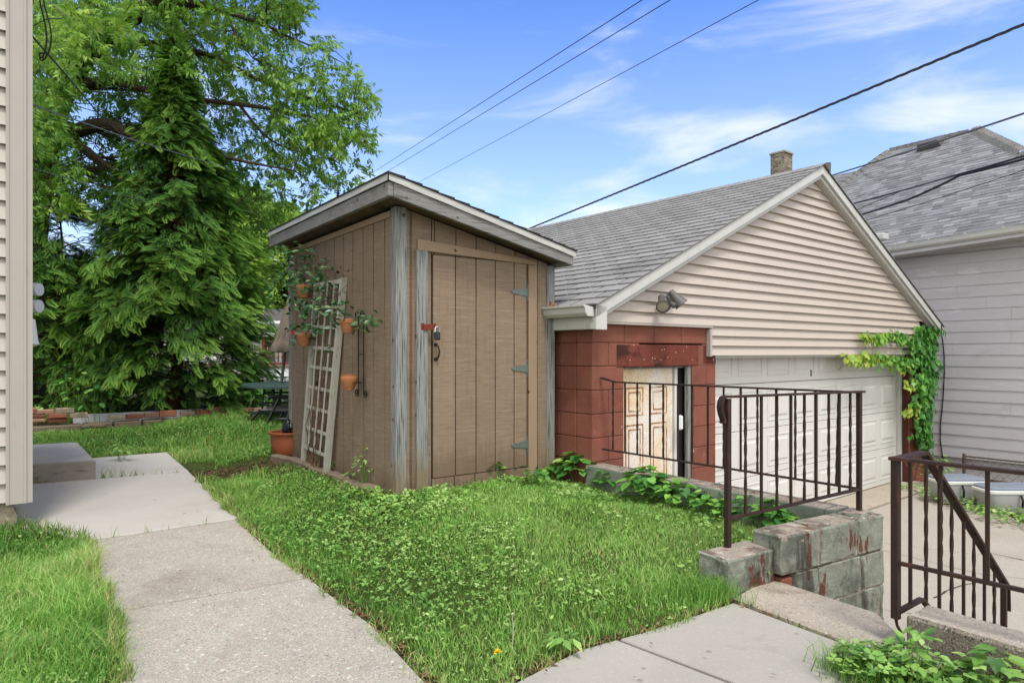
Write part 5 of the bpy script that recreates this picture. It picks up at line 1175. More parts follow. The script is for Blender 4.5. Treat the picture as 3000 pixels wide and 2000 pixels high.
# ================================================================ garden furniture
def tubes(name, par, mat, lst, r, seg=8):
    mb = MB()
    for q in lst: mb.tube(q, r, seg)
    return mb.build(name, mat, par, smooth=True)
TY = 10.6; tz = H - (1124 - HY) / F * TY; tcx = (905 - CX) / F * TY
tb = thing("patio_table", "dark green round patio table beside the shed", "table", (tcx, TY, .05))
rt = tcx - (720 - CX) / F * TY
mb = MB(); mb.lathe((tcx, TY, tz), [(0, -.01), (rt - .03, -.01), (rt, -.03), (rt, .0), (rt - .02, .012), (0, .006)], 48); mb.build("tabletop", MT['green_metal'], tb, smooth=True)
for k in range(4):
    a = .7 + k * math.pi / 2; c, s = math.cos(a), math.sin(a)
    tubes("leg", tb, MT['green_metal'], [[(tcx + c * rt * .6, TY + s * rt * .6, tz - .02), (tcx + c * rt * .5, TY + s * rt * .5, .4), (tcx + c * rt * .75, TY + s * rt * .75, .05)]], .018)
um = thing("parasol", "closed faded beige parasol leaning behind the shed corner", "parasol", (tcx - .05, TY, .05))
b0 = P(820, 1165, TY); b1 = P(857, 830, TY); b0 = b1 + (b0 - b1) * 1.55
mb = MB(); mb.tube([b0, b1], .024, 10); mb.build("pole", MT['green_metal'], um, smooth=True)
cl0, cl1 = P(829, 1030, TY), P(858, 850, TY); n = 22; seg = 28; vs = []
for i in range(n + 1):
    u = i / n; p = cl0.lerp(cl1, u); R_ = .13 * (1 - u) ** .75 + .028 + .025 * math.exp(-((u - .08) / .06) ** 2)
    for k in range(seg):
        a = 2 * math.pi * k / seg; rr_ = R_ * (1 + .16 * math.sin(a * 7 + u * 5) * (1 - u * .5)); vs.append(p + Vector((math.cos(a) * rr_, math.sin(a) * rr_, .012 * math.sin(a * 7) * (1 - u))))
mb = MB(); mb.add(vs, [(i * seg + k, i * seg + (k + 1) % seg, (i + 1) * seg + (k + 1) % seg, (i + 1) * seg + k) for i in range(n) for k in range(seg)] + [tuple(range(seg))[::-1], tuple(n * seg + k for k in range(seg))]); mb.build("canopy", MT['umb'], um, smooth=True)
mb = MB(); mb.lathe((b0.x, TY, .05), [(.25, 0), (.25, .05), (.06, .08), (.04, .3), (0, .3)], 24); mb.build("base", MT['black_iron'], um, smooth=True)
# green chair
CYa = 10.9; gz = .05; fz = lambda py, Y: H - (py - HY) / F * Y
gc = thing("garden_chair", "green metal garden chair with a barred back behind the table", "chair", (P(790, 1200, CYa).x, CYa, gz), "chairs at the patio table")
pa = lambda x, y, Y=CYa: P(x, y, Y)
tubes("backrest", gc, MT['green_metal'], [[pa(768, 1200), pa(770, 1170), pa(774, 1140), pa(772, 1130), pa(775, 1122), pa(840, 1121), pa(852, 1130), pa(846, 1198)], [pa(772, 1150), pa(848, 1149)], [pa(770, 1179), pa(846, 1180)], [pa(803, 1128), pa(801, 1190)]], .017)
mb = MB(); A_ = pa(765, 1203); mb.cbox((A_.x, CYa - .42, A_.z - .02), (.46, 0, 0), (0, .42, 0), (0, 0, .03), .01); mb.build("seat", MT['green_metal'], gc)
for dx, dy in ((0, 0), (.44, 0), (0, -.4), (.44, -.4)): tubes("leg", gc, MT['green_metal'], [[(A_.x + dx, CYa + dy, A_.z), (A_.x + dx * 1.05 - .01, CYa + dy * 1.05, gz)]], .015)
# black sling chair
bc = thing("garden_chair", "black framed chair with pale sling seat, in front of the table", "chair", (P(800, 1260, 9.9).x, 9.9, gz), "chairs at the patio table")
Yf, Yb = 9.75, 10.15
def leg(p, q, nm="leg"): tubes(nm, bc, MT['black_plastic'], [[p, q]], .019)
leg(P(818, 1165, Yf), P(769, 1266, Yf)); leg(P(760, 1203, Yb), P(726, 1243, Yb)); leg(P(832, 1203, Yf + .3), P(808, 1247, Yf + .3)); leg(P(860, 1200, Yf), P(905, 1262, Yf))
tubes("armrest", bc, MT['black_plastic'], [[P(786, 1170, Yf), P(789, 1163, Yf), P(800, 1161, Yf), P(880, 1164, Yf)]], .030)
tubes("frame", bc, MT['black_plastic'], [[P(758, 1203, Yf), P(862, 1205, Yf)], [P(790, 1188, Yb + .2), P(862, 1190, Yb + .2)]], .016)
mb = MB(); mb.add([P(762, 1201, Yf), P(862, 1203, Yf), P(866, 1187, Yb + .2), P(793, 1186, Yb + .2)] + [v - UP * .012 for v in [P(762, 1201, Yf), P(862, 1203, Yf), P(866, 1187, Yb + .2), P(793, 1186, Yb + .2)]], [(0, 1, 2, 3), (7, 6, 5, 4), (0, 4, 5, 1), (3, 2, 6, 7), (0, 3, 7, 4), (1, 5, 6, 2)]); mb.build("seat", MT['sling'], bc)
tubes("backrest", bc, MT['black_plastic'], [[P(862, 1203, Yf), P(893, 1085, Yf + .1)], [P(880, 1203, Yf + .4), P(905, 1085, Yf + .5)]], .017)

# ================================================================ things on the shed's left wall
# trellis
TC = {'BL': (1.90, .06, .13), 'BR': (1.235, .075, .14), 'TL': (1.60, .03, 1.87), 'TR': (.94, .03, 1.86)}
def T3(a, b, off=0.0):
    q = [sum(x) for x in zip(*[[w * c for c in TC[k]] for k, w in (('BL', (1 - a) * (1 - b)), ('BR', a * (1 - b)), ('TL', (1 - a) * b), ('TR', a * b))])]
    return sq(q[0], q[1] + off, q[2])
tr = thing("trellis", "flaking white wooden trellis leaning on the shed side wall", "trellis", zz(sq(1.58, .1, 0), .13))
def tbar(name, a0, b0, a1, b1, w, th, off):
    mb = MB(); p, q = T3(a0, b0, off), T3(a1, b1, off); d = (q - p).normalized(); x = d.cross(sF).normalized() * w / 2; y = sF * th / 2
    mb.hexa([p - x - y, p + x - y, p + x + y, p - x + y, q - x - y, q + x - y, q + x + y, q - x + y]); mb.build(name, MT['trellis'], tr, bevel=.0015)
tbar("side_rail", 0, 0, 0, 1, .034, .045, 0); tbar("side_rail", 1, -.0, 1, 1.0, .040, .055, 0)
for a in (.25, .5, .75): tbar("slat", a, .10, a, .985, .026, .008, .016)
for b in (.105, .215, .33, .44, .55, .655, .765, .87): tbar("cross_slat", 0.02, b, .98, b + (-.012), .030, .008, .006)
tbar("top_rail", 0.02, .985, .98, .985, .04, .02, .008)
# wrought iron plant hangers and their pots
def scroll(mb, c, r, turns, up_, side, st=0.0, rad=.005):
    pts = []
    for i in range(26):
        u = i / 25; a = st + turns * 2 * math.pi * u; q = r * (1 - .8 * u); pts.append(c + sS * math.cos(a) * q * side + UP * math.sin(a) * q * up_)
    mb.tube(pts, rad, 6)
def hanger(label, t, ztop, zbot, ringz):
    h = thing("plant_hanger", label, "hanger", zz(sq(t, .02, 0), zbot), "wrought iron plant hangers")
    mb = MB()
    for k, dt in ((1, -.075), (-1, .03)):
        tt = t + dt; mb.tube([sq(tt, .022, zbot + .05), sq(tt, .022, ztop - .05)], .005, 6)
        scroll(mb, sq(tt + .036, .022, ztop - .05), .036, 1.3, 1, -1, 0); scroll(mb, sq(tt - .036 + (.072 if k < 0 else 0), .022, zbot + .05), .036, 1.4, -1, 1 if k > 0 else -1, 0)
    mb.tube([sq(t - .075, .022, (ztop + zbot) / 2), sq(t + .03, .022, (ztop + zbot) / 2)], .005, 6); mb.build("rack", MT['black_iron'], h, smooth=True)
    for rz, rt_, rad in ringz:
        mb = MB(); c = sq(rt_, .03 + rad, rz); mb.tube([c + sS * math.cos(a * .3491) * rad + sF * math.sin(a * .3491) * rad for a in range(18)], .0045, 6, closed=True)
        mb.tube([c + sF * rad, sq(t, .02, rz - .01)], .0045, 6); mb.build("ring", MT['black_iron'], h, smooth=True)
def wallpos(px, py, off): t, z = lx(px, py, off); return t, z
def pot(label, t, off, z0, r, h, bulge=False, mat=None):
    c = sq(t, off, z0)
    prof = [(0, .0), (r * .62, 0), (r * .66, .004), (r * .95, h * .72), (r * 1.0, h * .74), (r * 1.03, h * .98), (r * .99, h), (r * .9, h), (r * .86, h * .75), (r * .6, .02), (0, .02)]
    if bulge: prof = [(0, 0), (r * .52, 0), (r * .58, .01), (r * .86, h * .42), (r * 1.0, h * .7), (r * .99, h * .84), (r * .9, h * .94), (r * .96, h * .97), (r * .96, h), (r * .88, h), (r * .85, h * .9), (r * .5, .02), (0, .02)]
    p_ = thing("flower_pot", label, "flower pot", c, "terracotta pots on the shed wall")
    mb = MB(); mb.lathe(c, prof, 32); mb.build("pot", mat or MT['terracotta'], p_, smooth=True)
    mb = MB(); mb.lathe(c, [(0, h * .86), (r * .84, h * .85)], 24); mb.build("potting_soil", MT['soil'], p_); return c
tA, zA_ = wallpos(1022, 976, .12); tB, zB_ = wallpos(1026, 1142, .12); tC, zC_ = wallpos(895, 1013, .12); tD, zD2 = wallpos(893, 873, .12)
hr_t, hr_top = wallpos(1055, 905, .02); _, hr_bot = wallpos(1058, 1168, .02)
pot("terracotta pot with white rim holding the trailing vine, upper right", tA, .13, zA_, .066, .115); pot("rounded plain terracotta pot low on the right hanger", tB, .13, zB_, .068, .125, True)
pot("terracotta pot left of the trellis beside the pink flower", tC, .13, zC_, .072, .12); pot("terracotta pot half hidden in the vine near the eave", tD, .13, zD2, .07, .12)
hanger("iron hanger with scroll ends right of the trellis", hr_t, hr_top, hr_bot, [(zA_ + .055, tA, .062), (zB_ + .06, tB, .065)])
hl_t, hl_top = wallpos(918, 815, .02); hanger("iron hanger partly hidden behind the trellis vine", hl_t, hl_top, hl_top - 1.05, [(zC_ + .07, tC, .068), (zD2 + .07, tD, .066)])
# big planter, bag, stick, nursery pot
pc_ = G(838, 1338, .13); pcx = Vector((pc_.x, pc_.y + .12, .12)); r_ = .20
pl2 = thing("planter", "large round terracotta plastic planter beside the trellis", "planter", pcx)
mb = MB(); mb.lathe(pcx, [(0, 0), (r_ * .70, 0), (r_ * .86, .04), (r_ * .96, .14), (r_ * .97, .235), (r_ * 1.08, .245), (r_ * 1.10, .262), (r_ * 1.05, .268), (r_ * .95, .262), (r_ * .92, .15), (0, .15)], 40); mb.build("pot", MT['terra_plastic'], pl2, smooth=True)
mb = MB(); mb.lathe(pcx, [(0, .225), (r_ * .92, .22)], 24); mb.build("potting_soil", MT['soil'], pl2)
bgc = pcx + Vector((.05, -.08, .31)); bag = thing("black_bag", "crumpled knotted black bag lying in the planter", "bag", bgc - UP * .09)
bm = bmesh.new(); bmesh.ops.create_icosphere(bm, subdivisions=5, radius=.105)
from mathutils import noise as mnoise
for v in bm.verts:
    d = v.co.normalized(); v.co = d * (.10 + .018 * mnoise.noise(d * 3) + .010 * abs(mnoise.noise(d * 9 + Vector((3, 1, 2))))); v.co.z *= .85
mb = MB(); bm.verts.ensure_lookup_table(); mb.add([v.co + bgc for v in bm.verts], [tuple(w.index for w in f.verts) for f in bm.faces]); bm.free(); mb.build("bag_body", MT['black_bag'], bag, smooth=True, angle=80)
mb = MB()
mb.tube([bgc + Vector((.02, 0, .08)), bgc + Vector((-.06, -.02, .10)), bgc + Vector((-.14, -.03, .09)), bgc + Vector((-.17, -.02, .10))], [.02, .018, .024, .01], 8, flat=.5); mb.tube([bgc + Vector((.02, 0, .08)), bgc + Vector((.08, 0, .11)), bgc + Vector((.15, .02, .15))], [.02, .02, .03], 8, flat=.5); mb.build("bag_handle", MT['black_bag'], bag, smooth=True)
mb = MB(); mb.tube([pcx + Vector((-.08, 0, .2)), pcx + Vector((-.02, .02, .42)), pcx + Vector((.03, .03, .55)), pcx + Vector((.05, .03, .64)), pcx + Vector((.08, .03, .66))], [.02, .022, .02, .024, .015], 8); tag(mb.build("furled_umbrella", MT['black_bag'], smooth=True), "narrow furled black umbrella standing in the planter", "umbrella")
npc = G(1070, 1412, .13); mb = MB(); r_ = .088; mb.lathe(Vector((npc.x, npc.y + .05, .12)), [(0, 0), (r_ * .75, 0), (r_, .135), (r_ * 1.06, .135), (r_ * 1.06, .15), (r_ * .97, .15), (r_ * .7, .02), (0, .02)], 28, (.06, -.10, 1)); tag(mb.build("nursery_pot", MT['black_plastic'], smooth=True), "black plastic nursery pot standing at the shed corner", "flower pot")
# edging stones of the bed
es = [(790, 1338), (838, 1348), (900, 1372), (955, 1392), (1000, 1412), (1048, 1430), (1085, 1438)]
for i in range(len(es) - 1):
    a, b = G(*es[i], .14), G(*es[i + 1], .14); a = Vector((a.x, a.y, 0)); b = Vector((b.x, b.y, 0)); d = (b - a); n__ = Vector((-d.y, d.x, 0)).normalized()
    mb = MB(); mb.cbox(zz(a + d * .02, .06), d * .95, n__ * .09, UP * (.105 + .01 * (i % 2)), .012)
    tag(mb.build("edging_stone", MT['kerb'], bevel=.006), ["grey edging stone left of the big planter", "rough edging stone in front of the big planter", "edging stone at the trellis left foot", "long pale edging stone at the trellis right foot", "edging stone halfway between trellis and nursery pot", "edging stone nearest the shed corner post"][i], "stone", "edging stones of the shed bed")
# mulch bed
bp_ = [sq(.05, .0, 0)[:2], sq(2.5, .0, 0)[:2]] + [tuple(G(x, y, .14)[:2]) for x, y in es]
bp_ = [tuple(bp_[1])] + [tuple(v) for v in bp_[2:]] + [tuple(bp_[0])]
mb = MB(); mb.add([(x, y, .135) for x, y in bp_], [tuple(range(len(bp_)))]); tag(mb.build("mulch_bed", MT['soil']), "dark soil bed along the shed side", "ground", kind="structure")

# ================================================================ tubs and fence at the right
def tub(label, px0, px1, pyr, pyb, Y):
    a = P(px0, pyr, Y); b = P(px1, pyr, Y); w = b.x - a.x; zb2 = ZD + .02; c = Vector(((a.x + b.x) / 2, Y + .19, zb2)); zt3 = a.z
    t = thing("storage_tub", label, "tub", c, "covered grey tubs by the fence")
    def ring(s, z): return [c + Vector((x * s * w / 2, y * s * .19 + 0, z - zb2)) for x, y in [(math.copysign(abs(math.cos(q)) ** .28, math.cos(q)), math.copysign(abs(math.sin(q)) ** .28, math.sin(q))) for q in [2 * math.pi * k / 32 for k in range(32)]]]
    def loft(mb, rings):
        vs = [v for r in rings for v in r]; n = 32; mb.add(vs, [(i * n + k, i * n + (k + 1) % n, (i + 1) * n + (k + 1) % n, (i + 1) * n + k) for i in range(len(rings) - 1) for k in range(n)] + [tuple(range(n))[::-1], tuple((len(rings) - 1) * n + k for k in range(n))])
    mb = MB(); loft(mb, [ring(.78, zb2), ring(.86, zb2 + .03), ring(.96, zt3 - .03)]); body = mb.build("tub_body", MT['tub'], t, smooth=True)
    mb = MB(); loft(mb, [ring(.97, zt3 - .035), ring(1.01, zt3 - .03), ring(1.02, zt3), ring(.98, zt3 + .008)]); mb.build("rim", MT['tub_rim'], t, smooth=True)
    mb = MB(); loft(mb, [ring(.98, zt3 + .006), ring(.97, zt3 + .03), ring(.9, zt3 + .045)]); mb.build("cover", MT['tub_lid'], t, smooth=True)
    for f in (-.1, .38):
        mb = MB(); p = c + Vector((w * f, -.20, zt3 - zb2 - .04)); mb.tube([p, p + Vector((.01, -.02, -.06)), p + Vector((.02, 0, -.15))], .012, 6); mb.build("strap", MT['black_iron'], t)
tub("grey tub with blue-grey cover next to the garage", 2762, 2900, 1412, 1480, 8.5); tub("grey tub with blue-grey cover at the right edge of the photo", 2902, 3120, 1440, 1500, 8.0)
fn = thing("chain_link_fence", "rusty chain-link fence behind the grey tubs", "fence", zz(NB - d1 * .25 - d2 * .5, ZD))
fo = NB - d1 * .22; zf1 = ZD + .34; zf0 = ZD
mb = MB(); st_ = .057; wlen = 3.6; hgt = zf1 - zf0; k = -int(hgt / st_) - 1
def fpt(t, z): return zz(fo, z) - d2 * t
x = .3
nlines = int((wlen + hgt) / (2 * st_)) * 1
for sgn in (1, -1):
    for i in range(nlines):
        t0_ = .3 - hgt + i * st_ * 2 if sgn > 0 else .3 + i * st_ * 2
        a = (t0_, 0); b = (t0_ + sgn * hgt, hgt)
        pts2 = []
        for u in (0, 1):
            pts2.append([a[0] + (b[0] - a[0]) * u, a[1] + (b[1] - a[1]) * u])
        # clip in t
        lo, hi = .3, .3 + wlen; (ta, za), (tb_, zb3) = pts2
        if ta > tb_: (ta, za), (tb_, zb3) = (tb_, zb3), (ta, za)
        if tb_ <= lo or ta >= hi: continue
        if ta < lo: za += (zb3 - za) * (lo - ta) / (tb_ - ta); ta = lo
        if tb_ > hi: zb3 = za + (zb3 - za) * (hi - ta) / (tb_ - ta); tb_ = hi
        mb.tube([fpt(ta, zf0 + za) + d1 * .002 * sgn, fpt(tb_, zf0 + zb3) + d1 * .002 * sgn], .0022, 4)
mb.build("mesh", MT['chain'], fn)
tubes("fence_post", fn, MT['chain'], [[fpt(.3, zf0), fpt(.3, zf1 + .04)]], .022); tubes("fence_post", fn, MT['chain'], [[fpt(2.4, zf0), fpt(2.4, zf1 + .04)]], .022); tubes("top_rail", fn, MT['chain'], [[fpt(.3, zf1), fpt(3.9, zf1)]], .012)
# ================================================================ vegetation
def cloud(name, tm, pos, D, N, S, mat, rnd=None, tw=None, parent=None):
    V, T, R = scatter(tm[0], tm[1], pos, D, N, S, rnd)
    if tw is not None: R = np.clip(R + np.tile(tw, len(pos)), 0, 1)
    return np_mesh(name, V, T, R, mat, parent)
def pxY(px, py, Y): return np.stack([(px - CX) / F * Y, Y, H - (py - HY) / F * Y], 1)
def vnoise(p, s, seed=0.0):
    return np.array([mnoise.noise(Vector((a * s + seed, b * s - seed, c * s + seed * .5))) for a, b, c in p])

# ---- grass ------------------------------------------------------
def blades(pos, L_, W_, lean, rnd):
    m = len(pos); a = RNG.random(m) * 2 * np.pi; fx_, fy_ = np.cos(a), np.sin(a); b = RNG.random(m) * 2 * np.pi; wx, wy = np.cos(b) * W_ / 2, np.sin(b) * W_ / 2
    z0 = np.zeros(m)
    def at(h, o, w): return np.stack([pos[:, 0] + fx_ * o * L_ + wx * w, pos[:, 1] + fy_ * o * L_ + wy * w, pos[:, 2] + h * L_], 1)
    V = np.stack([at(-.05, 0, -1), at(-.05, 0, 1), at(.5, lean * .28, -.85), at(.5, lean * .28, .85), at(.93 - lean * .25, lean * .95, 0)], 1)
    T = np.array([(0, 1, 3), (0, 3, 2), (2, 3, 4)])[None] + (np.arange(m) * 5)[:, None, None]
    return V.reshape(-1, 3), T.reshape(-1, 3), np.repeat(rnd, 5)
dirt = [(G(640, 1372, .06), .55, .26), (G(760, 1350, .1), .42, .22), (G(560, 1362, .03), .28, .3)]
def lawn_ok(x, y, margin=0.0):
    ok = in_poly(x, y, yard)
    near = sum((poly_dist(x, y, p) < .03).astype(int) for p in paths); ok &= (near < 2) | (RNG.random(np.shape(x)) < .06)
    for p in paths: ok &= ~in_poly(x, y, p)
    # shed footprint, bed, doorstep, garage
    u = (x - SC.x) * sF.x + (y - SC.y) * sF.y; v = (x - SC.x) * sS.x + (y - SC.y) * sS.y
    ok &= ~((u > -.02) & (u < WF + .02) & (v > -.03) & (v < WS + .1))
    ok &= ~in_poly(x, y, bp_)
    ok &= ~in_poly(x, y, [tuple(q[:2]) for q in (q0, q1, q2, q3)])
    s = (x - B0.x) * bnv.x + (y - B0.y) * bnv.y; ok &= s < -.02
    u = (x - HC.x) * d1.x + (y - HC.y) * d1.y; v = (x - HC.x) * d2.x + (y - HC.y) * d2.y; ok &= ~((u < .03) & (v > -.12))
    u = (x - GC.x) * d1.x + (y - GC.y) * d1.y; v = (x - GC.x) * d2.x + (y - GC.y) * d2.y; ok &= ~((u > -.05) & (v > -.1))
    for wp, wd1, wn1, Lw in ((SWc, e_, n_, 1.0), (lb, le, ln, .4), (rwP, -d2, -d1, 2.3), (rb, bd, bn, 2.0)):
        u = (x - wp.x) * wd1.x + (y - wp.y) * wd1.y; v = (x - wp.x) * wn1.x + (y - wp.y) * wn1.y; ok &= ~((u > -.02) & (u < Lw + .02) & (v > -.03) & (v < .21))
    return ok
def dirtmask(x, y):
    k = np.zeros(len(x))
    for c, rx, ry in dirt: k = np.maximum(k, np.clip(1.6 - np.sqrt(((x - c.x) / rx) ** 2 + ((y - c.y) / ry) ** 2), 0, 1))
    return k
edge_d = lambda x, y: np.minimum.reduce([poly_dist(x, y, p) for p in paths])
def grass_ok(x, y):
    ok = lawn_ok(x, y); ed = edge_d(x, y); n5 = vnoise(np.stack([x, y, x * 0], 1), 6.0, 1.7)
    inside = np.zeros(len(x), bool)
    for p in (walkL, walkR, slab1): inside |= in_poly(x, y, p)
    n2_ = sum((poly_dist(x, y, p) < .10).astype(int) for p in paths)
    return ok | (inside & (n2_ < 2) & (ed < .028 + .05 * n5) & (x < 2.0) & (y > 1.5))
def sample(x0, x1, y0, y1, n):
    x = RNG.uniform(x0, x1, n); y = RNG.uniform(y0, y1, n); return x, y
def vis(x, y): r = x / np.maximum(y, .3); return (y > 1.2) & (np.abs(r) < .95 + .4 / np.maximum(y, .5))
parts = []
for (x0, x1, y0, y1, dens) in ((-2.8, 2.4, 1.6, 6.2, 9500), (-6.5, 1.0, 6.2, 8.2, 3600), (-9, -.5, 8.2, 12.5, 1500), (-4.2, -1.2, 1.6, 5.2, 5000), (1.5, 3.4, 1.0, 2.8, 5000)):
    n = int((x1 - x0) * (y1 - y0) * dens); x, y = sample(x0, x1, y0, y1, n)
    k = grass_ok(x, y) & vis(x, y); x, y = x[k], y[k]
    ed = edge_d(x, y); nz = vnoise(np.stack([x, y, x * 0], 1), .9, 3.1); nz2 = vnoise(np.stack([x, y, x * 0], 1), 3.2, 8.1)
    left = x < (-1.35 - .25 * (y - 2.4))      # strip left of the walk: long grass
    cov = np.where(left, 1, np.clip(.62 + nz * .9 + np.clip(.35 - ed, 0, 1) * 1.6, .28, 1))
    cov = np.where((ed < .10) & (nz2 > .05) & ~left, cov * .25, cov)
    cov *= 1 - np.clip(dirtmask(x, y) * 1.5 + nz2 * .6 * (dirtmask(x, y) > .05), 0, 1)
    keep = RNG.random(len(x)) < cov; x, y, ed, nz, nz2, left = x[keep], y[keep], ed[keep], nz[keep], nz2[keep], left[keep]
    Lh = np.where(left, .075, .040) * (1 + .9 * nz2) * RNG.uniform(.55, 1.45, len(x)) * (1 + .5 * np.clip(.25 - ed, 0, 1) * 2)
    dist = np.hypot(x, y); W_ = np.clip(.0016 + .00055 * dist, .0025, .008) * RNG.uniform(.8, 1.4, len(x))
    z = np.maximum(zg(x, y), -.012); rr_ = np.clip(RNG.normal(.42, .16, len(x)) + nz * .34, 0, .86); rr_ = np.where(RNG.random(len(x)) < .03 + .10 * np.clip(nz2 * 2 - .3, 0, 1), 1.0, rr_)
    rr_ = np.where((ed < .035) & (RNG.random(len(x)) < .35), .97, rr_)
    parts.append(blades(np.stack([x, y, z], 1), Lh, W_, RNG.uniform(.15, 1.0, len(x)), rr_))
V, T, R = merge(parts); gr = np_mesh("grass", V, T, R, MT['grass']); tag(gr, "short green lawn grass of uneven length", "grass", kind="stuff")
# ---- clover and creeping broad leaves in the lawn -----------------
parts = []
for (x0, x1, y0, y1, dens) in ((-2.8, 2.4, 1.6, 6.2, 2300), (-6.5, 1.0, 6.2, 8.2, 1100), (-9, -.5, 8.2, 12.0, 420), (-4.2, -1.2, 1.6, 4.6, 500), (1.5, 3.4, 1.0, 2.8, 1500)):
    n = int((x1 - x0) * (y1 - y0) * dens); x, y = sample(x0, x1, y0, y1, n); k = lawn_ok(x, y) & vis(x, y); x, y = x[k], y[k]
    nz = vnoise(np.stack([x, y, x * 0], 1), .9, 3.1); nz3 = vnoise(np.stack([x, y, x * 0], 1), 2.3, 5.5); ed = edge_d(x, y)
    p = np.clip(.36 - nz * 1.5 + 1.3 * nz3 + .35 * (x > -.6), .05, 1) * np.clip(.25 + ed * 2.2, 0, 1) * (1 - np.clip(dirtmask(x, y), 0, 1))
    keep = RNG.random(len(x)) < p; x, y, nz3 = x[keep], y[keep], nz3[keep]; m = len(x)
    z = zg(x, y) + RNG.uniform(.018, .05, m); pos = np.stack([x, y, z], 1); D = rdir(m, 0, 1); D[:, 2] *= .3; N_ = rdir(m, 2.2, 1)
    S = RNG.uniform(.007, .016, m) * (1 + .16 * np.hypot(x, y) * .35)
    nb_ = np.clip(1.5 - np.minimum(poly_dist(x, y, [(.70, 5.66), (2.06, 3.98), (2.06, 3.97)]), poly_dist(x, y, [tuple(SC[:2]), tuple((SC + sF * 1.5)[:2]), tuple((SC + sF * 1.5)[:2])])) / .45, 0, 1); S = S * (1 + 1.1 * nb_ * RNG.random(m)) * np.where(RNG.random(m) < .06, 1.7, 1)
    rnd = np.clip(RNG.normal(.55, .17, m) + nz3 * .35, 0, 1); h = RNG.random(m) < .35
    parts.append(scatter(*CLOVER, pos[h], D[h], N_[h], S[h], rnd[h])); parts.append(scatter(*OVAL, pos[~h], D[~h], N_[~h], S[~h] * 1.3, rnd[~h]))
V, T, R = merge(parts); tag(np_mesh("ground_cover", V, T, R, MT['weed']), "clover and creeping weeds growing through the lawn", "ground cover", kind="stuff")
# litter: dry thatch at the path edge, mulch chips, fallen bits
m = 2600; x, y = sample(-2.6, 1.4, 2.2, 6.2, m * 30); ed = edge_d(x, y); k = (ed < .05) & (~in_poly(x, y, walkL)) & (~in_poly(x, y, walkR)) & (x > -2.3); x, y = x[k][:m], y[k][:m]; k = lawn_ok(x, y); x, y = x[k], y[k]
x2, y2 = sample(-3.4, -.8, 4.9, 7.6, 26000); k = in_poly(x2, y2, bp_); x2, y2 = x2[k], y2[k]
c = dirt[0][0]; x3, y3 = RNG.normal(c.x + .2, .35, 1500), RNG.normal(c.y, .22, 1500); k = lawn_ok(x3, y3); x3, y3 = x3[k], y3[k]
xf, yf = sample(-3.6, -2.5, 4.2, 4.75, 2500); k = lawn_ok(xf, yf) & (np.abs((xf - HC.x) * d2.x + (yf - HC.y) * d2.y) < .22) ; xf, yf = xf[k], yf[k]
X = np.concatenate([x, x2, x3, xf]); Y = np.concatenate([y, y2, y3, yf]); zc_ = np.concatenate([zg(x, y) + .004, np.full(len(x2), .142), zg(x3, y3) + .006, zg(xf, yf) + .012])
m = len(X); tw_ = tmpl_lance(.16, .05); tag(cloud("bark_mulch", tw_, np.stack([X, Y, zc_ + RNG.random(m) * .008], 1), rdir(m) * [1, 1, .15], rdir(m, 2.5), RNG.uniform(.015, .05, m), MT['mulch'], RNG.random(m)), "bark chips and dry litter on bare soil", "mulch", kind="stuff")
# litter on paths
xs, ys = sample(-2.6, 2.2, 2.0, 6.2, 400); k = in_poly(xs, ys, walkL) | in_poly(xs, ys, walkR) | in_poly(xs, ys, slab1) | in_poly(xs, ys, landing); k &= (RNG.random(400) < .30); xs, ys = xs[k], ys[k]; m = len(xs)
tag(cloud("path_litter", tmpl_lance(.13, .03), np.stack([xs, ys, np.full(m, .016)], 1), rdir(m) * [1, 1, .05], rdir(m, 4), RNG.uniform(.010, .032, m), MT['mulch'], RNG.random(m)), "tiny twigs and seed bits lying on the walks", "litter", kind="stuff")

# ---- single broad plants -----------------------------------------
def plant(name, label, cat, base, n, spread, h, size, tm, mat=MT['hosta'], group=None, up=1.2, rmean=.5, stems=True, seed=0):
    base = Vector(base); root = thing(name, label, cat, base, group); m = n
    a = RNG.random(m) * 2 * np.pi; rr_ = np.sqrt(RNG.random(m)); r = rr_ * spread
    zt4 = .025 + h * 1.25 * (1 - .45 * rr_ ** 2) * RNG.uniform(.5, 1.1, m)
    pos = np.stack([base.x + np.cos(a) * r, base.y + np.sin(a) * r, base.z + zt4], 1)
    D = np.stack([np.cos(a), np.sin(a), RNG.uniform(-.5, .15, m)], 1) + rdir(m) * .35; N_ = np.stack([np.cos(a) * .35, np.sin(a) * .35, np.full(m, up)], 1) + rdir(m) * .35
    S = RNG.uniform(.6, 1.15, m) * size
    cloud("leaves", tm, pos - D / np.linalg.norm(D, axis=1, keepdims=True) * S[:, None] * .3, D, N_, S, mat, np.clip(RNG.normal(rmean, .2, m), 0, 1), parent=root)
    if stems:
        mb = MB()
        for i in range(0, m, max(1, m // 12)):
            p = Vector(pos[i]); b = base + Vector((math.cos(a[i]), math.sin(a[i]), 0)) * r[i] * .35; mb.tube([b - UP * .02, b.lerp(p, .55) + UP * h * .08, p], [.0028, .0022, .0014], 5)
        mb.build("stems", MT['weed'], root)
    return root
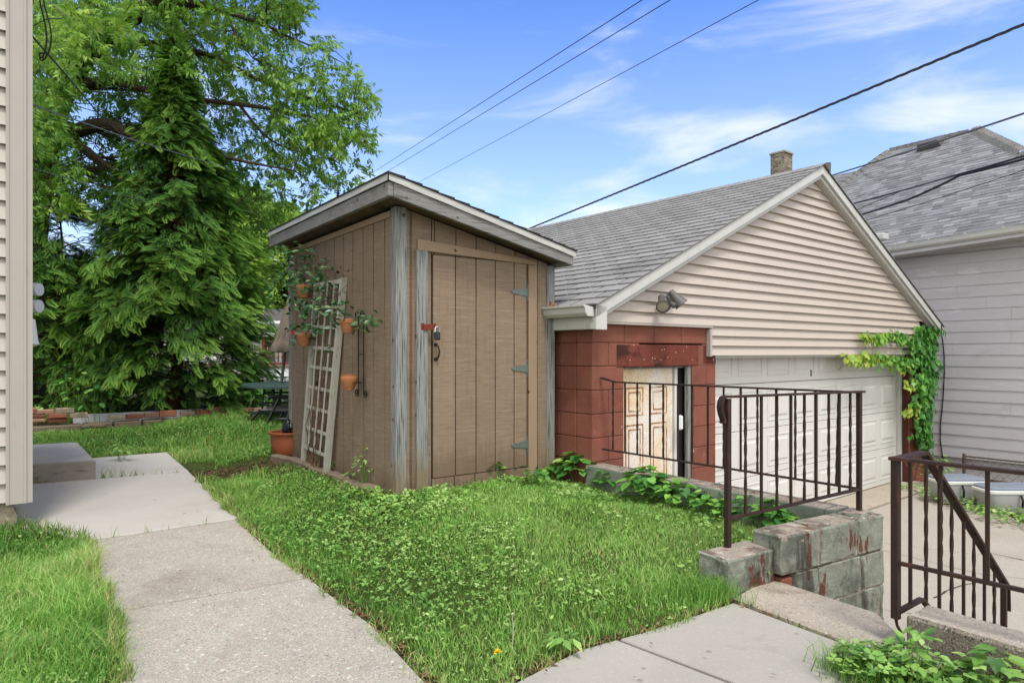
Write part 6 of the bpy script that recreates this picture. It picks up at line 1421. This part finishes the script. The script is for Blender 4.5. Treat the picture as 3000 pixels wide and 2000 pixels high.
pl_spots = [ # px, py, n, spread, h, size, label
 (1702, 1402, 110, .22, .20, .085, "large heart-leaved clump between shed post and garage corner"), (1655, 1368, 10, .09, .24, .12, "pair of big dark heart leaves against the shed post"),
 (1560, 1425, 26, .14, .09, .055, "low clump in front of the shed threshold right side"), (1452, 1422, 12, .07, .14, .075, "few tall heart leaves at the middle of the shed door sill"), (1515, 1410, 9, .05, .15, .075, "upright leaves near the right end of the door sill"),
 (1890, 1458, 90, .19, .19, .09, "broad-leaved clump along the retaining wall nearest the garage"), (1985, 1480, 70, .16, .15, .07, "leafy clump in the middle of the retaining wall"), (2072, 1498, 52, .13, .13, .065, "smaller clump left of the near railing post"),
 (2190, 1520, 26, .10, .16, .062, "thin stemmed plant behind the first railing balusters"), (2262, 1535, 46, .13, .14, .08, "heart-leaved plant behind the railing near the stair wall"), (2305, 1540, 26, .09, .11, .06, "last small plant in the corner of the walls")]
for (px, py, n, sp_, h, sz, lab) in pl_spots:
    b = G(px, py, .12); plant("broadleaf_plant", lab, "plant", (b.x, b.y, zgf(b.x, b.y)), n, sp_, h, sz, HEART, group="broad-leaved plants by the walls")
b = G(2248, 1712, .0); plant("seedling", "tiny two-leaved seedling at the foot of the end block", "plant", (b.x - .02, b.y - .01, .012), 3, .02, .035, .04, OVAL, MT['weed'], rmean=.6)
for (px, py, n, sp_, h, sz, lab) in ((1350, 1432, 14, .08, .05, .045, "small creeping leaves left along the shed door sill"), (1600, 1400, 30, .12, .09, .06, "mid green clump between the door sill and the right shed post"), (1780, 1425, 40, .12, .12, .07, "heart-leaved clump at the cracked end of the retaining wall"), (2120, 1512, 24, .09, .09, .055, "small clump right behind the near railing post")):
    b = G(px, py, .12); plant("broadleaf_plant", lab, "plant", (b.x, b.y, zgf(b.x, b.y)), n, sp_, h, sz, HEART, group="broad-leaved plants by the walls")
# corner weeds lower right
for (px, py, n, sp_, h, sz, tm, lab) in ((2690, 2010, 44, .10, .16, .05, OVAL, "tall leafy weed in front of the coarse block wall"), (2900, 2040, 40, .12, .12, .055, IVY, "toothed-leaf weed at the right bottom corner"), (2560, 1985, 120, .16, .08, .035, CLOVER, "low clover patch at the end of the walk"), (2800, 2030, 44, .12, .07, .045, HEART, "heart-leaved weed between the two taller corner weeds"), (2640, 1985, 40, .1, .1, .05, OVAL, "small weed at the left end of the block wall")):
    b = G(px, py, .0); plant("weed", lab, "weed", (b.x, b.y, -.01), n, sp_, h, sz, tm, MT['weed'], "weeds in the lower right corner", rmean=.5)
m = 900; b = G(2530, 1975, 0); pos = np.stack([RNG.normal(b.x, .07, m), RNG.normal(b.y, .05, m), np.full(m, -.01)], 1)
V, T, R = blades(pos, RNG.uniform(.06, .17, m), RNG.uniform(.002, .004, m), RNG.uniform(.2, 1, m), RNG.uniform(.1, .6, m)); tag(np_mesh("grass_tuft", V, T, R, MT['grass']), "long grass tuft at the walk's bottom right end", "grass tuft")
# grass tuft beside the end block
m = 1500; b = G(2070, 1735, .03); pos = np.stack([RNG.normal(b.x, .13, m), RNG.normal(b.y, .07, m), np.full(m, .02)], 1); k = lawn_ok(pos[:, 0], pos[:, 1]); pos = pos[k]; m = len(pos)
V, T, R = blades(pos, RNG.uniform(.06, .14, m), RNG.uniform(.002, .0035, m), RNG.uniform(.3, 1, m), RNG.uniform(.1, .6, m)); tag(np_mesh("grass_tuft", V, T, R, MT['grass']), "long grass tuft against the low end block", "grass tuft")
# dandelion
b = G(1455, 1945, .0); dd_ = thing("dandelion", "yellow dandelion flower at the lawn edge by the walk", "flower", (b.x, b.y, .0))
mb = MB(); mb.tube([(b.x, b.y, -.01), (b.x + .003, b.y, .045)], .0018, 6); mb.build("stem", MT['weed'], dd_)
m = 60; a = RNG.random(m) * 6.28; e = RNG.uniform(.1, 1.3, m); D = np.stack([np.cos(a) * np.cos(e), np.sin(a) * np.cos(e), np.sin(e)], 1)
cloud("petals", tmpl_lance(.13, 0), np.tile([b.x + .003, b.y, .045], (m, 1)), D, rdir(m, 1), np.full(m, .018), MT['flower_yellow'], RNG.random(m), parent=dd_)
b = G(1500, 1895, .02); mb = MB(); top = P(1501, 1797, b.y); mb.tube([(b.x, b.y, 0), ((b.x + top.x) / 2 + .004, b.y, top.z / 2), tuple(top)], .0014, 6); mb.lathe(tuple(top), [(0, -.004), (.005, 0), (0, .008)], 8); tag(mb.build("seed_stalk", MT['trellis']), "single tall bare seed stalk in the lawn", "flower stalk")
b = G(1650, 1905, .0); plant("lawn_weed", "flat rosette weed spreading onto the walk edge", "weed", (b.x, b.y, .01), 16, .07, .03, .075, tmpl_lance(.22, .1), MT['weed'], rmean=.65)
b = G(355, 1340, .04); plant("lawn_weed", "long-leaved weed tuft behind the raised doorstep", "weed", (b.x, b.y, .04), 24, .12, .10, .13, tmpl_lance(.13, .2), MT['weed'], rmean=.7)
b = G(1065, 1425, .13); plant("pot_weed", "tall pale weed growing in front of the nursery pot", "weed", (b.x, b.y, .13), 44, .09, .24, .05, OVAL, MT['weed'], rmean=.6)
b = G(1105, 1432, .13); plant("pot_weed", "thin weed leaning beside the grey corner post", "weed", (b.x, b.y, .13), 16, .05, .15, .045, OVAL, MT['weed'], rmean=.6)
for px, py, lab in ((975, 1388, "short green spear plant right of the trellis foot"), (1025, 1415, "short green spear plant left of the nursery pot"), (925, 1370, "short spear plant between the trellis feet")):
    b = G(px, py, .13); plant("spear_plant", lab, "plant", (b.x, b.y, .13), 9, .025, .07, .10, tmpl_lance(.08, .02), MT['weed'], "spear plants in the shed bed", up=.2, stems=False)
b = G(120, 1262, .03); plant("border_plant", "low leafy weed in front of the bricks at the house corner", "plant", (b.x, b.y, .05), 60, .28, .28, .09, HEART, MT['weed'], "plants of the back border", rmean=.55)
b = B0 + bdv * kx(290) + bnv * .25; plant("border_plant", "creeper with big five-part leaves arching over the kerb", "plant", (b.x, b.y, .1), 46, .42, .62, .15, OVAL, MT['hosta'], "plants of the back border", rmean=.5)
b = B0 + bdv * kx(215) + bnv * .5; plant("border_plant", "thin leafy sapling in front of the left conifer", "plant", (b.x, b.y, .1), 40, .3, .95, .12, OVAL, MT['hosta'], "plants of the back border", rmean=.45)
b = B0 + bdv * kx(735) + bnv * .5; plant("border_plant", "tall light green plant beside the patio chair", "plant", (b.x, b.y, .1), 90, .5, .55, .17, OVAL, MT['hosta'], "plants of the back border", rmean=.65)
b = B0 + bdv * kx(770) + bnv * .5; plant("border_plant", "clump of long strap leaves at the right end of the border", "plant", (b.x, b.y, .1), 60, .3, .35, .34, tmpl_lance(.05, .3), MT['weed'], "plants of the back border", rmean=.6, stems=False)
mb = MB(); b = B0 + bdv * kx(690) + bnv * 1.2; mb.lathe((b.x, b.y, .1), [(0, 0), (.11, 0), (.14, .30), (.15, .31), (.13, .31), (.11, .05), (0, .05)], 20); tag(mb.build("blue_bin", MT['blue'], smooth=True), "blue plastic bin half hidden behind border plants", "bin")
# weeds along the driveway edge
for i, (px, py, Y) in enumerate(((2730, 1458, 9.2), (2790, 1500, 8.7), (2860, 1518, 8.3), (2930, 1545, 7.9), (2985, 1560, 7.6), (2745, 1400, 9.5))):
    b = P(px, py, Y); plant("fence_weed", ["leafy weed at the garage pillar foot", "yellow-green weed below the first tub", "reddish low weed between the two tubs", "weed strip below the second tub", "weed at the right edge under the second tub", "tall narrow weed between pillar and fence"][i], "weed", (b.x, b.y, ZD), 110, .36 if i < 5 else .2, .09 if i < 5 else .4, .065, OVAL, MT['weed'], "weeds along the driveway edge", rmean=.55)
# ---- ivy on the garage --------------------------------------------
iv = thing("ivy", "bright green ivy climbing the right garage corner", "ivy", gp_(7.3, -.1, ZD)); PS, DS, NS, SSz, RS = [], [], [], [], []
def ivy_px(px, py, n, jx, jy, size, rm, off=-.09, om=.06):
    for i in range(n):
        x, y = px + RNG.normal(0, jx), py + RNG.normal(0, jy); o = off - RNG.random() * om
        s, z = RPl(x, y, GC + d2 * o, d1); p = gp_(s, o, z)
        PS.append(p); D = Vector((RNG.normal(0, .5), RNG.normal(0, .3), -1)); DS.append(D); NS.append(-d2 * 1.0 + UP * .55 + Vector(RNG.normal(0, .35, 3))); SSz.append(size * RNG.uniform(.65, 1.2)); RS.append(np.clip(RNG.normal(rm, .12), 0, 1))
for i in range(46): u = i / 45; ivy_px(2528 + 165 * u, 982 + 10 * u + 8 * math.sin(u * 9), 5, 5, 6 + 4 * u, .070, .80 - .40 * u)
for i in range(56): u = i / 55; ivy_px(2478 + 215 * u, 1046 + 4 * math.sin(u * 11) + 14 * u, 6, 5, 7 + 6 * u, .072, .90 - .5 * u)
for i in range(90): u = i / 89; ivy_px(2700 + 12 * math.sin(u * 5) + 20 * u + (14 if u < .1 else 0), 960 + 345 * u, int(12 - 6 * u), 19 - 8 * u, 8, .095, .36)
for a, b in (((2690, 1050), (2640, 1090)), ((2690, 1120), (2650, 1130)), ((2690, 1190), (2648, 1210)), ((2680, 1180), (2690, 1215))):
    for i in range(10): u = i / 9; ivy_px(a[0] + (b[0] - a[0]) * u, a[1] + (b[1] - a[1]) * u, 4, 5, 7, .085 * (1.1 - .5 * u), .5 + .4 * u)
cloud("leaves", IVY, np.array([tuple(p) for p in PS]), np.array([tuple(p) for p in DS]), np.array([tuple(p) for p in NS]), np.array(SSz), MT['ivy'], np.array(RS), parent=iv)
mb = MB()
for pth in ([(2700, 1330), (2705, 1200), (2700, 1080), (2715, 970)], [(2715, 1400), (2690, 1300), (2712, 1180), (2700, 1020), (2560, 985)], [(2680, 1420), (2700, 1330), (2685, 1250)], [(2705, 1060), (2600, 1060), (2490, 1048), (2455, 1085)], [(2660, 1420), (2675, 1370), (2700, 1340)], [(2690, 1410), (2655, 1360), (2640, 1330)]):
    q = []
    for x, y in pth: s, z = RPl(x, y, GC - d2 * .02, d1); q.append(gp_(min(s, 7.45), -.02, z))
    mb.tube(q, .006, 5)
mb.build("stems", MT['vine_wood'], iv)
# ---- honeysuckle on the trellis ------------------------------------
hv = thing("climbing_vine", "dark-leaved vine tangled over the trellis and shed wall", "vine", zz(sq(1.6, .1, 0), .13))
pos, D, N_, S, R = [], [], [], [], []
blobs = [(880, 745, 55, 34, 120), (840, 790, 40, 45, 90), (890, 825, 55, 36, 150), (960, 850, 40, 30, 60), (860, 880, 45, 35, 100), (915, 905, 50, 26, 100), (1000, 885, 22, 26, 45), (985, 925, 25, 25, 40), (880, 960, 35, 20, 60), (925, 960, 30, 18, 50), (830, 740, 30, 25, 60), (800, 800, 22, 40, 36), (1080, 925, 22, 14, 34), (1100, 940, 14, 12, 14), (1062, 955, 18, 12, 26), (960, 1010, 14, 12, 10), (850, 1005, 10, 8, 6), (790, 870, 22, 30, 22), (940, 790, 35, 25, 50)]
for (bx_, by_, sx_, sy_, n) in blobs:
    for i in range(int(n * .58)):
        x, y = bx_ + RNG.normal(0, sx_ * .62), by_ + RNG.normal(0, sy_ * .62); off = abs(RNG.normal(.14, .10)) + .03
        t, z = lx(x, y, off)
        if t > 3.6 or z > 2.28: continue
        pos.append(tuple(sq(t, off, z))); dd2 = RNG.normal(0, 1, 3); dd2[2] = -abs(dd2[2]) * .5; D.append(tuple(dd2)); nn3 = -sF * .8 + UP * .9 + Vector(RNG.normal(0, .5, 3)); N_.append(tuple(nn3)); S.append(RNG.uniform(.038, .068)); R.append(np.clip(RNG.normal(.4, .2), 0, 1))
cloud("leaves", OVAL, np.array(pos), np.array(D), np.array(N_), np.array(S), MT['honey'], np.array(R), parent=hv)
mb = MB()
for k in range(18):
    a0_ = random.uniform(.15, .75); pts3 = [T3(a0_, 0.0, .02) - UP * .05]
    topb = random.uniform(.45, 1.15); aa = a0_
    for i in range(1, 12):
        aa += random.uniform(-.09, .11); b_ = topb * i / 11; q = T3(min(max(aa, 0), 1), b_, random.uniform(-.03, .03)); pts3.append(q)
    mb.tube(pts3, [random.uniform(.003, .0065) * (1 - .06 * i) for i in range(12)], 5)
for k in range(30):
    x0_, y0_ = random.uniform(850, 1000), random.uniform(740, 900); pts3 = []
    dx_, dy_ = random.uniform(-16, 16), random.uniform(-18, 10)
    for i in range(7):
        off = .06 + .02 * i * random.random(); t, z = lx(x0_ + dx_ * i, y0_ + dy_ * i + i * i * .8, off); pts3.append(sq(min(t, 3.0), off, min(z, 2.25)))
    mb.tube(pts3, [.0035 - .0003 * i for i in range(7)], 4)
mb.build("stems", MT['vine_wood'], hv, smooth=True)
t, z = lx(858, 975, .22); fp_ = sq(t, .22, z); m = 26; a = RNG.random(m) * 6.28; D = np.stack([np.cos(a), np.sin(a), RNG.uniform(-.6, .8, m)], 1)
tag(cloud("pink_flower", tmpl_lance(.12, .1), np.tile(tuple(fp_), (m, 1)), D, rdir(m, 1), RNG.uniform(.03, .055, m), MT['flower_pink'], RNG.random(m)), "pink spidery vine blossom left of the trellis", "flower")
# dry leaves in the garage gutter
m = 130; ss = RNG.uniform(.25, 1.4, m); pos = np.array([tuple(gp_(-.17 + RNG.normal(0, .02), q, ez - .0 + RNG.random() * (.02 + .07 * max(0, (q - .7))))) for q in ss])
tag(cloud("gutter_leaves", tmpl_lance(.2, .1), pos, rdir(m), rdir(m, 1), RNG.uniform(.03, .06, m), MT['fallen'], RNG.random(m)), "dry orange leaves piled in the garage gutter", "leaves", kind="stuff")

# ---- conifers -----------------------------------------------------
def spray_tmpl():
    vs, ts, tw = [], [], []
    def lens(p, d, L_, w, r0, g=.3):
        d = d / np.linalg.norm(d); x = np.array([d[1], -d[0], 0]); x /= np.linalg.norm(x) + 1e-9; b = len(vs)
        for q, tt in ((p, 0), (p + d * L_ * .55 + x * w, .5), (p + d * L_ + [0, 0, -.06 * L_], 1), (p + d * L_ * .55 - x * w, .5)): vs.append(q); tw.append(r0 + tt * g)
        ts.extend([(b, b + 1, b + 2), (b, b + 2, b + 3)])
    axis = lambda t: np.array([.05 * math.sin(t * 3), t, -.22 * t * t])
    for i in range(11):
        t = .05 + i * .085
        for s in (-1, 1):
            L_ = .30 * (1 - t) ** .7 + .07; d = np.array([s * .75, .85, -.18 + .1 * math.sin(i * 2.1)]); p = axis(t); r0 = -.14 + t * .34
            lens(p, d, L_, .017, r0)
            q = p + d / np.linalg.norm(d) * L_ * .35; lens(q, np.array([s * .25, 1, -.15]), L_ * .5, .015, r0 + .03)
            q = p + d / np.linalg.norm(d) * L_ * .45; lens(q, np.array([s * 1.1, .2, -.2]), L_ * .42, .015, r0 + .03)
    lens(axis(.03), np.array([0, 1, -.15]), 1.0, .012, 0)
    return (np.array(vs), np.array(ts)), np.array(tw)
SPR, SPT = spray_tmpl()
def conifer(label, cx, cy, z0, Ht, prof, nb, ns, size, seed, gap=.0, rm=.40, lead=True):
    rg = np.random.default_rng(seed); root = thing("conifer", label, "conifer", (cx, cy, z0), "conifers behind the brick border")
    mb = MB(); n = 14; mb.tube([(cx + .04 * math.sin(i * 1.3 + seed), cy, z0 - .1 + (Ht + .05) * i / n) for i in range(n + 1)], [max(.006, (.12 if Ht > 5 else .07) * (1 - i / n) ** .8) for i in range(n + 1)], 8); mb.build("trunk", MT['bark_red'], root, smooth=True)
    R_ = lambda h: np.interp(h, [p[0] for p in prof], [p[1] for p in prof])
    pos, D, N_, S, RR = [], [], [], [], []; bm_ = MB()
    for b in range(nb):
        h = (rg.random() ** .85) * .97; z = z0 + .08 + h * (Ht - .12); az = rg.random() * 6.283; L_ = R_(z - z0) * rg.uniform(.66, 1.15); el = rg.uniform(-.30, .42) + .35 * (h > .85)
        o = np.array([cx, cy, z]); dh = np.array([math.cos(az), math.sin(az), 0]); side_ = np.array([-dh[1], dh[0], 0]); bp0 = []
        tone = rg.normal(0, .1)
        for k in range(5):
            u = k / 4; bp0.append(o + dh * L_ * u + np.array([0, 0, L_ * (math.tan(el) * u - .22 * u * u)]))
        bm_.tube([tuple(p) for p in bp0], [.016, .012, .009, .006, .003], 4)
        k_ = max(4, int(ns * (.35 + L_ / 1.4)))
        for i in range(k_):
            u = .28 + .72 * rg.random() ** .7; lat = rg.uniform(-1, 1) * .34 * (1.15 - u) * L_; c = o + dh * L_ * u + side_ * lat + np.array([0, 0, L_ * (math.tan(el) * u - .22 * u * u) + rg.normal(0, .09)])
            an = rg.normal(0, .55) + (lat > 0) * .35 - (lat < 0) * .35; f = dh * math.cos(an) + side_ * math.sin(an); f = f + np.array([.22, 0, el - .62 * u + rg.normal(0, .2)])
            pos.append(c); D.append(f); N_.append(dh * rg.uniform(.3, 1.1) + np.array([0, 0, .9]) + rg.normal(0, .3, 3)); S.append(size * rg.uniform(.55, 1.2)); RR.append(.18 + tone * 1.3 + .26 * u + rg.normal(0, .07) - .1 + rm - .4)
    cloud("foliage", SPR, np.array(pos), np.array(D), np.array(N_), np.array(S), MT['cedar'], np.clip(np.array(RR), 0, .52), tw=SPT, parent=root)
    bm_.build("branches", MT['bark_red'], root)
xat = lambda px, Y: (px - CX) / F * Y
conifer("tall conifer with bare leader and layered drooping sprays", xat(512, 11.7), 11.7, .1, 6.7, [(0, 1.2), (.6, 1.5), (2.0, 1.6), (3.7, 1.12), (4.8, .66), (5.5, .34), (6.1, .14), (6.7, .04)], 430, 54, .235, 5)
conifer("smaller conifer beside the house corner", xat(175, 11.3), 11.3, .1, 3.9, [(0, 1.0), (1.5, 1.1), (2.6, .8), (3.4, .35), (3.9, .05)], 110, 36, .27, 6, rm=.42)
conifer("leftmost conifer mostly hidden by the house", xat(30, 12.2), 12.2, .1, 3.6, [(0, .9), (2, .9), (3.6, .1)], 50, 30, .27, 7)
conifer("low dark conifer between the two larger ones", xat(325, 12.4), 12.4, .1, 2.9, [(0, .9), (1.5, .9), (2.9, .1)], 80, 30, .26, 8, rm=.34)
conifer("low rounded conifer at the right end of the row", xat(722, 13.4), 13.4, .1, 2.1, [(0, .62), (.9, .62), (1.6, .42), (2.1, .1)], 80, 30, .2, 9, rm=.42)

# ---- big deciduous tree --------------------------------------------
tree = thing("maple_tree", "large spreading leafy tree filling the upper left", "tree", (xat(70, 13.5), 13.5, .05))
def smooth_path(c, k=6):
    out_ = []
    for i in range(len(c) - 1):
        p0, p1, p2, p3 = c[max(i - 1, 0)], c[i], c[i + 1], c[min(i + 2, len(c) - 1)]
        for j in range(k):
            t = j / k; out_.append(tuple(.5 * ((2 * b) + (-a + c_) * t + (2 * a - 5 * b + 4 * c_ - d_) * t * t + (-a + 3 * b - 3 * c_ + d_) * t ** 3) for a, b, c_, d_ in zip(p0, p1, p2, p3)))
    out_.append(tuple(c[-1])); return out_
def limb(mb, px):
    pts5 = smooth_path([(*P(x, y, Y), r) for x, y, Y, r in px]); mb.tube([p[:3] for p in pts5], [max(p[3], .004) for p in pts5], 10); return pts5
limbs = [[(66, 1225, 13.5, .42), (72, 900, 13.5, .36), (88, 650, 13.5, .33), (118, 480, 13.4, .31), (150, 340, 13.3, .28), (205, 215, 13.0, .25), (285, 120, 12.6, .2), (370, 60, 12.2, .16), (480, -5, 11.8, .14), (640, -120, 11.2, .10), (800, -260, 10.8, .05)],
 [(130, 430, 13.4, .16), (200, 395, 13.2, .14), (260, 372, 12.9, .13), (330, 368, 12.5, .11), (420, 420, 12.3, .07), (540, 430, 12.2, .05), (700, 470, 12, .03), (860, 500, 11.8, .012)],
 [(120, 470, 13.4, .12), (200, 410, 13.0, .10), (250, 440, 12.8, .085), (300, 480, 12.6, .075), (350, 520, 12.4, .05), (450, 610, 12.2, .03), (600, 680, 12, .012)],
 [(170, 300, 13.2, .12), (245, 248, 12.9, .10), (330, 238, 12.6, .08), (400, 258, 12.4, .06), (520, 285, 12.2, .05), (700, 306, 12.1, .04), (860, 330, 12.0, .025), (1000, 370, 12, .01)],
 [(285, 120, 12.6, .12), (450, 128, 12.5, .06), (620, 165, 12.4, .045), (760, 235, 12.3, .03), (900, 285, 12.2, .02), (1050, 335, 12.2, .008)],
 [(370, 60, 12.2, .1), (560, 20, 12, .06), (740, 60, 12, .035), (850, 110, 12, .02), (950, 150, 12, .008)],
 [(130, 400, 13.3, .18), (70, 250, 12.6, .14), (20, 60, 11.8, .1), (-40, -120, 11, .06)], [(205, 215, 13, .12), (240, 90, 11.5, .08), (280, -60, 10, .05), (330, -160, 9, .02)],
 [(480, -5, 11.8, .08), (640, 30, 11.6, .04), (700, 120, 11.5, .02), (740, 170, 11.5, .008)], [(700, 306, 12.1, .03), (780, 400, 12.2, .02), (860, 440, 12.3, .012), (980, 470, 12.3, .006)], [(420, 420, 12.3, .05), (560, 520, 12.6, .03), (700, 600, 12.8, .015), (780, 680, 13, .006)]]
mb = MB(); skel = []
for i, l in enumerate(limbs): skel += limb(mb, l)
mb.build("trunk", MT['bark'], tree, smooth=True)
crown = [(-200, -320), (860, -320), (905, -60), (925, 0), (868, 55), (955, 110), (965, 170), (1035, 205), (1118, 285), (1076, 330), (1105, 440), (1050, 500), (1062, 545), (950, 535), (915, 620), (872, 590), (800, 640), (815, 720), (690, 760), (560, 700), (300, 640), (200, 620), (90, 640), (-200, 700)]
holes = [(240, 325, 60, 48), (310, 437, 38, 24), (262, 410, 28, 26), (730, 165, 36, 36), (690, 225, 30, 34), (735, 330, 20, 22), (1000, 300, 22, 20), (760, 455, 26, 26), (860, 560, 40, 26), (945, 480, 26, 20), (245, 455, 24, 24), (180, 640, 70, 30), (600, 130, 30, 20), (1030, 420, 22, 28), (680, 560, 26, 22), (505, 105, 26, 16), (780, 270, 16, 30), (420, 320, 18, 14)]
n = 46000; px = RNG.uniform(-200, 1120, n); py = RNG.uniform(-320, 760, n); k = in_poly(px, py, crown)
dens = np.ones(n)
for hx, hy, rx, ry in holes: q = ((px - hx) / rx) ** 2 + ((py - hy) / ry) ** 2; dens *= np.clip(q * 1.0 - .35, .03, 1)
depth = np.interp(px, [-200, 300, 700, 1120], [9.6, 10.2, 11.2, 11.6]) + RNG.random(n) * np.interp(px, [-200, 300, 700, 1120], [5, 4.2, 2.6, 1.2])
depth = np.where((px > 225) & (px < 790) & (py > 215), np.maximum(depth, 13.3 + RNG.random(n) * 1.6), depth)
p3 = pxY(px, py, depth); nz = vnoise(p3, 1.25, 2.0) + .5 * vnoise(p3, 3.1, 7.0)
dens *= np.clip(.62 + nz * 2.3, 0, 1); dens *= np.where((px < 0) | (py < 0), .55, 1) * np.where(px < 560, 1, .86)
k &= RNG.random(n) < dens * .52; p3 = p3[k]; nzk = nz[k]; pxk = px[k]; m = len(p3); print("twig units", m)
def twig_tmpl(nl=9):
    vs, ts, tw = [], [], []; lv, lt = tmpl_lance(.17, .25); rg = np.random.default_rng(3)
    for i in range(nl):
        u = (i + .5) / nl; base = np.array([0, u, -.25 * u * u]); a = (1 if i % 2 else -1) * rg.uniform(.5, 1.2) if i < nl - 1 else 0
        dr = rg.uniform(-1.0, -.3); L_ = rg.uniform(.42, .6); d = np.array([math.sin(a), math.cos(a), dr]); d /= np.linalg.norm(d); nrm = np.array([rg.normal(0, .3), rg.normal(0, .3), 1]); x = np.cross(d, nrm); x /= np.linalg.norm(x); z_ = np.cross(x, d); b = len(vs); t0 = rg.normal(0, .09)
        for q in lv: vs.append(base + (x * q[0] + d * q[1] + z_ * q[2]) * L_); tw.append(t0)
        for f in lt: ts.append(tuple(b + j for j in f))
    b = len(vs); vs += [np.array([-.008, -.05, 0]), np.array([.008, -.05, 0]), np.array([0, .95, -.24])]; tw += [-.4] * 3; ts.append((b, b + 1, b + 2))
    return (np.array(vs), np.array(ts)), np.array(tw)
TWG, TWT = twig_tmpl()
D = rdir(m, -.25, 1); D[:, 0] += .35; N_ = rdir(m, 1.6, .8)
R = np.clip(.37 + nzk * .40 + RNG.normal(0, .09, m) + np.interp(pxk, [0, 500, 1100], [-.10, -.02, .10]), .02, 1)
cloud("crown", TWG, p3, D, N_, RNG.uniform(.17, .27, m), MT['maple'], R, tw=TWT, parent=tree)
# nearer bough with larger looking leaves in the upper left
n = 3600; px = RNG.uniform(40, 470, n); py = RNG.uniform(-160, 470, n); k = in_poly(px, py, [(40, -160), (470, -160), (380, 60), (440, 130), (400, 200), (250, 200), (180, 240), (120, 420), (40, 480)])
p4 = pxY(px, py, RNG.uniform(7.2, 8.8, n)); nz = vnoise(p4, 1.8, 5.0); k &= RNG.random(n) < np.clip(.42 + nz * 1.6, 0, 1) * .55
p4 = p4[k]; nz = nz[k]; m = len(p4); cloud("near_bough", TWG, p4, rdir(m, -.3, 1), rdir(m, 1.6, .8), RNG.uniform(.13, .19, m), MT['maple'], np.clip(.48 + nz * .45 + RNG.normal(0, .08, m), 0, 1), tw=TWT, parent=tree)
# twig network linking leaves to limbs
mb = MB(); sk = np.array([s[:3] for s in skel]); rs = np.array([s[3] for s in skel]); ok_ = rs < .15; sk2 = sk[ok_]
idx = RNG.choice(len(p3), 420, replace=False)
for i in idx:
    p = p3[i]; d_ = np.linalg.norm(sk2 - p, axis=1); j = int(np.argmin(d_))
    if d_[j] > 2.6: continue
    a = Vector(sk2[j]); b = Vector(p); md = a.lerp(b, .5) + Vector((random.uniform(-.1, .1), random.uniform(-.1, .1), .12 * d_[j] + random.uniform(-.05, .1)))
    mb.tube([a, a.lerp(md, .6), md, md.lerp(b, .6) + Vector((0, 0, .03)), b], [.014, .011, .009, .006, .003], 4)
mb.build("branches", MT['bark'], tree, smooth=True)

# ---- far trees beyond the yard -------------------------------------
def far_tree(label, px, Y, Ht, R_, seed, rm=.5, mat=None):
    cx = xat(px, Y); rg = np.random.default_rng(seed); root = thing("background_tree", label, "tree", (cx, Y, .04), "trees beyond the yard")
    mb = MB(); mb.tube([(cx, Y, 0), (cx + .1, Y, Ht * .4), (cx - .1, Y, Ht * .8)], [.2, .15, .05], 8)
    for q in range(7):
        a = rg.random() * 6.28; mb.tube([(cx, Y, Ht * .35 + q * .2), (cx + math.cos(a) * R_ * .6, Y + math.sin(a) * R_ * .6, Ht * (.55 + .05 * q))], [.07, .02], 6)
    mb.build("trunk", MT['bark'], root)
    m = int(1500 * R_ * R_ * .35); v = rg.normal(size=(m * 3, 3)); v /= np.linalg.norm(v, axis=1, keepdims=True); r = rg.uniform(.45, 1, m * 3) ** .6
    p = np.stack([cx + v[:, 0] * r * R_, Y + v[:, 1] * r * R_, Ht * .62 + v[:, 2] * r * Ht * .40], 1); nz = vnoise(p, .8, seed); k = rg.random(len(p)) < np.clip(.5 + nz * 2.2, 0, 1); p = p[k]; nz = nz[k]
    cloud("crown", TWG, p, rdir(len(p), -.2), rdir(len(p), 1.5), rg.uniform(.35, .55, len(p)), mat or MT['maple'], np.clip(rm + nz * .3 + rg.normal(0, .1, len(p)), 0, 1), tw=TWT, parent=root)
far_tree("light green tree seen right of the conifers behind the porch", 805, 33, 8.2, 3.2, 21, .66)
far_tree("pale tree behind the parasol and trellis vine", 700, 36, 10.0, 3.6, 22, .62)
far_tree("green tree glimpsed low behind the left conifers", 300, 34, 5.6, 3.4, 23, .5)
far_tree("far tree beside the left house corner", 90, 36, 6.0, 3.4, 24, .45)
far_tree("far tree behind the tall conifer", 520, 38, 7.0, 3.8, 25, .5)
print("objects", len(bpy.data.objects))
